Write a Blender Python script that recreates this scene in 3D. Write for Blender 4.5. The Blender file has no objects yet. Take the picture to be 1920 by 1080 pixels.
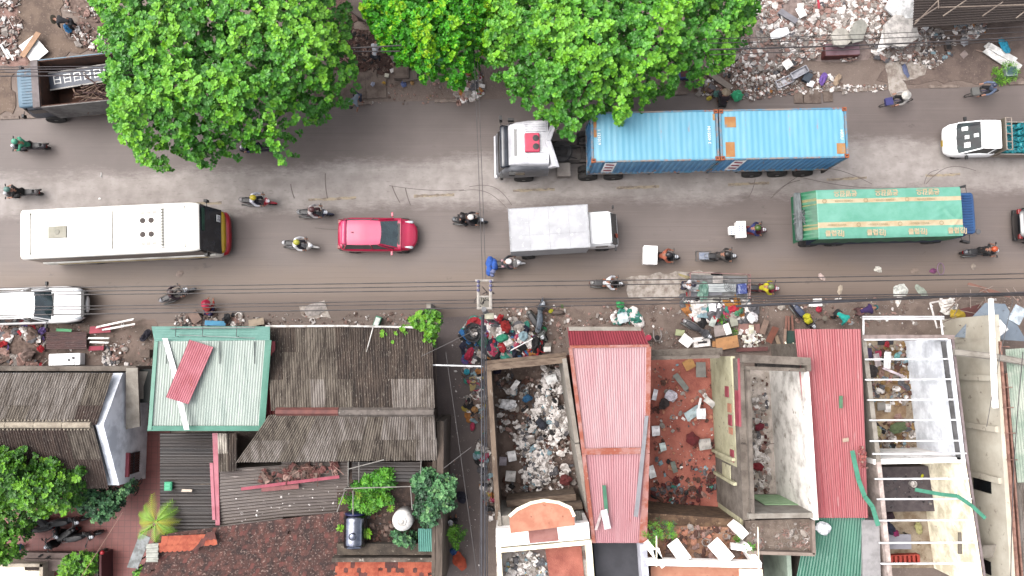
import bpy, math, random
from math import radians as R, sin, cos, pi, sqrt, atan2, hypot
from mathutils import Vector, Matrix, Euler, noise
sc = bpy.context.scene
# ---------------- camera, world, sun, exposure ----------------
F = 1517.0; TH = R(4.83); H = 41.0
cd = bpy.data.cameras.new('camera'); cam = bpy.data.objects.new('camera', cd); sc.collection.objects.link(cam)
cam.location = (0, 0, H); cam.rotation_euler = (TH, 0, 0)
cd.sensor_width = 36; cd.lens = 36 * F / 1920; cd.clip_start = .5; cd.clip_end = 500
sc.camera = cam
world = bpy.data.worlds.new('World'); sc.world = world; world.use_nodes = True
SUN_EL, SUN_AZ = R(60), R(-75)
wn = world.node_tree; bg = wn.nodes['Background']
sky = wn.nodes.new('ShaderNodeTexSky'); sky.sky_type = 'NISHITA'; sky.sun_disc = False
sky.sun_elevation = SUN_EL; sky.sun_rotation = SUN_AZ; sky.dust_density = 4; sky.air_density = .6; sky.ozone_density = .4
hs = wn.nodes.new('ShaderNodeHueSaturation'); hs.inputs['Saturation'].default_value = .3
wn.links.new(sky.outputs[0], hs.inputs['Color']); wn.links.new(hs.outputs[0], bg.inputs[0]); bg.inputs[1].default_value = .15
sd = bpy.data.lights.new('sun', 'SUN'); sun = bpy.data.objects.new('sun', sd); sc.collection.objects.link(sun)
sd.energy = .9; sd.angle = R(75); sd.color = (1, .93, .86)
sun.rotation_euler = (pi / 2 - SUN_EL, 0, -SUN_AZ + pi)
sc.view_settings.view_transform = 'Standard'; sc.view_settings.look = 'None'
sc.view_settings.gamma = 1; sc.view_settings.use_curve_mapping = False
sc.view_settings.exposure = 2.06
sc.cycles.max_bounces = 8; sc.cycles.diffuse_bounces = 5; sc.cycles.glossy_bounces = 2
EX = 3.75   # what an upward facing surface's albedo is multiplied by in the picture
# ---------------- measuring helpers ----------------
def P(px, py, z=0.0):
    """photo pixel -> place in the world at height z"""
    dx = (px - 960) / F; dy = -(py - 540) / F
    y = dy * cos(TH) + sin(TH); zz = dy * sin(TH) - cos(TH)
    t = (z - H) / zz
    return Vector((dx * t, y * t, z))
def lay(rear, front):
    a = P(*rear); b = P(*front); d = b - a
    return Vector(((a.x + b.x) / 2, (a.y + b.y) / 2, 0)), atan2(d.y, d.x), hypot(d.x, d.y)
# ---------------- materials ----------------
def lin(c):
    return tuple(((v / 255) / 12.92 if v / 255 <= .04045 else ((v / 255 + .055) / 1.055) ** 2.4) for v in c)
GAIN = [1]
def alb(c):
    l = lin(c); s = max(0, min(1, (min(l) - .5) / .45)); k = GAIN[0] * (1 + 1.4 * s) / EX   # whites are clipped in the photo: give them their real albedo
    return tuple(min(.82, max(.004, v * k)) for v in l) + (1,)
VERT = {'white_plaster': 1.5, 'dirty_white_plaster': 1.9, 'bluish_white_wall': 1.7, 'cream_wall': 2.2, 'pale_yellow_wall': 1.5, 'beige_render': 2.0, 'grimy_floor': 1.25, 'ash_floor': 1.5, 'pale_rubbish_floor': 1.3, 'container_side_blue': 1.5, 'container_side_pale': 1.5, 'bus_cream': 1.5, 'truck_grey': 1.3, 'straw_floor': 1.4, 'red_rubble_floor': 1.15, 'salmon_plaster': 1.15, 'mint_panel': 1.7, 'pale_green_wall': 1.5, 'dark_grey_floor': 1.4, 'lavender_grey_wall': 1.5, 'salmon_debris_floor': 1.2}
MC = {}
def M(name, c, c2=None, rough=.75, metal=0, sc_=2.0, det=6, lo=.42, hi=.6, bump=0, bsc=30, stretch=None, c3=None, sc3=12, lo3=.6, hi3=.68, spec=.4, coat=0):
    """procedural material: photo colour c, patches of c2, flecks of c3"""
    if name in MC: return MC[name]
    GAIN[0] = VERT.get(name, 1)
    m = bpy.data.materials.new(name); m.use_nodes = True; nt = m.node_tree; b = nt.nodes['Principled BSDF']
    MC[name] = m
    b.inputs['Roughness'].default_value = rough; b.inputs['Metallic'].default_value = metal
    b.inputs['Specular IOR Level'].default_value = spec
    if coat: b.inputs['Coat Weight'].default_value = coat
    tc = nt.nodes.new('ShaderNodeTexCoord'); vec = tc.outputs['Object']
    if stretch:
        mp = nt.nodes.new('ShaderNodeMapping'); mp.inputs['Scale'].default_value = stretch[:3]
        if len(stretch) > 3: mp.inputs['Rotation'].default_value = (0, 0, stretch[3])
        nt.links.new(vec, mp.inputs[0]); vec = mp.outputs[0]
    col = None
    def layer(prev, cc, s, l, h, d):
        n = nt.nodes.new('ShaderNodeTexNoise'); n.inputs['Scale'].default_value = s; n.inputs['Detail'].default_value = d; n.inputs['Roughness'].default_value = .65
        nt.links.new(vec, n.inputs['Vector'])
        mr = nt.nodes.new('ShaderNodeMapRange'); mr.inputs[1].default_value = l; mr.inputs[2].default_value = h
        nt.links.new(n.outputs['Fac'], mr.inputs[0])
        mx = nt.nodes.new('ShaderNodeMix'); mx.data_type = 'RGBA'
        nt.links.new(mr.outputs[0], mx.inputs[0])
        if hasattr(prev, 'links'): nt.links.new(prev, mx.inputs[6])
        else: mx.inputs[6].default_value = prev
        mx.inputs[7].default_value = alb(cc)
        return mx.outputs[2]
    if c2 is None: c2 = tuple(max(0, v * .9) for v in c)
    col = layer(alb(c), c2, sc_, lo, hi, det)
    if c3: col = layer(col, c3, sc3, lo3, hi3, 4)
    nt.links.new(col, b.inputs['Base Color'])
    if bump:
        n = nt.nodes.new('ShaderNodeTexNoise'); n.inputs['Scale'].default_value = bsc; n.inputs['Detail'].default_value = 4
        nt.links.new(tc.outputs['Object'], n.inputs['Vector'])
        bp = nt.nodes.new('ShaderNodeBump'); bp.inputs['Strength'].default_value = bump; bp.inputs['Distance'].default_value = .05
        nt.links.new(n.outputs['Fac'], bp.inputs['Height']); nt.links.new(bp.outputs[0], b.inputs['Normal'])
    return m
# ---------------- objects ----------------
ORG = {}
def tag(o, label=None, cat=None, group=None, kind=None):
    if label: o['label'] = label
    if cat: o['category'] = cat
    if group: o['group'] = group
    if kind: o['kind'] = kind
    return o
def T(name, label, cat, loc=(0, 0, 0), rz=0, group=None):
    o = bpy.data.objects.new(name, None); sc.collection.objects.link(o)
    o.empty_display_size = .2
    o.location = loc; o.rotation_euler = (0, 0, rz); ORG[o.name] = Vector(loc)
    return tag(o, label, cat, group)
class B:
    """collects faces, then links them as ONE mesh object"""
    def __init__(s): s.v = []; s.f = []; s.m = []; s.cur = 0; s.X = None
    def mat(s, i): s.cur = i; return s
    def pt(s, p):
        p = Vector(p)
        if s.X is not None: p = s.X @ p
        s.v.append(p); return len(s.v) - 1
    def face(s, idx): s.f.append(tuple(idx)); s.m.append(s.cur)
    def poly(s, pts): s.face([s.pt(p) for p in pts]); return s
    def hexa(s, a, b):
        """a: 4 bottom pts ccw, b: 4 top pts ccw"""
        i = [s.pt(p) for p in list(a) + list(b)]
        for q in ((3, 2, 1, 0), (4, 5, 6, 7), (0, 1, 5, 4), (1, 2, 6, 5), (2, 3, 7, 6), (3, 0, 4, 7)): s.face([i[k] for k in q])
        return s
    def bx(s, x0, x1, y0, y1, z0, z1, tx=0, ty=0):
        return s.hexa([(x0, y0, z0), (x1, y0, z0), (x1, y1, z0), (x0, y1, z0)],
                      [(x0 + tx, y0 + ty, z1), (x1 - tx, y0 + ty, z1), (x1 - tx, y1 - ty, z1), (x0 + tx, y1 - ty, z1)])
    def cbox(s, c, size, rot=(0, 0, 0)):
        m = Matrix.Translation(Vector(c)) @ Euler(rot).to_matrix().to_4x4(); a, b, d = size[0] / 2, size[1] / 2, size[2] / 2
        q = lambda z: [m @ Vector(p) for p in ((-a, -b, z), (a, -b, z), (a, b, z), (-a, b, z))]
        return s.hexa(q(-d), q(d))
    def ring(s, c, r, n, ax=None, ay=None):
        ax = ax or Vector((1, 0, 0)); ay = ay or Vector((0, 1, 0)); c = Vector(c)
        return [s.pt(c + ax * r * cos(2 * pi * k / n) + ay * r * sin(2 * pi * k / n)) for k in range(n)]
    def bridge(s, a, b):
        n = len(a)
        for k in range(n): s.face((a[k], a[(k + 1) % n], b[(k + 1) % n], b[k]))
    def tube(s, pts, r, n=6, r1=None, cap=True):
        pts = [Vector(p) for p in pts]; rs = []
        for i, p in enumerate(pts):
            d = (pts[min(i + 1, len(pts) - 1)] - pts[max(i - 1, 0)]).normalized()
            u = d.orthogonal().normalized() if i == 0 else (pu - d * pu.dot(d)).normalized()
            pu = u; w = d.cross(u)
            rr = r if r1 is None else r + (r1 - r) * i / (len(pts) - 1)
            rs.append(s.ring(p, rr, n, u, w))
        for a, b in zip(rs, rs[1:]): s.bridge(a, b)
        if cap: s.face(rs[0][::-1]); s.face(rs[-1])
        return s
    def lathe(s, c, prof, n=12, axis='z'):
        c = Vector(c); ax, ay, az = {'z': ((1, 0, 0), (0, 1, 0), (0, 0, 1)), 'y': ((1, 0, 0), (0, 0, -1), (0, 1, 0)), 'x': ((0, 1, 0), (0, 0, 1), (1, 0, 0))}[axis]
        ax, ay, az = Vector(ax), Vector(ay), Vector(az); rs = []
        for r, z in prof: rs.append(s.ring(c + az * z, max(r, .0005), n, ax, ay))
        for a, b in zip(rs, rs[1:]): s.bridge(a, b)
        s.face(rs[0][::-1]); s.face(rs[-1]); return s
    def ball(s, c, r, n=8, m=5, sz=(1, 1, 1), z0=-1):
        c = Vector(c); rs = []
        for j in range(m + 1):
            t = max(-1, z0) + (1 - max(-1, z0)) * j / m
            t = -cos(pi * j / m) if z0 == -1 else t
            rr = sqrt(max(0, 1 - t * t))
            rs.append([s.pt(c + Vector((r * sz[0] * max(rr, .01) * cos(2 * pi * k / n), r * sz[1] * max(rr, .01) * sin(2 * pi * k / n), r * sz[2] * t))) for k in range(n)])
        for a, b in zip(rs, rs[1:]): s.bridge(a, b)
        s.face(rs[0][::-1]); s.face(rs[-1]); return s
    def loft(s, st, n=16, e=3.0, yc=0):
        """superellipse sections along x; st rows (x, halfwidth, z0, z1)"""
        rs = []
        for row in st:
            x, hw, z0, z1 = row[:4]; ee = row[4] if len(row) > 4 else e
            cz, hz = (z0 + z1) / 2, (z1 - z0) / 2; r = []
            for k in range(n):
                a = 2 * pi * k / n; ca, sa = cos(a), sin(a)
                r.append(s.pt((x, yc + hw * (abs(ca) ** (2 / ee)) * (1 if ca >= 0 else -1), cz + hz * (abs(sa) ** (2 / ee)) * (1 if sa >= 0 else -1))))
            rs.append(r)
        for a, b in zip(rs, rs[1:]): s.bridge(a, b)
        s.face(rs[0][::-1]); s.face(rs[-1]); return s
    def prism(s, pts, z0, z1):
        lo = [s.pt((p[0], p[1], z0)) for p in pts]; hi = [s.pt((p[0], p[1], z1)) for p in pts]
        a = sum(pts[i][0] * pts[(i + 1) % len(pts)][1] - pts[(i + 1) % len(pts)][0] * pts[i][1] for i in range(len(pts)))
        if a < 0: lo.reverse(); hi.reverse()
        s.bridge(lo, hi); s.face(hi); s.face(lo[::-1]); return s
    def slab(s, tl, tr, br, bl, t=.06):
        """tilted sheet from four world corners with thickness t downwards"""
        q = [Vector(p) for p in (bl, br, tr, tl)]; n = (q[1] - q[0]).cross(q[3] - q[0]).normalized()
        if n.z < 0: q.reverse(); n = -n
        return s.hexa([p - n * t for p in q], q)
    def corr(s, A, Bp, C, D, pitch=.15, amp=.03, nv=1, per=6, sag=0, jit=0):
        """corrugated sheet; A->Bp runs across the ribs, A->D along them"""
        A, Bp, C, D = map(Vector, (A, Bp, C, D)); L = (Bp - A).length; nu = max(2, int(L / pitch * per))
        n = (Bp - A).cross(D - A).normalized()
        if n.z < 0: n = -n
        top = []; bot = []
        for j in range(nv + 1):
            v = j / nv; a = A.lerp(D, v); b = Bp.lerp(C, v); ro = []; rb = []
            for i in range(nu + 1):
                u = i / nu; h = amp * sin(2 * pi * u * L / pitch) - sag * sin(pi * v)
                p = a.lerp(b, u) + n * (h + (jit * noise.noise(Vector((i * .13, j * .9, jit * 100))) if jit else 0))
                ro.append(s.pt(p)); rb.append(s.pt(p - n * .02))
            top.append(ro); bot.append(rb)
        for j in range(nv):
            for i in range(nu):
                s.face((top[j][i], top[j][i + 1], top[j + 1][i + 1], top[j + 1][i]))
                s.face((bot[j][i], bot[j + 1][i], bot[j + 1][i + 1], bot[j][i + 1]))
        for i in range(nu):
            s.face((top[0][i], bot[0][i], bot[0][i + 1], top[0][i + 1])); s.face((top[-1][i], top[-1][i + 1], bot[-1][i + 1], bot[-1][i]))
        for j in range(nv):
            s.face((top[j][0], top[j + 1][0], bot[j + 1][0], bot[j][0])); s.face((top[j][-1], bot[j][-1], bot[j + 1][-1], top[j + 1][-1]))
        return s
    def chunk(s, c, a, b, h, rng, tilt=.5):
        m = Matrix.Translation(Vector(c)) @ Euler((rng.uniform(-tilt, tilt), rng.uniform(-tilt, tilt), rng.uniform(0, 6.3))).to_matrix().to_4x4()
        j = lambda v: v * rng.uniform(.6, 1.05)
        q = lambda z, k: [m @ Vector((j(x) * k, j(y) * k, z)) for x, y in ((-a / 2, -b / 2), (a / 2, -b / 2), (a / 2, b / 2), (-a / 2, b / 2))]
        return s.hexa(q(-h / 2, 1), q(h / 2, rng.uniform(.6, 1)))
    def crumple(s, c, a, b, h, rng, n=4):
        """a crumpled cloth, bag or plastic sheet"""
        rz = rng.uniform(0, 6.3); m = Matrix.Translation(Vector(c)) @ Matrix.Rotation(rz, 4, 'Z'); g = []
        sd_ = Vector((rng.random() * 99, rng.random() * 99, 0))
        for j in range(n + 1):
            row = []
            for i in range(n + 1):
                u, v = i / n * 2 - 1, j / n * 2 - 1; e = 1 - .28 * (u * u * v * v)
                p = Vector((u * a / 2 * e * (1 + .35 * noise.noise(sd_ + Vector((u, v, 3)) * 1.6)), v * b / 2 * e * (1 + .35 * noise.noise(sd_ + Vector((v, u, 7)) * 1.6)),
                            h * (.55 + noise.noise(sd_ + Vector((u * 2.3, v * 2.3, 0)))) * (1.15 - max(u * u, v * v)) ))
                row.append(s.pt(m @ p))
            g.append(row)
        for j in range(n):
            for i in range(n): s.face((g[j][i], g[j][i + 1], g[j + 1][i + 1], g[j + 1][i]))
        return s
    def build(s, name, mats, parent=None, smooth=False, bevel=0, world=False, label=None, cat=None, group=None, kind=None, seg=2, auto=None):
        mats = mats if isinstance(mats, (list, tuple)) else [mats]
        me = bpy.data.meshes.new(name); org = Vector((0, 0, 0))
        if world and parent is not None: org = ORG.get(parent.name, Vector((0, 0, 0)))
        elif world:
            xs = [p.x for p in s.v]; ys = [p.y for p in s.v]; zs = [p.z for p in s.v]
            org = Vector(((min(xs) + max(xs)) / 2, (min(ys) + max(ys)) / 2, min(zs)))
        me.from_pydata([tuple(p - org) for p in s.v], [], s.f)
        for m in mats: me.materials.append(m)
        me.polygons.foreach_set('material_index', [min(k, len(mats) - 1) for k in s.m])
        if smooth: me.polygons.foreach_set('use_smooth', [True] * len(s.f))
        me.update()
        o = bpy.data.objects.new(name, me); sc.collection.objects.link(o)
        if parent is not None: o.parent = parent
        elif world: o.location = org
        ORG[o.name] = org
        if bevel:
            bm = o.modifiers.new('bevel', 'BEVEL'); bm.width = bevel; bm.segments = seg; bm.limit_method = 'ANGLE'; bm.angle_limit = R(35)
        if smooth and auto: 
            me.set_sharp_from_angle(angle=R(auto))
        tag(o, label, cat, group, kind); return o
def text(s, mat, parent, loc, size, rot=(0, 0, 0), name='lettering', ext=.002, label=None, align='CENTER', bold=0):
    cu = bpy.data.curves.new(name, 'FONT'); cu.body = s; cu.size = size; cu.align_x = align; cu.align_y = 'CENTER'; cu.extrude = ext; cu.offset = bold
    cu.resolution_u = 2
    o = bpy.data.objects.new(name, cu); sc.collection.objects.link(o); o.location = loc; o.rotation_euler = rot; o.parent = parent
    cu.materials.append(mat); return o
def inpoly(x, y, pg):
    r = False; j = len(pg) - 1
    for i in range(len(pg)):
        if (pg[i][1] > y) != (pg[j][1] > y) and x < (pg[j][0] - pg[i][0]) * (y - pg[i][1]) / (pg[j][1] - pg[i][1]) + pg[i][0]: r = not r
        j = i
    return r
def copy_tree(o, parent=None):
    c = o.copy(); sc.collection.objects.link(c); c.parent = parent
    ORG[c.name] = ORG.get(o.name, Vector((0, 0, 0)))
    for ch in [k for k in ALLOBJ() if k.parent == o]: copy_tree(ch, c)
    return c
def ALLOBJ(): return list(sc.collection.objects)
# ================= ground, road, alley, courtyard =================
DIRT = M('wet_dirt', (138, 118, 108), (164, 146, 134), rough=.8, sc_=.6, lo=.35, hi=.7, bump=.5, bsc=12, c3=(190, 172, 160), sc3=9, lo3=.6, hi3=.72)
g = B(); g.poly([(-140, -120, 0), (140, -120, 0), (140, 160, 0), (-140, 160, 0)]); g.build('ground', DIRT, kind='structure')
def road_material():
    GAIN[0] = 1
    m = bpy.data.materials.new('asphalt'); m.use_nodes = True; nt = m.node_tree; L = nt.links.new; b = nt.nodes['Principled BSDF']
    N = nt.nodes.new; tc = N('ShaderNodeTexCoord'); sep = N('ShaderNodeSeparateXYZ'); L(tc.outputs['Object'], sep.inputs[0])
    def nz(scale, det=5, st=None, rough=.6):
        n = N('ShaderNodeTexNoise'); n.inputs['Scale'].default_value = scale; n.inputs['Detail'].default_value = det; n.inputs['Roughness'].default_value = rough
        if st:
            mp = N('ShaderNodeMapping'); mp.inputs['Scale'].default_value = st; mp.inputs['Rotation'].default_value = (0, 0, R(-2)); L(tc.outputs['Object'], mp.inputs[0]); L(mp.outputs[0], n.inputs['Vector'])
        else: L(tc.outputs['Object'], n.inputs['Vector'])
        return n.outputs['Fac']
    def math(op, a, c, d=None):
        k = N('ShaderNodeMath'); k.operation = op
        for i, v in enumerate((a, c, d)):
            if v is None: continue
            if hasattr(v, 'links'): L(v, k.inputs[i])
            else: k.inputs[i].default_value = v
        return k.outputs[0]
    def rng(v, a, c):
        k = N('ShaderNodeMapRange'); k.interpolation_type = 'SMOOTHSTEP'; k.inputs[1].default_value = a; k.inputs[2].default_value = c; L(v, k.inputs[0]); return k.outputs[0]
    def mix(f, a, c):
        k = N('ShaderNodeMix'); k.data_type = 'RGBA'; L(f, k.inputs[0])
        for i, v in ((6, a), (7, c)):
            if hasattr(v, 'links'): L(v, k.inputs[i])
            else: k.inputs[i].default_value = alb(v)
        return k.outputs[2]
    x, y = sep.outputs[0], sep.outputs[1]
    # distance from the centre line of the dried mud band
    t = math('ADD', y, math('MULTIPLY', x, -.035)); t = math('SUBTRACT', t, BAND)
    wob = math('MULTIPLY', math('SUBTRACT', nz(.22, 3), .5), 1.4)
    fine = math('MULTIPLY', math('SUBTRACT', nz(3.2, 6, (.5, 1.5, 1), .8), .5), 1.5)
    half = math('ADD', 1.05, math('MULTIPLY', rng(x, -12, 6), .25))
    d = math('SUBTRACT', math('ABSOLUTE', math('ADD', t, wob), 0), half)
    band = math('MULTIPLY', rng(math('ADD', d, fine), .45, -.45), math('ADD', .72, math('MULTIPLY', rng(nz(.5, 6, (.35, 1.6, 1)), .35, .6), .28)))
    base = mix(rng(nz(.35, 4), .3, .7), (130, 117, 112), (144, 130, 125))
    south_half = rng(t, -1, -3)
    base = mix(math('MULTIPLY', south_half, .55), base, (156, 142, 136))
    base = mix(math('MULTIPLY', rng(nz(1.2, 6, (.18, 5, 1)), .5, .75), math('ADD', .1, math('MULTIPLY', south_half, .45))), base, (168, 152, 143))
    # tan wash towards the south verge
    sy = math('SUBTRACT', math('ADD', y, math('MULTIPLY', x, -.01)), VERGE)
    wash = rng(math('ADD', sy, math('MULTIPLY', math('SUBTRACT', nz(.5, 6, (.5, 1.2, 1)), .5), 2.6)), 1.5, -.2)
    base = mix(math('MULTIPLY', wash, .75), base, (158, 138, 122))
    base = mix(rng(sy, -.4, -1.4), base, (128, 108, 96))
    nsp = nz(40, 3); base = mix(math('MULTIPLY', rng(nsp, .62, .75), .5), base, (170, 158, 150))
    base = mix(math('MULTIPLY', rng(nz(28, 2), .62, .8), .4), base, (84, 74, 72))
    lines = nz(3, 5, (.04, 8, 1)); base = mix(math('MULTIPLY', rng(lines, .55, .75), .45), base, (170, 156, 149)); base = mix(math('MULTIPLY', rng(lines, .45, .28), .5), base, (108, 95, 91))
    base = mix(math('MULTIPLY', rng(nz(.9, 7, (.6, 1, 1), .75), .62, .7), .55), base, (100, 88, 84))
    bandc = mix(rng(nz(1.5, 6), .3, .7), (192, 182, 176), (208, 199, 194))
    bandc = mix(math('MULTIPLY', rng(nz(6, 6, (.45, 1.6, 1)), .58, .7), .5), bandc, (156, 143, 137))
    L(mix(math('MULTIPLY', band, .95), base, bandc), b.inputs['Base Color'])
    ro = N('ShaderNodeMapRange'); ro.inputs[3].default_value = .62; ro.inputs[4].default_value = .85; L(band, ro.inputs[0]); L(ro.outputs[0], b.inputs['Roughness'])
    b.inputs['Specular IOR Level'].default_value = .35
    bp = N('ShaderNodeBump'); bp.inputs['Strength'].default_value = .35; bp.inputs['Distance'].default_value = .02; L(nz(45, 3), bp.inputs['Height']); L(bp.outputs[0], b.inputs['Normal'])
    return m
BAND = P(960, 338).y; VERGE = P(960, 520).y
ASPH = road_material()
north = [(-500, 226), (0, 222), (200, 212), (410, 203), (640, 193), (900, 187), (1240, 176), (1560, 171), (1920, 160), (2500, 142)]
south = [(2500, 548), (1920, 560), (1500, 566), (1200, 570), (1000, 575), (820, 600), (500, 604), (280, 606), (0, 606), (-500, 606)]
g = B(); g.prism([P(a, b).xy for a, b in north + south], -.2, .02); g.build('road', ASPH, kind='structure')
AL = M('alley_concrete', (126, 110, 106), (102, 88, 86), rough=.7, sc_=.9, lo=.35, hi=.7, c3=(140, 126, 120), sc3=14)
g = B(); g.prism([P(a, b).xy for a, b in [(818, 596), (900, 592), (912, 1180), (826, 1180)]], -.2, .024); g.build('alley', AL, kind='structure')
# kerb line on the north side, broken
KB = M('kerb_concrete', (178, 160, 148), (130, 112, 102), rough=.9, sc_=3, lo=.4, hi=.6, bump=.4)
rng = random.Random(5)
segs = [(0, 222, 78, 219), (88, 218, 118, 216), (150, 216, 205, 212), (395, 206, 460, 201), (520, 199, 640, 194), (640, 195, 700, 193), (815, 190, 860, 189), (1090, 184, 1100, 183), (1115, 207 - 25, 1240, 177), (1248, 176, 1290, 175), (1560, 170, 1580, 169), (1590, 171, 1665, 166), (1740, 163, 1800, 162), (1890, 157, 1960, 155)]
g = B()
for x0, y0, x1, y1 in segs:
    a, b = P(x0, y0), P(x1, y1); n = max(1, int((b - a).length / .9))
    for k in range(n):
        p, q = a.lerp(b, k / n), a.lerp(b, (k + .96) / n); d = (q - p).normalized(); w = Vector((-d.y, d.x, 0)) * .085
        z = .08 + rng.uniform(-.03, .02); q2 = [p - w, q - w, q + w, p + w]
        g.hexa([(v.x, v.y, -.05) for v in q2], [(v.x, v.y, z) for v in q2])
g.build('kerb', KB, kind='structure', bevel=.02)
# painted dashes, worn
PT = M('worn_road_paint', (206, 188, 160), (150, 134, 122), rough=.8, sc_=2.2, lo=.45, hi=.6, stretch=(1, 2.5, 1))
g = B()
for x0, y0, x1, y1 in [(334, 384, 416, 380), (578, 375, 668, 371), (776, 368, 852, 365), (962, 358, 1040, 355), (1156, 353, 1236, 350), (1365, 347, 1442, 343), (1550, 337, 1625, 333), (1735, 330, 1800, 327)]:
    a, b = P(x0, y0), P(x1, y1); w = .065; pts = []
    n = 14; up = []; dn = []
    for k in range(n + 1):
        p = a.lerp(b, k / n); j = rng.uniform(-.025, .025); up.append((p.x, p.y + w + j)); dn.append((p.x, p.y - w + rng.uniform(-.025, .025)))
    g.poly([(p[0], p[1], .0245) for p in dn + up[::-1]])
g.build('road_marking', PT, kind='structure')
# thin tar cracks and tyre arcs
CR = M('tyre_mark', (134, 121, 116), rough=.8)
g = B()
def strip(b, pts, w, z):
    v = [P(p[0], p[1], z) for p in pts]
    for a, c in zip(v, v[1:]):
        d = (c - a).normalized(); n = Vector((-d.y, d.x, 0)) * w / 2
        b.poly([a - n, c - n, c + n, a + n])
def arc(x0, y0, x1, y1, bow, n=14):
    r = []
    for k in range(n + 1):
        t = k / n; r.append((x0 + (x1 - x0) * t - (y1 - y0) * bow * sin(pi * t), y0 + (y1 - y0) * t + (x1 - x0) * bow * sin(pi * t)))
    return r
for a in [(1445, 372, 1635, 345, -.22), (1450, 366, 1500, 338, -.1), (1500, 332, 1700, 352, .04), (1736, 345, 1830, 320, -.2), (1733, 345, 1760, 318, -.2), (880, 350, 960, 385, -.2), (730, 348, 870, 356, .03), (1404, 370, 1416, 335, .05), (860, 358, 950, 390, -.16)]:
    strip(g, arc(*a), .028, .026)
for x0, y0, x1, y1 in [(610, 325, 614, 372), (545, 345, 552, 372), (735, 348, 750, 380), (760, 352, 770, 385), (590, 427, 640, 430)]:
    strip(g, arc(x0, y0, x1, y1, .03), .05, .026)
g.build('tyre_mark', CR, kind='structure')
# red tiled courtyard with grout lines
def tile_mat(name, c, c2, grout, size, rot=0):
    m = M(name, c, c2, rough=.6, sc_=1.2, lo=.35, hi=.65); nt = m.node_tree; b = nt.nodes['Principled BSDF']
    old = b.inputs['Base Color'].links[0].from_socket
    br = nt.nodes.new('ShaderNodeTexBrick'); br.offset = 0; br.inputs['Scale'].default_value = 1; br.inputs['Mortar Size'].default_value = .012
    br.inputs['Brick Width'].default_value = size; br.inputs['Row Height'].default_value = size; br.inputs['Mortar'].default_value = alb(grout)
    tc = nt.nodes.new('ShaderNodeTexCoord'); nt.links.new(tc.outputs['Object'], br.inputs['Vector'])
    nt.links.new(old, br.inputs['Color1']); nt.links.new(old, br.inputs['Color2']); nt.links.new(br.outputs['Color'], b.inputs['Base Color']); return m
TILE = tile_mat('red_floor_tile', (176, 98, 90), (154, 80, 74), (128, 72, 64), .3)
g = B(); g.prism([P(a, b).xy for a, b in [(-60, 880), (265, 760), (320, 780), (320, 960), (240, 1130), (-60, 1130)]], -.2, .06); g.build('courtyard', TILE, kind='structure')
# flat concrete cover slabs along the north verge
CS = M('drain_slab', (150, 132, 120), (112, 94, 84), rough=.9, sc_=2.5, bump=.4)
def slabs(lst, z=.06):
    g = B()
    for cx, cy, w, h, a in lst:
        c = P(cx, cy, z); g.cbox((c.x, c.y, z - .03), (w, h, .1), (0, 0, R(a)))
    return g
g = slabs([(622, 173, .7, 1.3, 2), (652, 165, .62, 1.5, 1), (675, 160, .62, 1.4, 1), (697, 158, .6, 1.5, 3), (716, 164, .5, 1.1, 1), (600, 182, .6, .9, 5), (1498, 178, .5, .9, 0), (1513, 176, .48, 1.0, 2), (1530, 176, .5, 1.0, 1), (1552, 175, .5, .9, 2)])
g.build('drain_cover', CS, kind='structure', bevel=.015)
# dark soil and pale dust patches
def patch(name, pts, m, z, seed=1, rough=.25):
    r = random.Random(seed); pg = []
    for i in range(len(pts)):
        a, b = pts[i], pts[(i + 1) % len(pts)]; n = max(2, int(hypot(b[0] - a[0], b[1] - a[1]) / 9))
        for k in range(n):
            t = k / n; p = P(a[0] + (b[0] - a[0]) * t, a[1] + (b[1] - a[1]) * t); q = Vector((p.x, p.y, seed * 9)); pg.append((p.x + rough * 1.3 * noise.noise(q * 1.7), p.y + rough * 1.3 * (noise.noise(q * 1.7 + Vector((50, 0, 0))) + .4 * noise.noise(q * 5))))
    g = B(); g.prism(pg, -.1, z); return g.build(name, m, kind='structure')
SOIL = M('dark_leafy_soil', (84, 58, 50), (116, 86, 74), rough=.9, sc_=5, lo=.4, hi=.65, bump=.6, bsc=20, c3=(150, 118, 100), sc3=18)
DUST = M('spilled_plaster', (214, 204, 194), (170, 154, 142), rough=.95, sc_=3, lo=.42, hi=.62, bump=.4)
BARE = M('packed_earth', (150, 128, 112), (120, 100, 88), rough=.95, sc_=1.2, bump=.4, c3=(185, 165, 150), sc3=11)
patch('soil', [(620, 40), (700, 60), (790, 90), (800, 130), (740, 140), (630, 135)], SOIL, .03, 1)
patch('soil', [(560, 0), (690, 0), (660, 60), (600, 80)], SOIL, .034, 2)
patch('earth', [(30, -20), (110, -20), (120, 60), (170, 95), (40, 120), (30, 60)], BARE, .03, 3)
patch('earth', [(-20, 130), (22, 130), (30, 215), (-20, 218)], BARE, .034, 4)
patch('earth', [(1720, 60), (1960, 40), (1960, 150), (1720, 158), (1640, 150)], M('verge_earth', (146, 126, 116), (122, 104, 96), rough=.95, sc_=1.2, bump=.4, c3=(175, 155, 145), sc3=11), .03, 5)
patch('plaster', [(1660, 110), (1740, 105), (1735, 140), (1690, 150), (1706, 176), (1672, 178), (1662, 150)], DUST, .045, 6, .12)
patch('plaster', [(1172, 520), (1290, 508), (1340, 512), (1345, 552), (1280, 560), (1180, 560)], DUST, .04, 7, .15)
patch('mud', [(560, 573), (610, 570), (620, 590), (570, 600)], DUST, .036, 8, .2)
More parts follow.
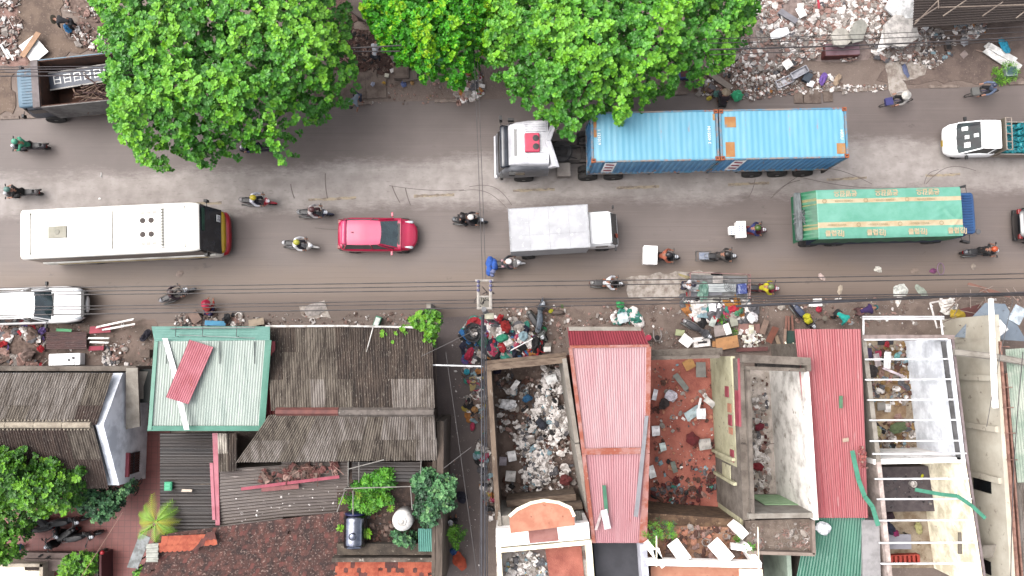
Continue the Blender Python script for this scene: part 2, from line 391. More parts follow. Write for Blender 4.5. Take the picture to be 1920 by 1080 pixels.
patch('earth', [(920, 572), (1080, 575), (1500, 566), (1960, 560), (1960, 640), (1500, 620), (1070, 680), (920, 680)], M('wet_verge_earth', (158, 138, 126), (128, 108, 98), rough=.85, sc_=1.0, bump=.5, c3=(190, 172, 158), sc3=8), .022, 9)
patch('earth', [(-40, 604), (290, 600), (290, 700), (-40, 700)], M('west_verge_earth', (152, 130, 118), (122, 104, 92), rough=.85, sc_=1.0, bump=.5, c3=(160, 140, 126), sc3=8), .022, 10)
# ================= buildings =================
def fib(name, base, dark, fleck=(204, 194, 180)):
    return M(name, base, dark, rough=.95, sc_=1.1, lo=.38, hi=.62, stretch=(3.5, .7, 1), bump=.35, bsc=25, c3=fleck, sc3=9, lo3=.6, hi3=.68)
FA = fib('mossy_fibre_cement', (148, 136, 122), (80, 68, 58)); FB = fib('grey_fibre_cement', (176, 166, 158), (118, 106, 96))
FC = fib('pale_fibre_cement', (230, 220, 206), (132, 122, 112)); FD = fib('dark_fibre_cement', (104, 88, 76), (62, 50, 43))
FE = fib('brown_fibre_cement', (104, 84, 74), (72, 56, 50))
def metal(name, c, c2, c3=None, st=(4, .5, 1), **k):
    return M(name, c, c2, rough=.5, sc_=.8, lo=.4, hi=.65, stretch=st, c3=c3, sc3=2.2, spec=.45, **k)
TEALL = metal('pale_green_sheet', (200, 212, 202), (182, 200, 190), (150, 164, 152), lo3=.64, hi3=.72); TEALD = M('green_flashing', (110, 182, 158), (92, 162, 138), rough=.45, sc_=1)
TEALM = metal('teal_sheet', (132, 198, 182), (112, 180, 164))
PINK = metal('faded_red_sheet', (228, 180, 184), (220, 160, 166), (160, 80, 72), lo3=.72, hi3=.76); PINK2 = metal('faded_red_sheet_south', (222, 160, 166), (212, 140, 148), (180, 96, 84), lo3=.66, hi3=.72)
RUST = M('rusty_flashing', (214, 150, 140), (190, 96, 66), rough=.7, sc_=1.6, lo=.42, hi=.55, c3=(225, 190, 180), sc3=8)
REDF = metal('red_front_sheet', (176, 52, 70), (156, 40, 56)); REDR = metal('red_sheet', (212, 114, 118), (202, 96, 104), (222, 150, 150), lo3=.6)
GRNR = metal('green_sheet', (66, 148, 120), (50, 128, 104), (110, 170, 148), lo3=.6); DKM = metal('blackened_sheet', (64, 52, 46), (40, 32, 30), (150, 132, 112), st=(.4, 3, 1), lo3=.66, hi3=.76)
GYM = metal('weathered_grey_sheet', (122, 108, 100), (96, 82, 76), (170, 158, 150), st=(.4, 3, 1), lo3=.64)
CON = M('stained_concrete', (168, 156, 144), (118, 106, 96), rough=.95, sc_=1.6, lo=.36, hi=.64, bump=.4, c3=(80, 70, 62), sc3=5, lo3=.62)
CONL = M('pale_concrete', (204, 196, 184), (160, 150, 138), rough=.95, sc_=1.8, lo=.4, hi=.68, bump=.3)
WHT = M('white_plaster', (244, 240, 236), (222, 218, 214), rough=.9, sc_=1.2, lo=.4, hi=.7, c3=(196, 186, 176), sc3=3, lo3=.64); WHD = M('dirty_white_plaster', (222, 218, 212), (180, 174, 166), rough=.9, sc_=1.3, lo=.45, hi=.7, c3=(186, 178, 168), sc3=1.8, lo3=.62)
BWH = M('bluish_white_wall', (226, 230, 236), (208, 212, 220), rough=.9, sc_=1)
CREAM = M('cream_wall', (240, 232, 208), (222, 212, 184), rough=.9, sc_=1.2, c3=(216, 202, 178), sc3=2, lo3=.62); YEL = M('pale_yellow_wall', (214, 210, 176), (188, 182, 148), rough=.9, sc_=1.3, c3=(150, 140, 118), sc3=4, lo3=.6)
BEIGE = M('beige_render', (202, 196, 180), (180, 172, 156), rough=.95, sc_=.9, lo=.35, hi=.65, c3=(150, 140, 126), sc3=2, lo3=.63)
PINKP = M('pink_paint', (206, 96, 112), (186, 76, 94), rough=.6, sc_=2); WOODB = M('grey_timber', (160, 138, 118), (122, 100, 84), rough=.9, sc_=2.5, stretch=(1, 4, 1))
REDFL = M('red_rubble_floor', (214, 132, 114), (176, 98, 84), rough=.95, sc_=1.1, lo=.38, hi=.62, bump=.5, c3=(84, 50, 44), sc3=1.3, lo3=.6, hi3=.66)
DFLR = M('grimy_floor', (138, 118, 108), (104, 86, 78), rough=.9, sc_=1.5, bump=.4, c3=(160, 140, 128), sc3=7); DGF = M('dark_grey_floor', (100, 90, 92), (78, 68, 72), rough=.8, sc_=3, lo=.4, hi=.6)
WSTEEL = M('white_steel', (236, 236, 238), (216, 214, 214), rough=.4); GREYM = M('grey_metal', (150, 148, 148), (120, 118, 118), rough=.45, metal=.5)
GLS = M('dark_glass', (34, 40, 44), (24, 28, 32), rough=.08, spec=.7); BLK = M('black_void', (14, 12, 12), (8, 8, 8), rough=.9)
ORG_T = M('salmon_plaster', (230, 164, 134), (214, 140, 112), rough=.9, sc_=1.4, c3=(150, 86, 66), sc3=3, lo3=.64)
def wl(g, a, b, z1, t=.2, z0=0, zb=None):
    """wall whose top centre line runs between pixel points a and b seen at height z1"""
    p = P(*a, z1); q = P(*b, zb if zb is not None else z1); d = Vector((q.x - p.x, q.y - p.y, 0)).normalized(); w = Vector((-d.y, d.x, 0)) * t / 2
    p2, q2 = p + d * 0, q
    lo = [(p2.x - w.x, p2.y - w.y, z0), (q2.x - w.x, q2.y - w.y, z0), (q2.x + w.x, q2.y + w.y, z0), (p2.x + w.x, p2.y + w.y, z0)]
    return g.hexa(lo, [(lo[0][0], lo[0][1], p.z), (lo[1][0], lo[1][1], q.z), (lo[2][0], lo[2][1], q.z), (lo[3][0], lo[3][1], p.z)])
def under(g, pts, drop=.12, z0=0, shrink=.94):
    """walls below a roof whose corners are (px,py,z)"""
    v = [P(*p) for p in pts]; c = sum(v, Vector()) / len(v)
    q = [c + (p - c) * shrink for p in v]
    if (q[1] - q[0]).cross(q[2] - q[0]).z < 0: q.reverse()
    return g.hexa([(p.x, p.y, z0) for p in q], [(p.x, p.y, p.z - drop) for p in q])
def house(name, label, px, py, cat='house'): return T(name, label, cat, P(px, py, 0))
def fibro(g, A, Bp, C, D, rows, cols, rng, weights):
    """roof of overlapping corrugated sheets; row 0 is lowest (A-Bp edge)"""
    A, Bp, C, D = map(Vector, (A, Bp, C, D)); n = (Bp - A).cross(D - A).normalized()
    if n.z < 0: n = -n
    W_ = weights if isinstance(weights[0], list) else [weights] * rows; last = [rng.choices(range(4), W_[0])[0] for _ in range(cols)]
    for r in range(rows):
        weights = W_[r]
        v0, v1 = r / rows - (.03 if r else 0), (r + 1) / rows
        for c in range(cols):
            if rng.random() < .55: last[c] = rng.choices(range(len(weights)), weights)[0]
            if c and rng.random() < .5: last[c] = last[c - 1]
            g.mat(last[c]); u0, u1 = c / cols, (c + 1) / cols + .01; j = lambda: rng.uniform(-.004, .004)
            q = lambda u, v: A.lerp(Bp, u).lerp(D.lerp(C, u), v) + n * (.03 * (rows - r) * 0 + .012 * (c % 2))
            up = n * .035
            g.corr(q(u0 + j(), v0) + up, q(u1 + j(), v0) + up, q(u1 + j(), v1 + j() * 3), q(u0 + j(), v1 + j() * 3), .115, .02, 2, 6, jit=.03)
rng = random.Random(11)
# --- left house with the fibre cement gable roof
h = house('grey_roofed_house', 'low house with patchy grey corrugated gable roof and white side wall with a barred window', 60, 800)
g = B(); xe = P(275, 870, 0).x
yn, yr, ys = P(150, 700, 3.3).y, P(150, 797, 4.7).y, P(150, 915, 3.0).y
x0 = -30
fibro(g, (x0, yn, 3.3), (xe - .35, yn, 3.3), (xe - .35, yr, 4.7), (x0, yr, 4.7), 3, 11, rng, [[2, 2, 5, 1], [2, 2, 5, 1], [3, 3, 1, 2]])
fibro(g, (x0, ys, 3.0), (xe - .45, ys, 3.0), (xe - .45, yr, 4.7), (x0, yr, 4.7), 2, 9, rng, [1, 2, 0, 5])
roof = g.build('roof', [FA, FB, FC, FE], h, world=True)
g = B(); n = 9
for k in range(n):
    a = x0 + (xe - .4 - x0) * k / n; b = x0 + (xe - .4 - x0) * (k + .97) / n
    g.tube([(a, yr, 4.73), (b, yr, 4.70)], .14, 8); 
    for i in range(8): g.ball((a + (b - a) * i / 8, yr + .2, 4.62), .05, 5, 3); g.ball((a + (b - a) * i / 8, yr - .2, 4.62), .05, 5, 3)
g.build('ridge_cap', M('cream_ridge', (222, 208, 186), (190, 176, 156), rough=.9, sc_=3), roof, world=True)
g = B(); q = [(xe - .1, yn + .2), (xe - .1, ys - .15)]
g.hexa([(x0, ys - .0, 0), (xe, ys - .0, 0), (xe, yn, 0), (x0, yn, 0)], [(x0, ys + .1, 2.8), (xe, ys + .1, 2.8), (xe, yn, 2.9), (x0, yn, 2.9)])
g.poly([(xe, ys + .1, 2.8), (xe, yn, 2.9), (xe, yr, 4.5)]); g.poly([(xe - .35, ys + .1, 2.8), (xe - .35, yr, 4.5), (xe - .35, yn, 2.9)])
g.poly([(xe, yn, 2.9), (xe - .35, yn, 2.9), (xe - .35, yr, 4.5), (xe, yr, 4.5)]); g.poly([(xe, yr, 4.5), (xe - .35, yr, 4.5), (xe - .35, ys + .1, 2.8), (xe, ys + .1, 2.8)])
g.build('wall', BWH, h, world=True)
g = B(); yw = P(250, 868, 1.5).y
g.bx(xe + .005, xe + .05, yw - .5, yw + .5, .9, 2.1); f = g.build('window', GLS, h, world=True)
g = B()
for k in range(9): g.bx(xe + .05, xe + .075, yw - .48 + k * .12 - .012, yw - .48 + k * .12 + .012, .9, 2.1)
g.bx(xe + .05, xe + .08, yw - .5, yw + .5, 1.47, 1.53); g.build('window_bars', M('iron_grey', (70, 72, 80), rough=.6), f, world=True)
g = B(); g.bx(xe + .003, xe + .16, yw - .56, yw + .56, 2.12, 2.26); g.build('lintel', PINKP, f, world=True)
g = B(); g.bx(x0, xe + .5, yn + .1, yn + .32, 0, 2.6); g.build('boundary_wall', CON, h, world=True)
# --- narrow dark lean-to beside it
h = house('concrete_lean_to', 'narrow grey concrete lean-to roof with a dark shed beside the green roof', 262, 720, 'shed')
g = B(); g.slab(P(236, 690, 2.9), P(258, 690, 2.9), P(262, 800, 2.6), P(236, 805, 2.6), .12); g.build('roof', CONL, h, world=True)
g = B(); g.slab(P(262, 692, 2.2), P(300, 692, 2.2), P(300, 755, 2.2), P(262, 755, 2.2), .1); g.build('shed_roof', M('dark_green_board', (44, 52, 48), (30, 36, 34)), h, world=True)
g = B(); under(g, [(240, 695, 2.7), (296, 695, 2.1), (296, 750, 2.1), (242, 750, 2.5)]); g.build('wall', CONL, h, world=True)
# --- green roofed house
h = house('green_roofed_house', 'house with pale green sheet roof edged in darker green, beside the courtyard', 390, 720)
c = [(292, 640, 5.2), (505, 638, 5.2), (492, 800, 4.8), (280, 800, 4.8)]
g = B(); g.corr(*[P(*p) for p in c], .115, .012, 3, 6); roof = g.build('roof', TEALL, h, world=True)
g = B()
g.slab(P(497, 638, 5.26), P(509, 638, 5.22), P(496, 806, 4.82), P(484, 806, 4.88), .05); g.slab(P(277, 799, 4.87), P(496, 799, 4.875), P(496, 808, 4.8), P(276, 808, 4.8), .05)
g.slab(P(289, 640, 5.24), P(296, 640, 5.26), P(284, 806, 4.866), P(277, 806, 4.856), .05); g.build('flashing', TEALD, roof, world=True)
g = B(); g.corr(P(506, 612, 4.3), P(506, 640, 5.15), P(290, 642, 5.15), P(284, 612, 4.3), .115, .014, 2, 6); g.build('front_slope', TEALM, h, world=True)
g = B(); under(g, [(300, 632, 4.4), (500, 632, 4.4), (488, 795, 4.6), (290, 795, 4.6)]); g.build('wall', M('house_wall', (150, 110, 104), (120, 90, 84)), h, world=True)
g = B()
for x in (335, 385, 448):
    a = P(x, 631, 4.95); b = P(x + 1, 596, 4.3); g.tube([a, (a.x, a.y, 5.3), (b.x, b.y, 4.6)], .018, 4)
g.tube([P(320, 616, 4.6), P(478, 614, 4.6)], .03, 5); g.tube([P(335, 628, 4.9), P(478, 634, 5.1)], .015, 4)
g.build('awning_frame', GREYM, h, world=True)
g = B()
for x in (312, 412, 477): a = P(x, 682, 5.16); b = P(x, 640, 5.26); g.tube([a, b], .022, 5)
g.build('roof_rod', M('dark_rod', (90, 104, 100), rough=.6), h, world=True)
# --- red and orange strip between roofs
h = house('red_strip_roof', 'narrow sloping strip of rusty red and orange sheet between two roofs', 505, 720, 'roof sheet')
g = B(); g.corr(P(500, 640, 4.6), P(516, 640, 4.3), P(515, 792, 4.1), P(494, 794, 4.5), .12, .02, 3, 6); g.build('sheet', M('rust_red_sheet', (212, 92, 100), (196, 84, 48), rough=.6, sc_=1.1, lo=.44, hi=.54, stretch=(1.5, .5, 1)), h, world=True)
g = B(); under(g, [(502, 645, 4.2), (514, 645, 4.0), (512, 790, 3.9), (496, 790, 4.1)], shrink=.8); g.build('wall', CON, h, world=True)
# --- large fibre cement roofed house
h = house('brown_roofed_house', 'long house with blackened brown corrugated fibre cement gable roof beside the alley', 660, 740)
g = B()
fibro(g, P(502, 616, 3.9), P(806, 612, 3.9), P(812, 770, 5.3), P(508, 770, 5.3), 3, 12, rng, [[1, 0, 0, 8], [6, 3, 0, 2], [5, 5, 0, 1]])
fibro(g, P(442, 866, 4.1), P(818, 862, 4.1), P(812, 778, 5.3), P(505, 778, 5.3), 2, 10, rng, [3, 5, 2, 0])
roof = g.build('roof', [FA, FB, FC, FD], h, world=True)
g = B(); a, b = P(516, 772, 5.42), P(634, 772, 5.42); g.bx(a.x, b.x, a.y - .18, a.y + .18, 5.3, 5.46, 0, .1); g.build('ridge_cap', M('brick_red_cap', (150, 86, 76), (120, 66, 60), sc_=2), roof, world=True)
g = B(); a, b = P(635, 773, 5.42), P(813, 773, 5.42); g.bx(a.x, b.x, a.y - .2, a.y + .2, 5.3, 5.46, 0, .1); g.build('ridge_cap', M('grey_cap', (138, 126, 118), (96, 86, 78), sc_=3, c3=(200, 190, 180), sc3=3), roof, world=True)
g = B(); under(g, [(515, 622, 3.8), (798, 620, 3.8), (805, 775, 4.4), (512, 775, 4.4)], shrink=.99); under(g, [(512, 776, 4.4), (806, 776, 4.4), (812, 858, 4.0), (512, 858, 4.0)], shrink=.99)
g.build('wall', M('old_plaster_wall', (150, 132, 122), (110, 94, 86), sc_=1.5), h, world=True)
g = B(); g.tube([P(498, 612, 4.0), P(640, 611, 4.02), P(785, 614, 4.0)], .05, 8); g.tube([P(700, 612, 4.05), P(687, 660, 4.4)], .025, 6); gt = g.build('gutter', M('white_pipe', (236, 232, 226), (200, 194, 186), rough=.5), h, world=True)
# --- dark sheet roofs
h = house('dark_sheet_roof', 'black stained metal sheet roof with ribs running across and a pink flashing strip', 350, 900, 'shed')
g = B()
for (ya, yb, z) in ((812, 868, 3.1), (864, 918, 3.0), (914, 962, 2.9), (958, 1004, 2.8)):
    g.corr(P(300, yb, z), P(300, ya, z + .05), P(412 if yb > 850 else 400, ya, z + .05), P(412, yb, z), .15, .025, 2, 6)
g.build('roof', DKM, h, world=True)
g = B(); g.slab(P(398, 812, 3.3), P(408, 812, 3.3), P(412, 985, 3.1), P(404, 985, 3.1), .05); g.slab(P(393, 868, 3.26), P(399, 868, 3.26), P(404, 975, 3.16), P(398, 975, 3.16), .05); g.build('flashing', M('pink_flashing', (222, 120, 140), (204, 92, 114), rough=.5, sc_=2), h, world=True)
g = B(); under(g, [(302, 815, 2.9), (400, 815, 2.9), (408, 1000, 2.6), (302, 1000, 2.6)]); g.build('wall', CON, h, world=True)
h = house('grey_sheet_roof', 'weathered grey sheet roof with ribs running across, below the brown roof and above the clay tiles', 530, 920, 'shed')
g = B()
g.corr(P(412, 990, 2.9), P(412, 880, 3.3), P(532, 872, 3.3), P(530, 975, 2.9), .15, .022, 2, 6); g.corr(P(528, 970, 2.94), P(528, 862, 3.35), P(655, 858, 3.35), P(648, 962, 2.94), .15, .022, 2, 6)
g.build('roof', GYM, h, world=True)
g = B(); fibro(g, P(411, 884, 3.5), P(444, 882, 3.5), P(444, 812, 3.8), P(408, 812, 3.8), 2, 2, rng, [1, 1, 1, 2]); g.build('patch_roof', [FA, FB, FC, FD], h, world=True)
g = B(); under(g, [(418, 880, 2.8), (645, 866, 2.8), (640, 955, 2.6), (418, 980, 2.6)]); g.build('wall', CON, h, world=True)
# --- clay tiled roofs
def tiled(g, A, Bp, C, D, rng, tw=.2, th=.24, mats=3, w=None):
    """A-Bp lower edge, D-C upper edge; individual overlapping tiles"""
    A, Bp, C, D = map(Vector, (A, Bp, C, D)); nu = int((Bp - A).length / tw); nv = int((D - A).length / th)
    n = (Bp - A).cross(D - A).normalized(); n = n if n.z > 0 else -n
    for j in range(nv):
        for i in range(nu):
            if rng.random() < .012: continue
            o = (j % 2) * .5; k = rng.uniform(.0, .03); s = rng.uniform(-.006, .006)
            q = lambda u, v, e: A.lerp(Bp, min(1, (i + o + u) / nu)).lerp(D.lerp(C, min(1, (i + o + u) / nu)), min(1, (j + v) / nv)) + n * e
            g.mat(rng.choices(range(mats), w)[0])
            g.poly([q(0, -.25, .045 + k), q(.3, -.4, .055 + k), q(.7, -.4, .055 + k), q(.98, -.25, .04 + k), q(.98 + s, .95, .01), q(s, .95, .01)])
TD = M('mossy_clay_tile', (98, 62, 54), (66, 44, 40), rough=.9, sc_=2, bump=.4, c3=(184, 158, 146), sc3=11, lo3=.56, hi3=.66); TB = M('brown_clay_tile', (122, 76, 66), (84, 54, 48), rough=.9, sc_=2, c3=(190, 160, 148), sc3=11, lo3=.57, hi3=.66); TR = M('red_clay_tile', (136, 78, 70), (100, 62, 56), rough=.9, sc_=2); TO = M('orange_clay_tile', (226, 120, 88), (196, 92, 66), rough=.9, sc_=3)
h = house('clay_tiled_house', 'house with dark mossy clay tile roof left of the rooftop water tanks', 460, 1040)
g = B(); tiled(g, P(240, 1125, 2.6), P(640, 1125, 2.6), P(648, 958, 3.4), P(296, 1002, 3.4), rng, .2, .22, 3, [6, 4, 1])
g.poly([P(240, 1125, 2.56), P(640, 1125, 2.56), P(648, 958, 3.36), P(296, 1002, 3.36)]); rf = g.build('roof', [TD, TB, TR], h, world=True)
g = B(); tiled(g, P(297, 1030, 3.4), P(375, 1026, 3.4), P(404, 1000, 3.55), P(297, 1005, 3.55), rng, .22, .22, 2, [8, 1]); tiled(g, P(372, 1020, 3.55), P(408, 1016, 3.55), P(402, 996, 3.7), P(384, 998, 3.7), rng, .22, .22, 2, [3, 2]); g.build('tile_patch', [TO, TR], rf, world=True)
g = B(); under(g, [(260, 1115, 2.4), (636, 1115, 2.4), (640, 965, 3.1), (302, 1008, 3.1)], shrink=.97); g.build('wall', CON, h, world=True)
h = house('orange_tiled_house', 'strip of orange clay tile roof behind a mossy parapet at the bottom edge', 720, 1070)
g = B(); tiled(g, P(625, 1120, 2.7), P(815, 1120, 2.7), P(815, 1052, 3.1), P(630, 1052, 3.1), rng, .2, .22, 2, [3, 1])
g.poly([P(625, 1120, 2.66), P(815, 1120, 2.66), P(815, 1052, 3.06), P(630, 1052, 3.06)]); g.build('roof', [TO, TR], h, world=True)
g = B(); wl(g, (622, 1050), (812, 1050), 3.6, .18); g.build('parapet', M('mossy_parapet', (138, 124, 112), (84, 72, 62), rough=.95, sc_=1.6, lo=.42, hi=.6, c3=(210, 200, 188), sc3=4), h, world=True)
g = B(); under(g, [(632, 1110, 2.5), (810, 1110, 2.5), (810, 1055, 2.8), (632, 1055, 2.8)]); g.build('wall', CON, h, world=True)
# --- roof terrace with tanks
h = house('roof_terrace', 'small roof terrace crowded with potted plants and two water tanks', 725, 950, 'terrace')
g = B(); under(g, [(632, 866, 3.1), (812, 866, 3.1), (815, 1045, 3.1), (632, 1045, 3.1)], drop=.0, shrink=1); g.build('floor', M('terrace_floor', (92, 72, 62), (64, 50, 44), rough=.95, sc_=2, bump=.5, c3=(130, 106, 94), sc3=6), h, world=True)
MOSS = M('mossy_render', (112, 98, 84), (70, 60, 50), rough=.95, sc_=1.8, lo=.4, hi=.6, bump=.4, c3=(160, 148, 134), sc3=4)
g = B(); wl(g, (632, 1030), (812, 1030), 3.55, .5, 3.1); g.build('parapet', MOSS, h, world=True)
g = B(); wl(g, (826, 790), (822, 1110), 4.2, .3); wl(g, (815, 790), (812, 1110), 4.0, .16); g.build('side_wall', M('streaked_wall', (128, 112, 100), (88, 76, 66), rough=.95, sc_=1.4, stretch=(5, .5, 1), c3=(170, 160, 148), sc3=3), h, world=True)
g = B()
for k, (a, b, z) in enumerate([((653, 866), (653, 912), 4.1), ((673, 866), (673, 905), 4.1), ((645, 916), (772, 912), 4.6), ((770, 912), (773, 955), 4.6), ((790, 862), (788, 905), 4.4), ((652, 880), (720, 862), 4.3), ((646, 922), (632, 960), 4.5), ((662, 920), (662, 965), 4.5)]):
    g.tube([P(*a, z), P(*b, z)], .028, 5)
for x, y in ((653, 912), (772, 912), (645, 918), (773, 955)): a = P(x, y, 4.6); g.tube([a, (a.x, a.y, 3.1)], .03, 5)
g.build('pipe_frame', M('galvanised_pipe', (170, 166, 160), (140, 134, 128), rough=.5, metal=.4), h, world=True)
g = B(); g.corr(P(660, 900, 3.5), P(660, 866, 3.6), P(790, 866, 3.6), P(790, 905, 3.5), .15, .02, 1, 6); g.build('sheet_cover', DKM, h, world=True)
STL = M('polished_steel', (196, 200, 212), (150, 156, 176), rough=.18, metal=1, sc_=2)
t = T('steel_water_tank', 'shiny steel water tank lying on its side on the roof terrace', 'water tank', P(670, 990, 3.1), R(0))
g = B(); g.lathe((0, 0, .62), [(.02, -.78), (.3, -.76), (.47, -.69), (.48, -.62), (.5, -.6), (.48, -.58)] + [(.485 + .008 * (k % 2), -.55 + k * .1) for k in range(12)] + [(.48, .6), (.5, .62), (.47, .68), (.3, .76), (.02, .78)], 28, 'y'); g.build('body', STL, t, smooth=True, auto=40)
g = B(); g.lathe((0, -.15, 1.1), [(.16, 0), (.17, .04), (.1, .07), (.02, .08)], 16); g.build('lid', STL, t, smooth=True)
g = B(); g.bx(-.4, .4, -.5, -.44, 0, .2); g.bx(-.4, .4, .44, .5, 0, .2); g.bx(-.44, -.38, -.6, .6, 0, .42); g.bx(.38, .44, -.6, .6, 0, .42); g.build('cradle', GREYM, t)
g = B(); g.lathe((0, .79, .62), [(.44, -.06), (.45, 0), (.2, .02), (.02, .02)], 24, 'y'); g.build('end_cap', M('blue_band', (36, 44, 110), (30, 34, 90), rough=.4), t, smooth=True)
t = T('upright_water_tank', 'pale round upright water tank beside leafy plants on the roof terrace', 'water tank', P(760, 968, 3.1))
g = B(); g.lathe((0, 0, 0), [(.44, 0), (.47, .05), (.47, .9), (.46, .98), (.36, 1.12), (.2, 1.2), (.02, 1.22)], 28); g.build('body', M('pale_tank', (240, 238, 234), (214, 208, 204), rough=.4, sc_=1.5), t, smooth=True, auto=40)
g = B(); g.lathe((0, 0, 1.19), [(.2, 0), (.21, .04), (.19, .05), (.17, .03), (.1, .03), (.09, .06), (.02, .07)], 20); g.build('lid', M('pale_lid', (226, 222, 216), (204, 200, 194)), t, smooth=True)
t = T('small_green_roof', 'small square of turquoise sheet roofing in the terrace corner', 'roof sheet', P(808, 1013, 3.1))
g = B(); g.corr(P(784, 991, 3.9), P(814, 991, 3.9), P(817, 1034, 3.75), P(785, 1034, 3.75), .09, .014, 1, 6); g.build('sheet', M('turquoise_sheet', (108, 180, 164), (88, 160, 146), rough=.5, sc_=1.2), t, world=True)
g = B(); under(g, [(788, 995, 3.8), (812, 995, 3.8), (814, 1030, 3.7), (789, 1030, 3.7)], z0=3.1); g.build('box_wall', MOSS, t, world=True)
# --- bottom left beige house corner
h = house('cream_house', 'corner of a cream flat roofed house at the bottom left', 30, 1085)
g = B(); under(g, [(-40, 1058, .9), (78, 1058, .9), (78, 1180, .9), (-40, 1180, .9)], drop=.3, shrink=1); g.build('roof', CREAM, h, world=True)
g = B(); wl(g, (-40, 1060), (80, 1060), 1.05, .16); wl(g, (77, 1057), (77, 1180), 1.05, .16); g.build('parapet', M('cream_parapet', (232, 218, 196), (204, 188, 166)), h, world=True)
h = house('porch_slab', 'grey concrete porch slab with sandals at the courtyard bottom', 100, 1050, 'porch')
g = B(); under(g, [(44, 1036, .45), (182, 1038, .45), (182, 1062, .45), (46, 1062, .45)], drop=0, shrink=1); g.build('step', M('porch_concrete', (162, 138, 130), (138, 116, 108)), h, world=True)
g = B(); under(g, [(46, 1048, .6), (182, 1050, .6), (182, 1072, .6), (46, 1070, .6)], drop=0, shrink=1); g.build('landing', M('porch_concrete2', (150, 128, 120), (124, 104, 98)), h, world=True)
h = house('courtyard_gate', 'dark red low wall with a gate post at the courtyard bottom', 186, 1060, 'gate')
g = B(); wl(g, (181, 1036), (181, 1100), 1.0, .14); g.build('low_wall', CON, h, world=True)
g = B(); wl(g, (188, 1040), (188, 1100), 1.2, .1); g.build('gate_panel', M('maroon_paint', (112, 44, 50), (90, 34, 40)), h, world=True)
g = B(); p = P(192, 1036, 1.4); g.ball(p, .11, 10, 6); g.build('knob', M('red_knob', (222, 40, 58), (190, 30, 48), rough=.4), h, world=True, smooth=True)
h = house('glass_canopy', 'tilted pale sheet canopy frame beside the palm', 262, 1030, 'canopy')
g = B(); g.slab(P(262, 1000, 2.2), P(282, 1008, 2.2), P(258, 1066, 2.0), P(238, 1064, 2.0), .05); g.build('panel', M('cloudy_panel', (176, 182, 184), (120, 124, 122), rough=.5, sc_=3), h, world=True)
g = B()
for a in ((262, 1000), (258, 1066), (240, 1062)): v = P(*a, 2.0); g.tube([(v.x, v.y, 0), (v.x, v.y, 2.0)], .04, 6)
g.build('post', GREYM, h, world=True)
h = house('white_water_box', 'ribbed off white plastic sheet box at the tiled roof corner', 286, 1037, 'box')
g = B(); g.corr(P(274, 1054, 3.5), P(274, 1020, 3.5), P(297, 1018, 3.5), P(296, 1054, 3.5), .2, .03, 1, 6); g.build('lid', M('off_white_plastic', (206, 208, 196), (180, 182, 170), rough=.5), h, world=True)
g = B(); under(g, [(276, 1022, 3.4), (295, 1021, 3.4), (294, 1052, 3.4), (276, 1052, 3.4)], z0=0); g.build('box_wall', CONL, h, world=True)
# --- roofless shop with white debris
def room(name, label, L, R_, z, floor, wallm, zf=.12, cat='ruined shop', capm=None, parts=(), t=.2):
    """L: px points of left wall top north->south; R_: same right"""
    h = house(name, label, (L[0][0] + R_[0][0]) / 2, (L[0][1] + L[-1][1]) / 2, cat)
    g = B(); pts = [P(*p, z) for p in L] + [P(*p, z) for p in R_[::-1]]; g.prism([(p.x, p.y) for p in pts], -.1, zf); g.build('floor', floor, h, world=True)
    return h
h = room('debris_filled_shop', 'roofless shop filled with white and grey rubbish beside the alley', [(918, 682), (935, 960)], [(1056, 672), (1098, 955)], 3.6, DFLR, CON)
g = B(); wl(g, (916, 684), (934, 975), 3.6, .22); g.build('side_wall', M('timber_topped_wall', (164, 142, 122), (124, 104, 88), rough=.95, sc_=1.5, stretch=(1, .4, 1), c3=(200, 186, 170), sc3=3), h, world=True)
g = B(); wl(g, (1058, 672), (1082, 830), 3.8, .2); wl(g, (1082, 832), (1104, 960), 3.6, .2); g.build('side_wall', CONL, h, world=True)
g = B(); wl(g, (908, 690), (1062, 674), 3.7, .3, 2.7); wl(g, (910, 680), (1062, 664), 3.5, .16, 0); g.build('front_lintel', WOODB, h, world=True)
g = B(); wl(g, (950, 945), (1080, 932), 2.2, .3); wl(g, (950, 962), (1092, 948), 2.6, .3); g.build('back_beam', WOODB, h, world=True)
# --- pink roof building
h = house('pink_roofed_shop', 'long narrow shop with faded pink corrugated roof and darker red front', 1145, 820, 'shop')
g = B(); g.corr(P(1070, 652, 5.0), P(1218, 650, 5.0), P(1214, 850, 4.7), P(1094, 852, 4.7), .115, .011, 3, 6); g.mat(1)
g.corr(P(1094, 846, 4.66), P(1214, 844, 4.66), P(1200, 1018, 4.3), P(1113, 1018, 4.3), .115, .011, 3, 6); rf = g.build('roof', [PINK, PINK2], h, world=True)
g = B(); g.slab(P(1212, 650, 5.08), P(1221, 650, 5.08), P(1218, 850, 4.78), P(1210, 850, 4.78), .05); g.slab(P(1210, 851, 4.77), P(1218, 851, 4.77), P(1213, 1018, 4.38), P(1198, 1018, 4.38), .05)
g.slab(P(1066, 652, 5.08), P(1073, 652, 5.08), P(1098, 850, 4.78), P(1091, 850, 4.78), .05); g.slab(P(1091, 851, 4.77), P(1098, 851, 4.77), P(1117, 1018, 4.38), P(1110, 1018, 4.38), .05)
g.slab(P(1094, 841, 4.80), P(1214, 839, 4.80), P(1214, 851, 4.765), P(1095, 853, 4.765), .04); g.slab(P(1068, 648, 5.1), P(1218, 646, 5.1), P(1218, 651, 5.085), P(1069, 653, 5.085), .04); g.build('flashing', RUST, rf, world=True)
g = B(); g.corr(P(1064, 614, 4.2), P(1203, 614, 4.2), P(1217, 648, 4.9), P(1068, 650, 4.9), .115, .014, 2, 6); fr = g.build('front_slope', REDF, h, world=True)
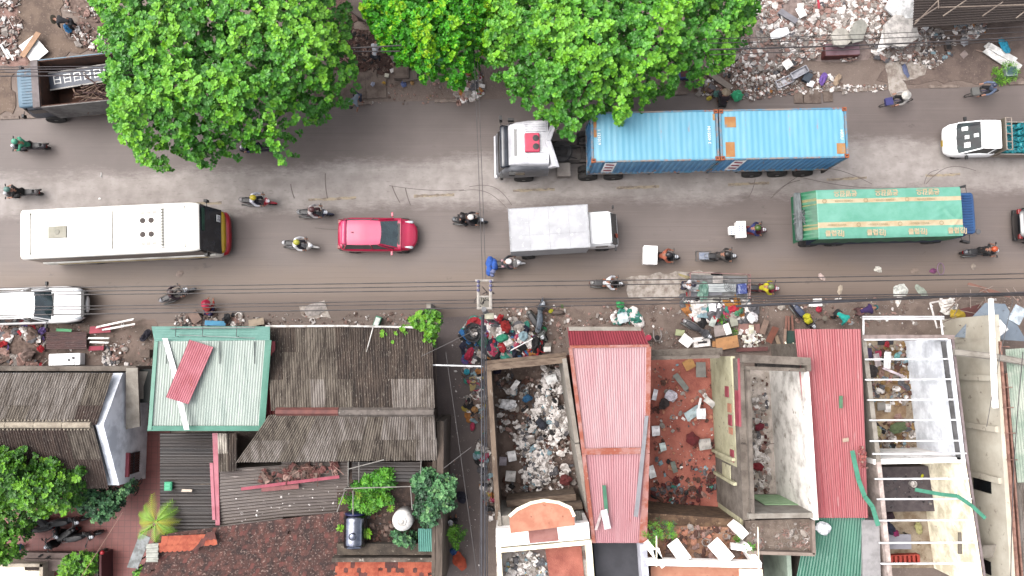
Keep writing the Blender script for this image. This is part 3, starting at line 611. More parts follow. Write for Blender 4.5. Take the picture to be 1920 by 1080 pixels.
g = B(); a, b = P(1066, 616, 4.3), P(1202, 616, 4.3); g.bx(a.x, b.x, a.y - .1, a.y + .08, 4.2, 4.34); g.build('gutter', CONL, fr, world=True)
g = B(); under(g, [(1080, 640, 4.2), (1206, 640, 4.2), (1204, 848, 4.5), (1102, 850, 4.5)], shrink=.97); under(g, [(1102, 851, 4.5), (1204, 849, 4.5), (1196, 1012, 4.2), (1120, 1012, 4.2)], shrink=.97); g.build('wall', CON, h, world=True)
g = B(); wl(g, (1078, 665), (1112, 1010), 4.3, .16); g.build('party_wall', RUST, h, world=True)
h = house('slate_roof_annex', 'small flat dark slate coloured roof behind the pink roof', 1158, 1050, 'annex')
g = B(); under(g, [(1112, 1012, 3.6), (1200, 1012, 3.6), (1196, 1130, 3.6), (1122, 1130, 3.6)], drop=0, shrink=1); g.build('roof', M('slate_membrane', (76, 76, 84), (62, 62, 70), rough=.8, sc_=1.2), h, world=True)
# --- roofless red floor shop
h = room('red_floor_shop', 'roofless shop with brick red floor and a pale yellow side wall', [(1222, 672), (1218, 965)], [(1372, 668), (1392, 985)], 4.0, REDFL, YEL)
g = B(); wl(g, (1374, 668), (1392, 985), 4.0, .2); w = g.build('side_wall', YEL, h, world=True)
g = B(); wx = lambda y: P(1374 + (y - 668) * .057, y, 4.0).x - .115
for y, hh, l, m_ in ((735, 3.4, .5, 0), (765, 3.7, .4, 1), (788, 3.7, .5, 0), (808, 3.7, .3, 1), (855, 3.7, .55, 0)):
    g = B(); x = wx(y); yy = P(1370, y, 3.5).y; g.bx(x - .03, x, yy - l / 2, yy + l / 2, hh - .6, hh); g.build('painted_patch', ORG_T if m_ else PINKP, w, world=True)
g = B()
for y in (860, 905):
    x = wx(y); yy = P(1370, y, 3.5).y; g.bx(x - .16, x + .002, yy - .07, yy + .07, .1, 3.9)
x = wx(880); yy = P(1360, 882, 2).y; g.bx(x - .04, x, yy - .35, yy + .35, 1.6, 3.0); g.build('pilaster', YEL, w, world=True)
g = B(); wl(g, (1216, 672), (1350, 668), 3.9, .16, 2.9); wl(g, (1216, 662), (1355, 658), 3.2, .3, 2.9); g.build('front_lintel', CON, h, world=True)
g = B(); wl(g, (1212, 972), (1392, 985), 3.2, .5, 0); g.build('back_wall', M('ornate_brown_wall', (150, 118, 90), (104, 76, 56), rough=.9, sc_=2.4, c3=(200, 170, 140), sc3=6), h, world=True)
# --- narrow roofless shop
h = room('narrow_white_shop', 'roofless narrow shop with tall bright white inner wall', [(1402, 690), (1410, 975)], [(1508, 690), (1526, 972)], 5.0, M('ash_floor', (214, 202, 192), (176, 164, 152), sc_=2, bump=.5), WHT)
g = B(); wl(g, (1512, 690), (1530, 975), 5.0, .22); g.build('side_wall', WHD, h, world=True)
g = B(); wl(g, (1403, 690), (1412, 975), 4.97, .16); wl(g, (1388, 672), (1400, 975), 4.7, .3); g.build('side_wall', CON, h, world=True)
g = B(); wl(g, (1385, 672), (1388, 800), 4.72, .1, 4.1); g.build('painted_strip', PINKP, h, world=True)
g = B(); wl(g, (1404, 968), (1532, 966), 4.985, .22); w = g.build('back_wall', CONL, h, world=True)
g = B(); a = P(1410, 935, 1.2); b = P(1480, 935, 1.2); yb = P(1440, 966, 5.0).y + .112; g.bx(a.x, b.x, yb, yb + .02, .5, 3.2); g.build('green_panel', M('mint_panel', (186, 220, 176), (160, 200, 150), sc_=3), w, world=True)
g = B(); wl(g, (1392, 672), (1520, 678), 5.3, .35, 4.9); wl(g, (1398, 690), (1512, 694), 5.1, .16, 4.6); wl(g, (1516, 672), (1517, 696), 5.28, .2, 4.6); g.build('ring_beam', CON, h, world=True)
g = B(); wl(g, (1420, 683), (1500, 685), 4.8, .3, 4.4); g.build('gutter_channel', M('dark_ash', (92, 82, 78), (60, 54, 52), sc_=6, lo=.45, hi=.55), h, world=True)
# terrace box south of it
h = house('debris_terrace', 'small walled grey roof terrace covered with broken wire and dust', 1463, 1005, 'terrace')
g = B(); under(g, [(1400, 978, 4.6), (1528, 974, 4.6), (1526, 1038, 4.6), (1402, 1032, 4.6)], drop=.2, shrink=1); g.build('floor', M('dusty_terrace', (168, 150, 136), (134, 116, 104), rough=.95, sc_=3, bump=.6, c3=(200, 184, 170), sc3=10), h, world=True)
g = B(); wl(g, (1402, 1036), (1528, 1040), 4.8, .14, 4.2); wl(g, (1525, 976), (1527, 1040), 4.8, .14, 4.2); g.build('parapet', M('taupe_render', (190, 170, 156), (160, 140, 128)), h, world=True)
h = house('green_sided_passage', 'dark passage with a pale green wall below the debris terrace', 1460, 1070, 'passage')
g = B(); wl(g, (1478, 1030), (1484, 1130), 3.6, .2); g.build('side_wall', M('pale_green_wall', (164, 180, 164), (140, 156, 140)), h, world=True)
# --- red and green roofs
h = house('red_roofed_shop', 'long shop with bright red corrugated roof between two roofless shops', 1560, 790, 'shop')
g = B(); g.corr(P(1490, 617, 4.6), P(1614, 617, 4.6), P(1628, 971, 4.4), P(1527, 971, 4.4), .115, .016, 4, 6, jit=.04); g.build('roof', REDR, h, world=True)
g = B(); under(g, [(1500, 640, 4.3), (1604, 640, 4.3), (1618, 965, 4.1), (1534, 965, 4.1)], shrink=.98); g.build('wall', CON, h, world=True)
h = house('green_roofed_annex', 'deep green corrugated roof directly below the bright red roof', 1560, 1020, 'annex')
g = B(); g.corr(P(1516, 968, 4.0), P(1622, 968, 4.0), P(1612, 1110, 3.8), P(1488, 1110, 3.8), .12, .016, 3, 6); g.build('roof', GRNR, h, world=True)
g = B(); under(g, [(1524, 975, 3.7), (1612, 975, 3.7), (1604, 1105, 3.5), (1496, 1105, 3.5)], shrink=.98); g.build('wall', CON, h, world=True)
h = house('grey_side_strip', 'long smooth grey wall top between green roof and beamed shop', 1625, 1020, 'wall')
g = B(); wl(g, (1632, 975), (1636, 1130), 4.0, .8); g.build('wall_top', M('smooth_grey', (196, 192, 192), (176, 172, 172)), h, world=True)
# --- beamed roofless shop
h = room('beamed_shop', 'roofless shop crossed by thin white steel roof beams', [(1618, 636), (1645, 866), (1668, 1110)], [(1777, 636), (1806, 866), (1842, 1110)], 4.2, M('pale_rubbish_floor', (190, 174, 152), (150, 128, 104), rough=.95, sc_=1.4, bump=.5, c3=(120, 90, 60), sc3=2, lo3=.6), WHT)
g = B(); wl(g, (1620, 636), (1648, 866), 4.2, .2); g.mat(1); wl(g, (1648, 866), (1672, 1110), 4.2, .2); g.build('side_wall', [CONL, M('blush_wall', (232, 214, 206), (206, 186, 176))], h, world=True)
g = B(); wl(g, (1780, 636), (1808, 866), 4.2, .12); g.mat(1); wl(g, (1808, 866), (1844, 1110), 4.2, .12); g.build('side_wall', [BWH, CREAM], h, world=True)
g = B(); wl(g, (1787, 636), (1815, 866), 4.25, .1); wl(g, (1815, 866), (1851, 1110), 4.25, .1); g.build('wall_cap', M('mauve_grey_cap', (176, 158, 158), (140, 122, 122), sc_=3), h, world=True)
g = B(); wl(g, (1616, 632), (1790, 632), 4.3, .2, 3.2); g.build('front_lintel', M('rosy_concrete', (190, 170, 164), (156, 138, 132), sc_=3), h, world=True)
g = B(); wl(g, (1638, 866), (1812, 862), 4.1, .22); g.build('partition_wall', WHT, h, world=True)
g = B(); v = [P(1640, 876, 1.0), P(1770, 874, 1.0), P(1776, 958, 1.0), P(1645, 960, 1.0)]; g.hexa([(p.x, p.y, .1) for p in v[::-1]], [(p.x, p.y, 1.0) for p in v[::-1]]); g.build('raised_floor', DGF, h, world=True)
for k, (y, x0, x1) in enumerate([(637, 1620, 1776), (674, 1622, 1778), (712, 1622, 1786), (750, 1626, 1788), (788, 1630, 1798), (827, 1631, 1800), (851, 1636, 1812), (898, 1640, 1816), (936, 1644, 1822), (976, 1646, 1826), (1018, 1648, 1830), (1057, 1652, 1836)]):
    g = B(); a, b = P(x0, y, 4.3), P(x1, y - 1, 4.3); w = .033
    g.hexa([(a.x, a.y - w, 4.24), (b.x, b.y - w, 4.24), (b.x, b.y + w, 4.24), (a.x, a.y + w, 4.24)], [(a.x, a.y - w, 4.33), (b.x, b.y - w, 4.33), (b.x, b.y + w, 4.33), (a.x, a.y + w, 4.33)]); g.build('roof_beam', WSTEEL, h, world=True)
g = B()
for a, b in (((1617, 598), (1770, 598)), ((1619, 598), (1619, 630)), ((1764, 598), (1768, 630)), ((1617, 594), (1770, 594))): g.tube([P(*a, 4.0), P(*b, 4.0)], .045, 6)
g.build('awning_frame', WSTEEL, h, world=True)
g = B(); p = [P(1765, 640, 4.1), P(1773, 640, 4.1), P(1802, 862, 4.1), P(1794, 862, 4.1)]; g.slab(*p, .06); g.build('edge_rail', GREYM, h, world=True)
# room fittings
t = T('cream_cabinet', 'low pale table with clothes thrown over it in the cream room', 'table', P(1675, 1010, .12)); g = B(); v = P(1675, 1012, 1.0)
g.bx(-.55, .55, -.35, .35, .6, .68); g.build('tabletop', M('lilac_top', (190, 188, 200), (170, 168, 180)), t); g = B()
for x in (-.5, .5):
    for y in (-.3, .3): g.bx(x - .03, x + .03, y - .03, y + .03, 0, .6)
g.build('leg', GREYM, t)
t = T('red_crate', 'bright red slatted plastic crate on the cream room floor', 'crate', P(1690, 1045, .12), R(2)); g = B()
for k in range(7): g.bx(-.7 + k * .22, -.58 + k * .22, -.18, .18, .3, .34)
g.bx(-.72, .74, -.2, -.16, 0, .36); g.bx(-.72, .74, .16, .2, 0, .36); g.bx(-.72, -.68, -.2, .2, 0, .36); g.bx(.7, .74, -.2, .2, 0, .36); g.bx(-.7, .7, -.18, .18, .02, .05); g.build('crate_shell', M('crate_red', (226, 84, 62), (206, 66, 48)), t)
t = T('leaning_board', 'grey board leaning on the cream wall', 'board', P(1755, 1000, 1.0)); g = B(); g.slab((-.1, .5, 2.2), (.12, .5, 2.2), (.2, -.5, 2.0), (-.05, -.5, 2.0), .05); g.build('panel', M('grey_board', (150, 140, 128), (130, 120, 108)), t)
# --- far right building
h = house('beige_block', 'tall beige rendered building at the right edge with bare pilasters and small windows', 1850, 850, 'building')
g = B(); a = P(1872, 640, 4.6); b = P(1905, 1110, 4.6)
wl(g, (1868, 590), (1902, 1130), 4.6, .22); wl(g, (1790, 640), (1868, 636), 4.6 * .3, .2, 0, 4.6); w = g.build('side_wall', BEIGE, h, world=True)
wxx = lambda y: P(1868 + (y - 590) * .063, y, 4.6).x - .112
g = B()
for y in (708, 800, 893): x = wxx(y); yy = P(1850, y, 3).y; g.bx(x - .14, x + .003, yy - .13, yy + .13, 0, 4.4)
g.build('pilaster', BEIGE, w, world=True)
g = B(); x = wxx(905); yy = P(1850, 905, 2.6).y; g.bx(x - .03, x + .002, yy - .35, yy + .35, 2.2, 3.6); g.build('window', GLS, w, world=True); g = B(); x = wxx(1060); yy = P(1860, 1060, 2.6).y; g.bx(x - .03, x + .002, yy - .3, yy + .3, 1.6, 3.2); wi = g.build('window', GLS, w, world=True)
g = B(); x = wxx(1040); yy = P(1860, 1036, 2.6).y; g.bx(x - .45, x, yy - .06, yy + .06, 3.2, 3.3); g.slab((x - .5, yy + .5, 3.5), (x, yy + .6, 3.7), (x, yy, 3.4), (x - .5, yy, 3.2), .05); g.build('window_hood', CONL, w, world=True)
g = B(); wl(g, (1876, 640), (1912, 1120), 4.7, .1); wl(g, (1888, 700), (1920, 1120), 4.4, .08)
for y in (650, 676, 726, 764, 812, 862): g.tube([P(1872 + (y - 640) * .07, y, 4.7), P(1892 + (y - 640) * .07, y, 4.6)], .025, 5)
g.build('rusty_frame', M('rusty_pink_steel', (200, 150, 130), (150, 104, 90), sc_=4), h, world=True)
g = B(); g.corr(P(1885, 655, 4.4), P(1960, 650, 4.4), P(1990, 900, 4.4), P(1908, 905, 4.4), .115, .014, 2, 6); g.build('roof', M('mint_sheet', (206, 214, 198), (170, 192, 172), sc_=1, lo=.4, hi=.6), h, world=True)
g = B(); g.corr(P(1900, 905, 4.0), P(1990, 900, 4.0), P(2010, 1110, 4.0), P(1916, 1110, 4.0), .115, .014, 2, 6); g.build('rear_roof', FB, h, world=True)
g = B(); g.tube([P(1788, 660, 4.5), P(1860, 668, 4.7), P(1925, 680, 4.7)], .15, 8); g.build('concrete_beam', CONL, h, world=True)
g = B(); v = P(1858, 560, 5.0); g.slab(P(1855, 560, 4.9), P(1863, 560, 4.9), P(1872, 765, 4.9), P(1862, 765, 4.9), .1); g.build('white_post', WHT, h, world=True)
g = B(); g.prism([(p.x, p.y) for p in (P(1870, 700, 4), P(1985, 700, 4), P(2020, 1110, 4), P(1905, 1110, 4))], 0, .4); g.build('floor', DFLR, h, world=True)
# --- bottom centre houses
h = house('arched_balcony_house', 'house front with salmon arched canopy over a broken white balcony', 1020, 1040)
g = B(); pts = [(957, 1000), (955, 968), (970, 955), (995, 943), (1020, 938), (1048, 942), (1070, 952), (1077, 968), (1078, 985)]
v = [P(*p, 5.2 - (1000 - p[1]) * .005) for p in pts]; n = len(v); a = [g.pt(p) for p in v]; b = [g.pt(p - Vector((0, 0, .18))) for p in v]; g.face(a[::-1]); g.face(b)
for k in range(n): g.face((a[k], a[(k + 1) % n], b[(k + 1) % n], b[k]))
cn = g.build('arched_canopy', ORG_T, h, world=True)
g = B(); g.tube([p + Vector((0, 0, .02)) for p in v[1:-1]], .075, 6); g.build('canopy_rim', CREAM, cn, world=True)
g = B(); under(g, [(930, 992, 4.6), (1104, 980, 4.6), (1106, 1010, 4.6), (930, 1026, 4.6)], drop=0, shrink=1); f = g.build('front_ledge', WHT, h, world=True)
g = B(); v = [P(990, 992, 4.62), P(1044, 988, 4.62), P(1048, 1014, 4.62), P(993, 1019, 4.62)]; g.slab(*v, .04); g.build('salmon_inset', M('dusty_pink', (206, 142, 132), (188, 120, 110)), f, world=True)
g = B(); under(g, [(930, 1028, 3.2), (1106, 1012, 3.2), (1112, 1130, 3.2), (932, 1130, 3.2)], drop=0, shrink=1); g.build('floor', M('rubbly_white_floor', (214, 206, 200), (150, 130, 124), rough=.95, sc_=1.1, lo=.45, hi=.56, bump=.5, c3=(120, 100, 94), sc3=5), h, world=True)
g = B(); v = [P(1022, 1028, 3.3), P(1090, 1024, 3.3), P(1098, 1110, 3.3), P(1034, 1110, 3.3)]; g.slab(*v, .06); g.build('fallen_red_slab', REDFL, h, world=True)
g = B(); wl(g, (935, 1026), (940, 1130), 4.4, .2); wl(g, (1104, 1012), (1114, 1130), 4.4, .22); wl(g, (932, 1033), (1106, 1017), 4.5, .18); g.build('parapet', CREAM, h, world=True)
g = B(); v = [(933, 968, 4.0), (958, 966, 4.0), (958, 992, 4.0), (933, 992, 4.0)]; under(g, v, drop=0, shrink=1); g.build('side_shelf', CONL, h, world=True); g = B(); g.corr(P(1078, 958, 4.0), P(1090, 958, 4.0), P(1094, 980, 4.0), P(1079, 980, 4.0), .1, .015, 1, 6); g.build('side_shelf', M('grey_shelf', (160, 158, 150), (126, 122, 114), sc_=4), h, world=True)
g = B(); wl(g, (936, 960), (940, 1000), 4.1, .1, 2); g.build('drain_pipe', CONL, h, world=True)
h = house('pergola_balcony_house', 'house front with white concrete pergola bars over a salmon balcony full of broken plaster', 1315, 1030)
g = B(); under(g, [(1212, 985, 3.4), (1405, 990, 3.4), (1425, 1060, 3.4), (1215, 1060, 3.4)], drop=0, shrink=1); g.build('floor', M('salmon_debris_floor', (206, 156, 126), (150, 108, 84), rough=.95, sc_=1.5, lo=.42, hi=.58, bump=.6, c3=(104, 70, 56), sc3=2.2, lo3=.6), h, world=True)
g = B(); wl(g, (1206, 1020), (1214, 1130), 4.6, .3); g.build('side_wall', M('lavender_grey_wall', (200, 200, 210), (176, 176, 188)), h, world=True)
g = B(); wl(g, (1214, 1055), (1428, 1060), 4.9, .24, 4.4); wl(g, (1230, 1030), (1238, 1056), 4.7, .3, 4.4); wl(g, (1212, 1018), (1246, 1062), 4.7, .3, 3.4); wl(g, (1398, 1024), (1424, 1060), 4.7, .3, 3.4)
wl(g, (1262, 1018), (1287, 1052), 4.85, .55, 4.6); wl(g, (1338, 1018), (1368, 1052), 4.85, .6, 4.6); wl(g, (1384, 990), (1398, 1006), 4.7, .4, 3.4); wl(g, (1372, 1025), (1410, 1030), 4.6, .25, 4.3); g.build('pergola', WHT, h, world=True)
g = B(); under(g, [(1220, 1062, 3.8), (1428, 1064, 3.8), (1432, 1130, 3.8), (1222, 1130, 3.8)], drop=0, shrink=1); g.mat(1); v = [(1386, 1066, 3.9), (1430, 1067, 3.9), (1432, 1130, 3.9), (1388, 1130, 3.9)]; under(g, v, drop=0, shrink=.98); g.build('lower_ledge', [ORG_T, CREAM], h, world=True)
g = B(); g.tube([P(1231, 1005, 4.9), P(1231, 1062, 4.9)], .03, 6); g.tube([P(1421, 988, 5.1), P(1423, 1075, 5.1)], .03, 6); g.build('rail_post', CREAM, h, world=True)
# --- wall along alley west side tops, top right shed
h = house('lattice_shed', 'dark corrugated lattice roof crossed by pale poles at the top right corner', 1820, 10, 'shed')
g = B(); g.corr(P(1712, 52, 2.8), P(1716, -60, 3.6), P(2000, -60, 3.6), P(2000, 34, 2.8), .12, .03, 3, 6); g.build('roof', M('sooty_sheet', (84, 70, 64), (60, 50, 46), rough=.9, sc_=3, stretch=(8, 8, 1), c3=(140, 126, 116), sc3=3), h, world=True)
g = B()
for a, b in (((1714, 46), (1790, -30)), ((1760, 14), (1960, 8)), ((1716, 40), (1758, 13)), ((1768, 30), (1812, 0)), ((1842, 30), (1880, 4)), ((1905, 34), (1950, 0)), ((1758, -20), (1760, 16))): g.tube([P(*a, 3.7), P(*b, 3.8)], .035, 5)
g.build('pole_frame', M('pale_bamboo', (176, 158, 142), (140, 122, 110)), h, world=True)
g = B(); under(g, [(1735, 8, 2.6), (1990, 0, 2.6), (1990, -50, 3.2), (1735, -50, 3.2)]); g.build('wall', CON, h, world=True)
h = house('north_shed', 'corner of a grey roof slab between the tree crowns at the top edge', 668, 25, 'shed')
g = B(); g.slab(P(640, -40, 2.6), P(720, -40, 2.6), P(712, 58, 2.6), P(655, 20, 2.6), .15); g.build('roof', M('taupe_slab', (140, 122, 112), (116, 98, 90)), h, world=True)
g = B(); v = P(685, -10, 2.4); g.bx(v.x - .8, v.x + .6, v.y - .3, v.y + 1.5, 0, 2.44); g.build('wall', CON, h, world=True)
# ================= vehicles =================
TYRE = M('tyre_rubber', (44, 42, 42), (62, 58, 56), rough=.9, sc_=4); RIM = M('steel_rim', (150, 150, 150), (110, 108, 106), rough=.4, metal=.6)
GLASS = M('windscreen', (70, 92, 98), (44, 60, 66), rough=.06, sc_=1.2, spec=.8); GLASSD = M('tinted_glass', (34, 38, 42), (20, 22, 26), rough=.06, spec=.8)
WPAINT = M('white_paint', (250, 250, 250), (238, 238, 238), rough=.25, sc_=.8, coat=.3); WBUS = M('white_roof_paint', (242, 240, 232), (236, 228, 210), rough=.4, sc_=.5, lo=.5, hi=.75)
BLKP = M('black_plastic', (40, 40, 42), (56, 54, 54), rough=.6, sc_=5); CHAS = M('dirty_chassis', (92, 84, 80), (64, 58, 56), rough=.8, sc_=3)
LAMP = M('lamp_lens', (226, 230, 236), (200, 206, 212), rough=.15); LAMPR = M('tail_lens', (170, 30, 34), (140, 24, 28), rough=.2); YPL = M('plate_yellow', (226, 190, 60)); PAPER = M('paper', (246, 246, 244), (228, 228, 226))
def wheel(par, x, y, r=.3, w=.2, hub=RIM):
    g = B(); s = 1 if y > 0 else -1
    g.lathe((x, y, r), [(r * .62, -w / 2), (r * .93, -w / 2), (r, -w * .36), (r, w * .36), (r * .93, w / 2), (r * .62, w / 2)], 20, 'y'); o = g.build('wheel', TYRE, par, smooth=True, auto=40)
    g = B(); g.lathe((x, y, r), [(r * .6, -w * .45), (r * .6, w * .45)] if s > 0 else [(r * .6, -w * .45), (r * .6, w * .45)], 16, 'y'); g.lathe((x, y + s * w * .45, r), [(r * .25, -.02), (r * .2, .02)], 8, 'y'); g.build('rim', hub, o)
def mirror(par, x, y, z, s, m=BLKP, size=(.1, .2, .16), arm=.14):
    g = B(); g.tube([(x, y - s * arm, z - .04), (x, y, z)], .02, 5); g.cbox((x, y + s * size[1] / 2, z), size, (0, 0, 0)); g.build('mirror', m, par, bevel=.03)
def car(root, L, W, paint, hoodz=.95, roofz=1.5, sill=.22, x_ws=(.16, .30), x_roof=(-.40, .14), rear_glass=.05, suv=False, roofm=None, trim=BLKP, glass=GLASS):
    """x forward, fractions of the length; ws = windscreen (top, bottom)"""
    h = L / 2; w = W / 2
    g = B(); tail = hoodz + .08
    st = [(-h, w * .6, sill + .22, tail - .2, 3.5), (-h + .08, w * .82, sill + .08, tail - .06, 4), (-h + .3, w * .96, sill, tail, 4.5), (-h + .7, w, sill, tail, 5), (-.1 * L, w, sill, hoodz + .06, 5), (.2 * L, w * .99, sill, hoodz + .05, 5),
          (.3 * L, w * .985, sill, hoodz + .02, 4.5), (h - .75, w * .96, sill, hoodz - .05, 4), (h - .45, w * .9, sill, hoodz - .1, 3.6), (h - .22, w * .76, sill + .02, hoodz - .16, 3.2), (h - .08, w * .56, sill + .08, hoodz - .24, 3), (h, w * .34, sill + .16, hoodz - .32, 3)]
    g.loft(st, 36); body = g.build('body', paint, root, smooth=True, auto=50)
    z0 = hoodz + .0; xr0, xr1 = x_roof[0] * L - rear_glass * L, x_roof[0] * L; xf1, xf0 = x_ws[0] * L, x_ws[1] * L; wb, wr = w * .9, w * .72
    g = B()
    lo = [(xr0, wb * .94), (xr0 + .12, wb), (xf0 - .35, wb), (xf0 - .08, wb * .86), (xf0 + .06, 0)]; hi = [(xr1, wr * .95), (xr1 + .15, wr), (xf1 - .15, wr), (xf1, wr * .9), (xf1 + .05, 0)]
    full = lambda l: l + [(x, -y) for x, y in l[-2::-1]]
    a = [g.pt((x, y, z0)) for x, y in full(lo)]; b = [g.pt((x, y, roofz - .03)) for x, y in full(hi)]; n = len(a)
    for k in range(n): g.face((a[(k + 1) % n], a[k], b[k], b[(k + 1) % n]))
    gl = g.build('windows', glass, root)
    g = B()  # roof skin, slightly domed
    xs = [xr1 - .1] + [xr1 + (xf1 - xr1) * k / 8 for k in range(9)]; rows = []
    for i, x in enumerate(xs):
        ww = wr * (.9 if i == 0 else 1.02 if i < 8 else .97); zz = roofz - (.06 if i == 0 else .03 * abs(i - 5) / 4); r = []
        for k in range(9):
            t = k / 8 * 2 - 1; bow = .05 * (1 - t * t) if i == 9 else 0; r.append(g.pt((x + bow, ww * t, zz - .05 * t ** 4)))
        rows.append(r)
    for p, q in zip(rows, rows[1:]):
        for k in range(8): g.face((p[k], q[k], q[k + 1], p[k + 1]))
    lo_ = [g.pt((g.v[i].x, g.v[i].y, g.v[i].z - .06)) for i in rows[0] + [r[-1] for r in rows[1:]] + rows[-1][-2::-1] + [r[0] for r in rows[-2:0:-1]]]
    up = rows[0] + [r[-1] for r in rows[1:]] + rows[-1][-2::-1] + [r[0] for r in rows[-2:0:-1]]; n = len(up)
    for k in range(n): g.face((up[k], up[(k + 1) % n], lo_[(k + 1) % n], lo_[k]))
    rf = g.build('roof', roofm or paint, root, smooth=True, auto=50)
    for s in (1, -1):
        for p, q in (((xf0 - .3, wb * s, z0), (xf1 - .1, wr * s, roofz - .03)), ((xr0 + .1, wb * s, z0), (xr1 + .1, wr * s, roofz - .03)), ((-.05 * L, wb * s, z0), (-.06 * L, wr * s, roofz - .03)), ((xf0 - .1, wb * .9 * s, z0), (xf1 - .02, wr * .93 * s, roofz - .03))): g = B(); g.tube([p, q], .035, 5); g.build('pillar', paint, root)
    for s in (1, -1):
        g = B(); g.loft([(h - .6, .02, hoodz - .2, hoodz - .1), (h - .42, .06, hoodz - .3, hoodz - .1), (h - .26, .08, hoodz - .36, hoodz - .16), (h - .2, .04, hoodz - .36, hoodz - .22)], 10, 2.5, yc=s * w * .74); g.build('headlight', LAMP, root, smooth=True)
        g = B(); g.cbox((-h + .1, s * w * .72, hoodz - .12), (.18, .26, .18)); g.build('tail_light', LAMPR, root, bevel=.04)
        mirror(root, xf0 - .35, s * (w + .02), hoodz + .02, s, paint if not suv else BLKP)
        for x in (-.3 * L, .31 * L): wheel(root, x, s * (w - .11), .32 if not suv else .38, .22)
    g = B(); g.cbox((h - .08, 0, .5), (.1, W * .55, .22)); g.build('grille', trim, root, bevel=.03)
    g = B(); g.cbox((-h + .12, 0, .42), (.22, W * .9, .22)); g.build('rear_bumper', trim, root, bevel=.05)
    g = B(); g.cbox((xf0 - .02, 0, hoodz + .045), (.1, W * .62, .025), (0, 0, 0)); g.build('wiper_cowl', BLKP, root)
    return rf
# --- container truck, facing left
c, a, L = lay((1590, 248, 4.05), (931, 290, 1.1))
CT = T('container_truck', 'white cabbed articulated truck carrying two blue containers end to end', 'truck', c, a)
hx = L / 2; CL = 5.95; c0 = -hx + .02
g = B()
g.bx(-hx, hx - 4.15, -.5, -.38, 1.1, 1.35); g.bx(-hx, hx - 4.15, .38, .5, 1.1, 1.35)
for k in range(9): x = -hx + .1 + k * 1.45; g.bx(x, x + .12, -1.2, 1.2, 1.28, 1.42)
g.bx(-hx, -hx + .1, -1.2, 1.2, .8, 1.42); g.build('trailer', CHAS, CT)
g = B()
g.bx(hx - 6.4, hx - .6, -.45, -.33, .75, 1.0); g.bx(hx - 6.4, hx - .6, .33, .45, .75, 1.0)
for x in (hx - 2.7, hx - 3.4, hx - 4.4, hx - 5.2): g.bx(x, x + .14, -.45, .45, .72, .98)
g.build('chassis', CHAS, CT)
for xx in (-hx + .9, -hx + 2.2, -hx + 3.5, hx - 4.6, hx - 5.9, hx - 1.35):
    for s in (1, -1):
        wheel(CT, xx, s * 1.05, .5, .3)
        if xx < hx - 2: wheel(CT, xx, s * .72, .5, .28)
TRW = M('truck_white', (224, 224, 228), (204, 204, 210), rough=.3, sc_=1, coat=.2); TRG = M('truck_grey', (150, 152, 158), (110, 112, 118), rough=.4, sc_=1)
cx = hx - 1.25
g = B(); g.loft([(hx - 2.55, 1.16, .9, 2.9, 8), (hx - 1.2, 1.2, .8, 2.95, 8), (hx - .45, 1.18, .7, 2.5, 6), (hx - .2, 1.12, .6, 1.9, 5), (hx - .02, 1.05, .5, 1.25, 5), (hx + .04, .95, .5, 1.1, 5)], 32); g.build('cab_body', TRG, CT, smooth=True, auto=45)
g = B(); g.loft([(hx - 2.5, 1.08, 2.6, 3.45, 5), (hx - 1.6, 1.08, 2.6, 3.5, 5), (hx - 1.0, 1.03, 2.6, 3.38, 4.5), (hx - .7, .98, 2.6, 3.15, 4), (hx - .6, .95, 2.6, 2.9, 4)], 32)
for k in range(4):
    for s in (1, -1): g.bx(hx - 2.4, hx - 1.4, s * (.5 + k * .12) - .02, s * (.5 + k * .12) + .02, 3.4, 3.525 - k * .01)
rf = g.build('cab_roof', TRW, CT, smooth=True, auto=45)
g = B()
for s in (1, -1):
    g.hexa([(hx - 2.55, s * .2 if s > 0 else 0, 2.9), (hx - 2.5, s * 1.08, 2.3), (hx - 2.3, s * 1.1, 2.3), (hx - 2.3, 0, 2.9)][::s], [(hx - 2.62, 0, 3.6), (hx - 3.02, s * 1.22, 3.3), (hx - 2.75, s * 1.18, 3.4), (hx - 2.35, 0, 3.6)][::s])
g.build('air_deflector', TRW, CT, bevel=.03)
g = B(); g.hexa([(hx - .08, -1.02, 1.55), (hx - .08, 1.02, 1.55), (hx - .28, 1.08, 1.5), (hx - .28, -1.08, 1.5)][::-1], [(hx - .5, -.96, 2.62), (hx - .5, .96, 2.62), (hx - .62, 1.0, 2.6), (hx - .62, -1.0, 2.6)][::-1]); g.build('windscreen', GLASSD, CT)
g = B(); g.loft([(hx - .62, 1.0, 2.62, 2.72), (hx - .3, 1.06, 2.6, 2.7), (hx - .2, 1.0, 2.56, 2.64)], 12, 3); g.build('sun_visor', M('visor_grey', (78, 84, 96), (56, 60, 70), rough=.2), CT, smooth=True)
g = B(); g.cbox((hx - .95, 0, 3.34), (.16, 1.3, .03), (0, .5, 0)); g.build('roof_vent_strip', GLASSD, CT)
g = B(); g.cbox((hx - 1.72, .08, 3.56), (.72, .92, .14)); ac = g.build('air_conditioner', M('hot_pink_unit', (246, 50, 104), (226, 40, 90), rough=.4), CT, bevel=.05)
for s in (1, -1): g = B(); g.lathe((hx - 1.9, .08 + s * .2, 3.63), [(.15, 0), (.15, .02), (.03, .03)], 16); g.build('fan_grille', BLKP, ac)
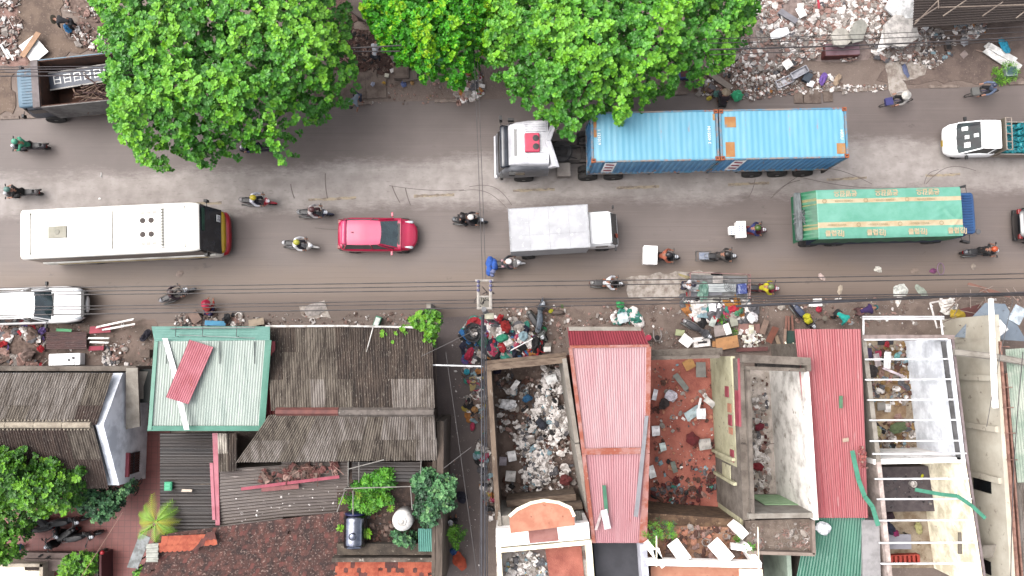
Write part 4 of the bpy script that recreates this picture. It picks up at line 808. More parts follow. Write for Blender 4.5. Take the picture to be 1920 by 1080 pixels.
for s in (1, -1):
    g = B(); g.cbox((hx - 1.0, s * 1.205, 2.1), (.75, .02, .6)); g.build('side_window', GLASSD, CT)
    mirror(CT, hx - .25, s * 1.32, 2.4, s, BLKP, (.14, .22, .5), .2); mirror(CT, hx - .75, s * 1.28, 2.5, s, BLKP, (.3, .12, .3), .15)
    g = B(); g.loft([(hx - .2, .12, .8, 1.1), (hx, .12, .85, 1.05)], 8, 3, yc=s * .85); g.build('headlight', LAMP, CT)
g = B(); g.cbox((hx + .04, 0, .55), (.2, 2.2, .35)); g.build('bumper', TRW, CT, bevel=.08)
g = B(); g.lathe((hx - 3.25, -.05, 1.15), [(.3, 0), (.5, .02), (.54, .08), (.54, .2), (.5, .26), (.3, .27), (.28, .14)], 28); g.build('spare_tyre', M('spare_rubber', (92, 88, 88), (70, 66, 66), rough=.8, sc_=4), CT, smooth=True, auto=40)
g = B(); g.cbox((hx - 3.1, -.9, 1.0), (.85, .6, .5)); g.build('fuel_tank', M('dull_steel', (176, 164, 156), (148, 134, 126), rough=.5, sc_=2), CT, bevel=.06)
g = B(); g.cbox((hx - 3.35, .85, 1.0), (.68, .7, .5)); g.build('tool_box', M('dusty_steel', (178, 168, 160), (150, 138, 130), rough=.6, sc_=2), CT, bevel=.03)
g = B()
for y in (-.3, -.15, .35): g.tube([(hx - 2.6, y, 1.3), (hx - 3.2, y * .6, 1.7), (hx - 4.0, y, 1.4)], .025, 5)
g.build('air_hose', BLKP, CT)
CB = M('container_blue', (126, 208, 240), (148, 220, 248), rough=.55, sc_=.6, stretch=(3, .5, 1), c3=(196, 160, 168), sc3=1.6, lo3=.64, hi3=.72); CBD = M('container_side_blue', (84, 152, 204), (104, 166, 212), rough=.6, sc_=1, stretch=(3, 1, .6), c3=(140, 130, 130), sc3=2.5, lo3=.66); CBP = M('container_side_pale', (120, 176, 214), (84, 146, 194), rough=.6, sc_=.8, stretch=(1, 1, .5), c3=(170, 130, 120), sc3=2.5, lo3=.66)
RST = M('container_rust', (206, 112, 56), (170, 84, 50), rough=.8, sc_=3, c3=(196, 176, 150), sc3=3, lo3=.6)
RSTB = M('rusty_blue_rail', (176, 160, 150), (96, 170, 206), rough=.7, sc_=2, lo=.42, hi=.58, c3=(200, 110, 60), sc3=3, lo3=.58)
def container(label, xc, sidem, hazard_x, rustpl, code, cx):
    t = T('shipping_container', label, 'container', CT.matrix_world @ Vector((0, 0, 0)), a)
    m = Matrix.Rotation(a, 4, 'Z'); lc = m @ Vector((xc, 0, 0)); t.location = (c.x + lc.x, c.y + lc.y, 1.43)
    W_, H_ = 2.38, 2.6; h_ = CL / 2
    g = B(); g.corr((-h_ + .12, -W_ / 2 + .06, H_ - .03), (h_ - .12, -W_ / 2 + .06, H_ - .03), (h_ - .12, W_ / 2 - .06, H_ - .03), (-h_ + .12, W_ / 2 - .06, H_ - .03), .27, .006, 2, 6); g.build('roof', CB, t)
    for s in (1, -1):
        g = B(); A, Bq = (-h_ + .1, s * (W_ / 2 - .06), .12), (h_ - .1, s * (W_ / 2 - .06), .12)
        nu = 130; top = []; bot = []
        for i in range(nu + 1):
            x = -h_ + .1 + (CL - .2) * i / nu; o = .022 * (1 if (i % 6) in (0, 1, 2) else -1) * s
            bot.append(g.pt((x, s * (W_ / 2 - .05) + o, .12))); top.append(g.pt((x, s * (W_ / 2 - .05) + o, H_ - .08)))
        for i in range(nu): g.face((bot[i], bot[i + 1], top[i + 1], top[i]))
        g.build('side_panel', sidem, t)
    for s in (1, -1):
        g = B(); g.bx(*sorted((s * (h_ - .1), s * (h_ - .05))), -W_ / 2 + .06, W_ / 2 - .06, .1, H_ - .05)
        for k in range(4): g.tube([(s * (h_ - .03), -.8 + k * .53, .15), (s * (h_ - .03), -.8 + k * .53, H_ - .1)], .02, 5)
        g.build('end_panel', CBD, t)
    g = B()
    for s in (1, -1):
        g.bx(-h_, h_, *sorted((s * (W_ / 2 - .07), s * W_ / 2)), H_ - .09, H_ + .004); g.bx(-h_, h_, *sorted((s * (W_ / 2 - .07), s * W_ / 2)), 0, .14)
        for e in (1, -1): g.bx(*sorted((e * (h_ - .09), e * h_)), *sorted((s * (W_ / 2 - .09), s * (W_ / 2 + .001))), .14, H_ - .09)
    for e in (1, -1): g.bx(*sorted((e * (h_ - .1), e * (h_ - .001))), -W_ / 2 + .07, W_ / 2 - .07, H_ - .1, H_ + .002); g.bx(*sorted((e * (h_ - .1), e * h_)), -W_ / 2 + .07, W_ / 2 - .07, 0, .13)
    g.build('frame', RSTB, t)
    for e in (1, -1):
        for s in (1, -1): g = B(); g.cbox((e * (h_ - .09), s * (W_ / 2 - .08), H_ - .03), (.2, .18, .13)); g.mat(1); g.cbox((e * (h_ - .09), s * (W_ / 2 - .08), H_ + .036), (.11, .05, .006)); g.build('corner_casting', [RST, BLK], t)
    for x0, x1, y0, y1 in rustpl: g = B(); g.bx(x0, x1, y0, y1, H_ - .03, H_ - .012); g.build('rust_patch', M('orange_rust', (220, 170, 110), (206, 140, 80), rough=.85, sc_=1.3, c3=(150, 170, 180), sc3=2, lo3=.6), t)
    g = B(); g.mat(0); y = (W_ / 2 + .0) ; g.bx(hazard_x - .28, hazard_x + .28, y, y + .008, .5, H_ - .2); g.mat(1)
    for k in range(3): z = .75 + k * .55; g.hexa([(hazard_x - .2, y + .008, z), (hazard_x + .2, y + .008, z + .1), (hazard_x + .2, y + .008, z + .34), (hazard_x - .2, y + .008, z + .24)], [(hazard_x - .2, y + .012, z), (hazard_x + .2, y + .012, z + .1), (hazard_x + .2, y + .012, z + .34), (hazard_x - .2, y + .012, z + .24)])
    g.build('warning_panel', [PAPER, M('panel_red', (210, 50, 90))], t)
    for s, x, r in code: text(s, PAPER, t, (x, cx, H_ + .015), .2, (0, 0, r), ext=.003)
    return t
# the truck's local x axis points left in the photo, its +y side is the south side
container('blue container with orange rust plates on its roof, at the rear of the trailer', c0 + CL / 2, CBD, 2.0, [(2.3, 2.72, .35, 1.05), (2.2, 2.72, -.85, -.35), (-2.85, -2.45, .5, 1.0)], [('HKIU', -2.7, pi / 2)], .1)
container('blue container directly behind the white cab, with white code lettering', c0 + CL * 1.5 + .06, CBP, 2.05, [(-2.84, -2.74, -1.0, -.7), (2.7, 2.84, -.9, 0)], [('1 121019', 2.6, pi / 2), ('3 4005104', -2.55, -pi / 2)], .0)
# --- bus, facing right
c, a, L = lay((37, 440, 3.1), (421, 437, .8))
t = T('city_bus', 'white roofed city bus with a yellow and red front end', 'bus', c, a); h = L / 2; W_ = 2.36
BW = M('bus_cream', (240, 238, 230), (222, 218, 208), rough=.35, sc_=1)
g = B(); g.loft([(-h, 1.08, .5, 1.3, 6), (-h + .08, W_ / 2, .4, 1.4, 9), (h - .3, W_ / 2, .4, 1.35, 9), (h - .12, 1.12, .42, 1.2, 6), (h - .05, 1.05, .42, 1.05, 6)], 32); g.mat(1); g.bx(-h + .6, h - .8, -W_ / 2 - .004, W_ / 2 + .004, .75, .95); g.build('lower_body', [BW, M('bus_yellow_band', (246, 204, 40), (226, 180, 30))], t)
g = B(); g.loft([(-h + .03, 1.06, 1.3, 2.85, 7), (-h + .15, W_ / 2 - .015, 1.3, 2.9, 10), (h - .45, W_ / 2 - .015, 1.3, 2.9, 10)], 32); g.build('window_band', GLASSD, t)
g = B(); g.loft([(-h, 1.1, 2.8, 3.05, 5), (-h + .1, W_ / 2, 2.75, 3.12, 6), (-h + 1, W_ / 2, 2.75, 3.16, 5), (h - .9, W_ / 2, 2.75, 3.16, 5), (h - .55, W_ / 2 - .03, 2.75, 3.12, 5), (h - .42, 1.1, 2.78, 3.02, 5)], 40); rf = g.build('roof', WBUS, t, smooth=True, auto=40)
g = B(); g.loft([(-.1, .9, 3.12, 3.16, 8), (.1, .98, 3.12, 3.24, 8), (2.25, .98, 3.12, 3.26, 8), (2.45, .92, 3.12, 3.16, 8)], 28); ac = g.build('air_conditioner', WBUS, t, smooth=True, auto=40)
for x in (1.45, 1.85):
    for y in (.36, -.3): g = B(); g.lathe((x, y, 3.25), [(.18, 0), (.18, .015)], 20); g.mat(1); g.lathe((x, y, 3.262), [(.135, 0), (.135, .01), (.03, .02)], 20); g.build('fan', [WBUS, M('fan_dark', (96, 80, 74), (70, 58, 54))], ac)
g = B()
for k in range(13): g.bx(2.27, 2.4, -.85 + k * .14, -.8 + k * .14, 3.2, 3.235)
for y in (.72, -.74):
    for x in (1.35, 1.62, 1.9):
        for d in (-.05, 0, .05): g.bx(x, x + .2, y + d - .012, y + d + .012, 3.255, 3.264)
g.build('vent_slots', M('slot_shadow', (120, 112, 104)), ac)
g = B()
for x in (-h + .5, h - 1.05): g.bx(x, x + .025, -1.0, 1.0, 3.13, 3.168)
for y in (-.96, .94): g.bx(-h + .5, h - 1.0, y, y + .02, 3.13, 3.172)
for x in (-.02, 2.36): g.bx(x, x + .02, -.9, .9, 3.2, 3.245)
g.build('roof_seam', M('seam_grey', (176, 172, 158), (206, 202, 190), sc_=3), rf)
g = B(); g.cbox((-2.6, .02, 3.2), (.85, .56, .06)); g.mat(1); g.lathe((-2.6, .02, 3.225), [(.13, 0), (.13, .02), (.1, .025)], 18); g.build('roof_hatch', [M('hatch_grey', (200, 196, 178), (182, 178, 160), sc_=2), M('hatch_ring', (184, 180, 164))], rf, bevel=.015)
g = B(); g.poly([(h - .42, 1.08, 2.95), (h - .42, -1.08, 2.95), (h - .02, -1.1, 1.15), (h - .02, 1.1, 1.15)]); g.poly([(h - .42, 1.08, 2.95), (h - .02, 1.1, 1.15), (h - .5, 1.12, 1.15)]); g.poly([(h - .42, -1.08, 2.95), (h - .5, -1.12, 1.15), (h - .02, -1.1, 1.15)]); ws = g.build('windscreen', M('bus_glass', (84, 88, 94), (58, 62, 68), rough=.1, sc_=1.5), t)
g = B(); g.cbox((h - .33, .4, 2.72), (.02, 1.1, .2), (0, -.22, 0)); g.build('destination_sign', M('green_sign', (60, 120, 96), (40, 90, 72)), t)
g = B(); g.cbox((h - .045, .62, 1.5), (.02, .34, .3), (0, -.22, 0)); pc = g.build('route_card', PAPER, t); text('20', M('ink_blue', (90, 70, 120)), pc, (h - .025, .62, 1.5), .26, (pi / 2 - .22, 0, pi / 2))
g = B(); g.loft([(h - .16, 1.12, .95, 1.22, 4), (h + .04, 1.02, .85, 1.16, 4), (h + .1, .8, .85, 1.1, 3)], 20); g.build('yellow_nose', M('bus_yellow', (252, 210, 20), (240, 190, 10), rough=.3), t, smooth=True, auto=50)
g = B(); g.loft([(h - .2, 1.14, .35, .86, 4), (h + .1, 1.06, .35, .86, 4), (h + .22, .82, .4, .8, 3)], 20); g.build('red_bumper', M('bus_red', (224, 30, 60), (200, 24, 50), rough=.3), t, smooth=True, auto=50)
for s in (1, -1):
    mirror(t, h - .25, s * 1.25, 2.5, s, BLKP, (.16, .12, .34), .2)
    for x in (-h + 2.2, h - 1.6): wheel(t, x, s * (W_ / 2 - .16), .46, .28)
# --- red hatchback
c, a, L = lay((633, 439, .9), (783, 441, .6))
t = T('hatchback_car', 'bright pinkish red hatchback car in the middle of the road', 'car', c, a)
PKP = M('cerise_paint', (236, 36, 96), (224, 28, 84), rough=.25, sc_=.5, coat=.6); PKR = M('cerise_roof', (255, 88, 142), (250, 76, 130), rough=.3, sc_=.5)
rf = car(t, L, 1.72, PKP, .98, 1.52, x_ws=(.06, .28), x_roof=(-.39, .06), roofm=PKR)
g = B(); g.loft([(-L * .43, .58, 1.44, 1.5), (-L * .36, .62, 1.45, 1.53)], 12, 3); g.build('spoiler', PKR, rf, smooth=True)
g = B(); g.tube([(-L * .27, 0, 1.52), (-L * .29, 0, 1.62)], .02, 5); g.build('aerial', BLKP, rf)
# --- white box truck
c, a, L = lay((955, 432, 2.9), (1158, 431, 1.1))
t = T('box_truck', 'small white box truck driving right in the middle of the road', 'truck', c, a); h = L / 2
g = B(); g.bx(-h, -h + 3.78, -1.02, 1.02, .95, 2.95); g.mat(1)
for s in (1, -1): g.bx(-h, -h + 3.79, *sorted((s * 1.0, s * 1.035)), 2.89, 2.965); g.bx(-h, -h + 3.79, *sorted((s * 1.01, s * 1.03)), .95, 1.05)
for x in (-h, -h + 3.74): g.bx(x - .01, x + .05, -1.03, 1.03, 2.9, 2.968)
for k in range(1, 4): g.bx(-h + k * .95 - .008, -h + k * .95 + .008, -1.0, 1.0, 2.945, 2.956)
g.bx(-h + .1, -h + 3.7, -.29, -.28, 2.94, 2.958)
g.build('cargo_box', [M('box_white', (207, 208, 212), (198, 199, 204), rough=.5, sc_=.8, c3=(216, 216, 220), sc3=4, lo3=.62), M('box_trim', (200, 202, 206), (176, 176, 180), rough=.4)], t)
g = B(); g.loft([(h - 1.5, .86, .5, 1.95, 8), (h - .5, .88, .5, 1.95, 7), (h - .2, .86, .45, 1.35, 5), (h - .02, .8, .45, 1.15, 5), (h, .76, .5, 1.05, 4)], 30); g.build('cab_body', WPAINT, t, smooth=True, auto=45)
g = B(); g.loft([(h - 1.48, .78, 1.85, 2.15, 5), (h - 1.3, .8, 1.85, 2.2, 5), (h - .55, .79, 1.85, 2.18, 5), (h - .42, .75, 1.85, 2.08, 5)], 28); g.build('cab_roof', WPAINT, t, smooth=True, auto=45)
g = B(); g.hexa([(h - .3, -.8, 1.3), (h - .06, -.76, 1.3), (h - .06, .76, 1.3), (h - .3, .8, 1.3)], [(h - .52, -.72, 2.1), (h - .42, -.7, 2.1), (h - .42, .7, 2.1), (h - .52, .72, 2.1)]); ws = g.build('windscreen', GLASS, t)
g = B(); g.cbox((h - .12, -.35, 1.55), (.02, .2, .3), (0, -.42, 0)); g.build('sticker', M('orange_sticker', (216, 96, 60)), ws)
for s in (1, -1):
    g = B(); g.cbox((h - .9, s * .872, 1.65), (.6, .02, .4)); g.build('side_window', GLASSD, t)
    mirror(t, h - .25, s * .98, 1.75, s, BLKP, (.08, .14, .24), .14)
    for x in (-h + .9, h - .75): wheel(t, x, s * (.98 if x < 0 else .78), .34, .22)
g = B(); g.bx(-h + .1, h - .6, -.35, .35, .5, .95); g.bx(-h + 1.6, -h + 2.6, .7, .98, .45, .9); g.build('chassis', CHAS, t)
# --- green tarpaulin truck
c, a, L = lay((1499, 404, 3.1), (1823, 401, 2.4))
t = T('tarpaulin_truck', 'blue cabbed truck with its load under a green tarpaulin with cream bands', 'truck', c, a); h = L / 2
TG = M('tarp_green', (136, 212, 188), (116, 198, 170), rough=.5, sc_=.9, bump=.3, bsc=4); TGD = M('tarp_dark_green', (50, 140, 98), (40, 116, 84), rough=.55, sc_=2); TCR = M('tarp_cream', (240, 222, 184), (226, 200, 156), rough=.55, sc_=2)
TX0, TX1 = -h + .78, h - 1.0; TW = 1.17
def tarp(x, y):
    e = max(0, abs(y) - .95) / .22
    wr = max(0, (x - (TX1 - 1.6)) / 1.6); z = 3.3 + .02 * sin(x * 2.1) - .07 * e * e + .012 * noise.noise(Vector((x * 2, y * 3, 0)))
    for q, (ox, oy, an) in enumerate(((.2, .3, .5), (.6, -.2, .4), (.9, .1, -.9), (1.1, .6, .9))):
        dx, dy = x - (TX1 - 1.5) - ox, y + oy; d = -dx * sin(an) + dy * cos(an); al = dx * cos(an) + dy * sin(an)
        z += .06 * wr ** .5 * math.exp(-(d / .07) ** 2) * math.exp(-(al / .5) ** 2) if wr > 0 else 0
    return z
g = B(); nx, ny = 100, 36; ids = {}
yb = [(-.66, -.42), (.5, .74)]
for i in range(nx + 1):
    x = TX0 + (TX1 - TX0) * i / nx
    for j in range(ny + 1): y = -TW + 2 * TW * j / ny; ids[i, j] = g.pt((x, y, tarp(x, y)))
for i in range(nx):
    for j in range(ny):
        ym = -TW + 2 * TW * (j + .5) / ny; g.cur = 1 if any(p < ym < q for p, q in yb) else 0; g.face((ids[i, j], ids[i + 1, j], ids[i + 1, j + 1], ids[i, j + 1]))
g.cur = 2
for s, j in ((-1, 0), (1, ny)):
    prev = None
    for i in range(nx + 1):
        v = g.v[ids[i, j]]; b_ = g.pt((v.x, v.y + s * (.05 + .02 * sin(v.x * 9)), 2.2)); 
        if prev is not None: g.face((ids[i - 1, j], ids[i, j], b_, prev))
        prev = b_
# gathered rear end
e0 = [ids[0, j] for j in range(ny + 1)]; e1 = [g.pt((TX0 - .6, (-TW + 2 * TW * j / ny) * .98, 2.75 + .06 * sin(j * 1.9))) for j in range(ny + 1)]; e2 = [g.pt((TX0 - .62, (-TW + 2 * TW * j / ny) * .98, 1.6)) for j in range(ny + 1)]
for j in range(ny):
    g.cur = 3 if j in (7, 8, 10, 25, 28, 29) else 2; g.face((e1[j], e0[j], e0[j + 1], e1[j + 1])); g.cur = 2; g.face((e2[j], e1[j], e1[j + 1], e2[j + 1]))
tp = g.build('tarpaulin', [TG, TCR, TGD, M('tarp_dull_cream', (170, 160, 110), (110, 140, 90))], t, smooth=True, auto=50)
for k in range(3): text('은명감으', TCR, tp, (TX0 + 1.35 + k * 1.95, .96, 3.345), .3, (0, 0, pi), ext=.003, bold=.01); g = B(); g.bx(TX0 + .85 + k * 1.95, TX0 + 1.85 + k * 1.95, 1.1, 1.115, 3.24, 3.3); g.build('tarp_line', TCR, tp)
for k in range(4): text('클럽김J', TCR, tp, (TX0 + .75 + k * 1.95 if k < 3 else TX1 - .3, -.94, 3.345), .3, (0, 0, 0), ext=.003, bold=.01)
OLV = M('tarp_print', (196, 178, 130))
for k in range(3):
    text('- FOREX COVER -', OLV, tp, (TX0 + 1.25 + k * 1.95, .62, 3.335), .13, (0, 0, pi), ext=.002); text('- FOREX COVER -', OLV, tp, (TX0 + .9 + k * 1.95, -.54, 3.335), .13, (0, 0, 0), ext=.002)
g = B()
for k in range(3):
    for x, y in ((TX0 + .35 + k * 1.95, .62), (TX0 + 1.9 + k * 1.95, -.54)):
        rs = [g.ring((x, y, 3.335), r, 14) for r in (.1, .075)]; g.bridge(rs[0], rs[1])
g.build('tarp_emblem', OLV, tp)
g = B(); g.loft([(TX0 - .85, 1.15, 2.55, 2.85, 3), (TX0 - .78, 1.17, 2.5, 2.95, 3), (TX0 - .62, 1.17, 2.5, 2.95, 3), (TX0 - .55, 1.15, 2.6, 2.85, 3)], 16); g.build('rolled_tarp', M('grey_roll', (150, 158, 158), (104, 110, 112), rough=.5, sc_=2, stretch=(6, 1, 1)), t, smooth=True, auto=40)
g = B()
for k in range(7): g.tube([(TX0 - .95 + .1 * (k % 3), -.35 + .08 * k, 2.7), (TX0 - .7, -.1 + .05 * ((k * 3) % 7), 3.0), (TX0 - .45, -.4 + .12 * k, 2.9)], .025, 5)
g.build('rope', M('grey_rope', (150, 150, 154), (110, 110, 114)), t)
g = B(); g.bx(TX0 + .25, TX1, -1.14, 1.14, .95, 2.3); g.bx(TX0 + .3, h - .3, -.4, .4, .6, .95); g.build('truck_bed', M('blue_bed', (44, 66, 104), (34, 50, 80)), t)
BC = M('cab_blue', (56, 116, 182), (48, 100, 164), rough=.35, sc_=1)
g = B(); g.loft([(h - 1.05, 1.03, .6, 2.35, 8), (h - .3, 1.05, .6, 2.4, 7), (h - .05, 1.0, .55, 1.6, 5), (h, .96, .6, 1.2, 5)], 30); g.build('cab_body', BC, t, smooth=True, auto=45)
g = B(); g.loft([(h - 1.06, .98, 2.3, 2.75, 6), (h - .15, 1.0, 2.3, 2.76, 5), (h - .04, .95, 2.35, 2.66, 4)], 28)
rf = g.build('cab_roof', BC, t, smooth=True, auto=45)
g = B()
for k in range(14): y = -.84 + k * .129; g.bx(h - 1.0, h - .2, y - .025, y + .025, 2.72, 2.79)
g.build('roof_ribs', M('cab_rib', (40, 92, 156)), rf, bevel=.015)
g = B(); g.hexa([(h - .14, -.95, 1.6), (h - .02, -.95, 1.6), (h - .02, .95, 1.6), (h - .14, .95, 1.6)], [(h - .14, -.9, 2.4), (h - .08, -.9, 2.4), (h - .08, .9, 2.4), (h - .14, .9, 2.4)]); g.build('windscreen', GLASSD, t)
for s in (1, -1):
    g = B(); g.tube([(h - .6, s * 1.0, 2.3), (h - .55, s * 1.3, 2.35), (h - .2, s * 1.32, 2.35), (h - .15, s * 1.0, 2.3)], .02, 5); g.cbox((h - .4, s * 1.34, 2.3), (.36, .1, .3), (0, 0, s * .25)); g.build('mirror', BLKP, t, bevel=.03)
    for x in (-h + 1.3, -h + 2.6, h - 1.1): wheel(t, x, s * .98, .48, .28)
g = B(); g.tube([(h - .1, -.8, 2.3), (h + .15, -.85, 2.4)], .018, 5); g.lathe((h + .22, -.87, 2.36), [(.02, 0), (.13, .02), (.12, .06), (.02, .08)], 12); g.build('convex_mirror', M('mirror_grey', (120, 120, 124)), t)
# --- gas bottle pickup, facing left
c, a, L = lay((1990, 262, 1.0), (1772, 262, .8))
t = T('gas_bottle_truck', 'white cabbed light truck loaded with turquoise gas bottles at the right edge', 'truck', c, a); h = L / 2
g = B(); g.loft([(h - 2.25, .82, .4, 1.2, 8), (h - 1.5, .85, .4, 1.25, 7), (h - .7, .86, .35, 1.15, 5), (h - .25, .8, .35, .95, 4), (h - .04, .66, .4, .8, 3.5), (h, .55, .45, .72, 3)], 34); g.build('cab_body', WPAINT, t, smooth=True, auto=50)
g = B(); a4 = [(h - 2.2, .8, 1.1), (h - .55, .8, 1.05), (h - .42, .5, 1.0), (h - .38, 0, .98)]; b4 = [(h - 2.15, .7, 1.82), (h - 1.3, .7, 1.84), (h - 1.27, .5, 1.84), (h - 1.26, 0, 1.84)]
fu = lambda l: l + [(x, -y, z) for x, y, z in l[-2::-1]]
ia = [g.pt(p) for p in fu(a4)]; ib = [g.pt(p) for p in fu(b4)]; n = len(ia)
for k in range(n): g.face((ia[(k + 1) % n], ia[k], ib[k], ib[(k + 1) % n]))
g.build('windows', M('cab_glass', (46, 66, 68), (24, 34, 40), rough=.1, sc_=2, spec=.25), t)
g = B(); g.loft([(h - 2.2, .7, 1.8, 1.9, 4), (h - 2.0, .72, 1.78, 1.93, 4), (h - 1.4, .72, 1.78, 1.92, 4), (h - 1.24, .69, 1.8, 1.88, 4)], 24); g.build('cab_roof', WPAINT, t, smooth=True, auto=45)
g = B()
for s in (1, -1): g.tube([(h - .55, s * .79, 1.07), (h - 1.28, s * .69, 1.86)], .035, 5); g.tube([(h - 1.9, s * .8, 1.1), (h - 1.95, s * .7, 1.86)], .03, 5)
g.build('pillar', WPAINT, t)
text('SUZU', M('faint_grey_print', (190, 180, 196)), t, (h - .22, 0, .93), .2, (0, .35, pi / 2))
for x, y, w_, l_ in ((h - .72, -.42, .28, .2), (h - .78, .42, .28, .26), (h - 1.08, 0, .22, .18), (h - .78, .02, .2, .18)): z = 1.02 + (h - .42 - x) * .98; g = B(); g.cbox((x, y, z + .02), (w_, l_, .01), (0, .76, 0)); g.build('paper_tag', PAPER, t)
g = B(); g.cbox((h + .0, .12, .5), (.03, .32, .16)); g.build('number_plate', YPL, t)
for s in (1, -1):
    mirror(t, h - .85, s * .9, 1.15, s, BLKP, (.12, .18, .14), .1)
    g = B(); g.loft([(h - .3, .08, .62, .82), (h - .12, .06, .6, .74)], 8, 2.5, yc=s * .6); g.build('headlight', LAMP, t)
    for x in (h - .8, -h + .9): wheel(t, x, s * .72, .28, .18)
BED = M('bed_beige', (188, 172, 156), (160, 142, 128), rough=.6, sc_=2)
g = B(); g.bx(-h, h - 2.5, -.84, -.8, .6, 1.2); g.bx(-h, h - 2.5, .8, .84, .6, 1.2); g.bx(-h, -h + .04, -.8, .8, .6, 1.2); g.bx(-h, h - 2.3, -.8, .8, .55, .62); g.mat(1)
for s in (1, -1): g.tube([(-h, s * .82, 1.22), (h - 2.5, s * .82, 1.22)], .03, 5)
g.build('load_bed', [BED, M('bed_rail', (210, 200, 190))], t)
g = B()
for k in range(5): y = -.8 + k * .4; g.tube([(h - 2.32, y, 1.0), (h - 2.36, y, 2.05)], .028, 5)
for z in (1.15, 1.6, 2.05): g.tube([(h - 2.34, -.8, z), (h - 2.34, .8, z)], .028, 5)
for k in range(5): y = -.8 + k * .4; g.tube([(h - 2.36, y, 2.05), (h - 2.65, y, 2.0)], .028, 5)
g.tube([(h - 2.65, -.8, 2.0), (h - 2.65, .8, 2.0)], .03, 5); g.build('head_board', M('frame_grey_beige', (196, 180, 166)), t)
g = B(); g.bx(h - 2.33, h - 2.31, -.8, .8, 1.0, 2.0); g.build('head_board_mesh', M('olive_panel', (130, 120, 104)), t)
TQ = M('turquoise_paint', (72, 196, 208), (50, 168, 186), rough=.35, sc_=3)
cyl0 = None; k = 0; mt = Matrix.Translation(c) @ Matrix.Rotation(a, 4, 'Z'); rr = random.Random(3)
for i in range(5):
    for j in range(5):
        x = h - 2.95 - i * .31; y = -.62 + j * .31
        p = mt @ Vector((x, y, .62))
        if cyl0 is None:
            q = T('gas_bottle', 'turquoise gas bottle standing on the load bed of the white light truck', 'gas bottle', p, 0, 'gas bottles on the truck'); cyl0 = q
            g = B(); g.lathe((0, 0, 0), [(.1, 0), (.14, .03), (.145, .45), (.13, .52), (.08, .57), (.03, .58)], 16); g.build('cylinder', TQ, q, smooth=True, auto=50)
            g = B(); rs = [g.ring((0, 0, .56), .09, 14), g.ring((0, 0, .68), .1, 14), g.ring((0, 0, .68), .085, 14), g.ring((0, 0, .56), .075, 14)]
            for u, v in zip(rs, rs[1:]): g.bridge(u, v)
            g.build('collar', TQ, q); g = B(); g.tube([(0, 0, .57), (0, 0, .66)], .022, 6); g.build('valve', GREYM, q)
        else: q = copy_tree(cyl0)
        q.location = (p.x, p.y, .62 + rr.uniform(0, .12)); q.rotation_euler = (rr.uniform(-.12, .12), rr.uniform(-.12, .12), rr.uniform(0, 6))
# --- white SUV, facing right
c, a, L = lay((-25, 575, 1.2), (163, 570, .8))
t = T('white_suv', 'big white sport utility vehicle parked at the lower left verge under the cables', 'car', c, a)
rf = car(t, L, 1.86, WPAINT, 1.12, 1.8, .35, x_ws=(.06, .19), x_roof=(-.44, .06), suv=True)
g = B(); h = L / 2; g.cbox((h - .12, 0, .8), (.16, 1.3, .4)); g.mat(1)
for k in range(3): g.cbox((h - .04, 0, .68 + k * .13), (.05, 1.2, .03))
g.build('front_grille', [BLKP, RIM], t, bevel=.02)
g = B()
for s in (1, -1): g.tube([(-L * .4, s * .6, 1.85), (L * .02, s * .62, 1.86)], .02, 6)
g.build('roof_rail', RIM, rf)
# --- black car cut by the right edge
c, a, L = lay((1909, 420, .9), (2075, 420, .9))
t = T('black_car', 'black car cut by the right edge of the road', 'car', c, a)
car(t, L, 1.75, M('black_paint', (26, 28, 36), (18, 20, 26), rough=.15, coat=.8), .98, 1.48, x_roof=(-.30, .1), x_ws=(.1, .26), rear_glass=.12, glass=GLASSD)
# --- dump truck, facing left
c, a, L = lay((245, 143, 2.5), (25, 166, 2.5))
t = T('scrap_lorry', 'faded blue lorry with a high rusty open bed parked under the left tree', 'truck', c, a); h = L / 2
DB = M('dusty_blue', (124, 160, 182), (104, 138, 162), rough=.6, sc_=1.5, c3=(150, 140, 136), sc3=3, lo3=.62); RB = M('rusty_bed', (112, 70, 50), (74, 48, 38), rough=.9, sc_=2, c3=(150, 100, 70), sc3=4, lo3=.62); GB = M('bed_outer_grey', (150, 150, 148), (112, 108, 106), rough=.7, sc_=2)
g = B(); g.loft([(h - 1.35, 1.02, .6, 2.2, 8), (h - .4, 1.04, .6, 2.2, 7), (h - .1, 1.0, .55, 1.5, 5), (h, .95, .6, 1.1, 5)], 30); g.build('cab_body', M('cab_grey', (120, 124, 136), (90, 94, 104), rough=.5, sc_=2), t, smooth=True, auto=45)
g = B(); g.loft([(h - 1.36, .95, 2.15, 2.5, 6), (h - .3, .97, 2.15, 2.52, 5), (h - .16, .92, 2.2, 2.42, 4)], 28); rf = g.build('cab_roof', DB, t, smooth=True, auto=45)
g = B()
for k in range(12): y = -.8 + k * .145; g.bx(h - 1.3, h - .4, y - .02, y + .02, 2.48, 2.545)
g.build('roof_ribs', DB, rf, bevel=.01)
g = B(); g.hexa([(h - .22, -.95, 1.4), (h - .08, -.95, 1.4), (h - .08, .95, 1.4), (h - .22, .95, 1.4)], [(h - .25, -.9, 2.2), (h - .2, -.9, 2.2), (h - .2, .9, 2.2), (h - .25, .9, 2.2)]); g.build('windscreen', GLASSD, t)
for s in (1, -1):
    g = B(); g.cbox((h - .8, s * 1.035, 1.85), (.7, .03, .5)); g.build('side_window', GLASSD, t); mirror(t, h - .1, s * 1.15, 1.9, s, BLKP, (.12, .16, .28), .2)
    for x in (-h + 1.2, h - .9): wheel(t, x, s * .95, .48, .3)
bz0, bz1, x0, x1 = 1.1, 2.75, -h, h - 1.42
g = B(); g.bx(x0, x1, -1.18, 1.18, bz0 - .12, bz0); g.mat(1)
g.build('bed_floor', [RB, RB], t)
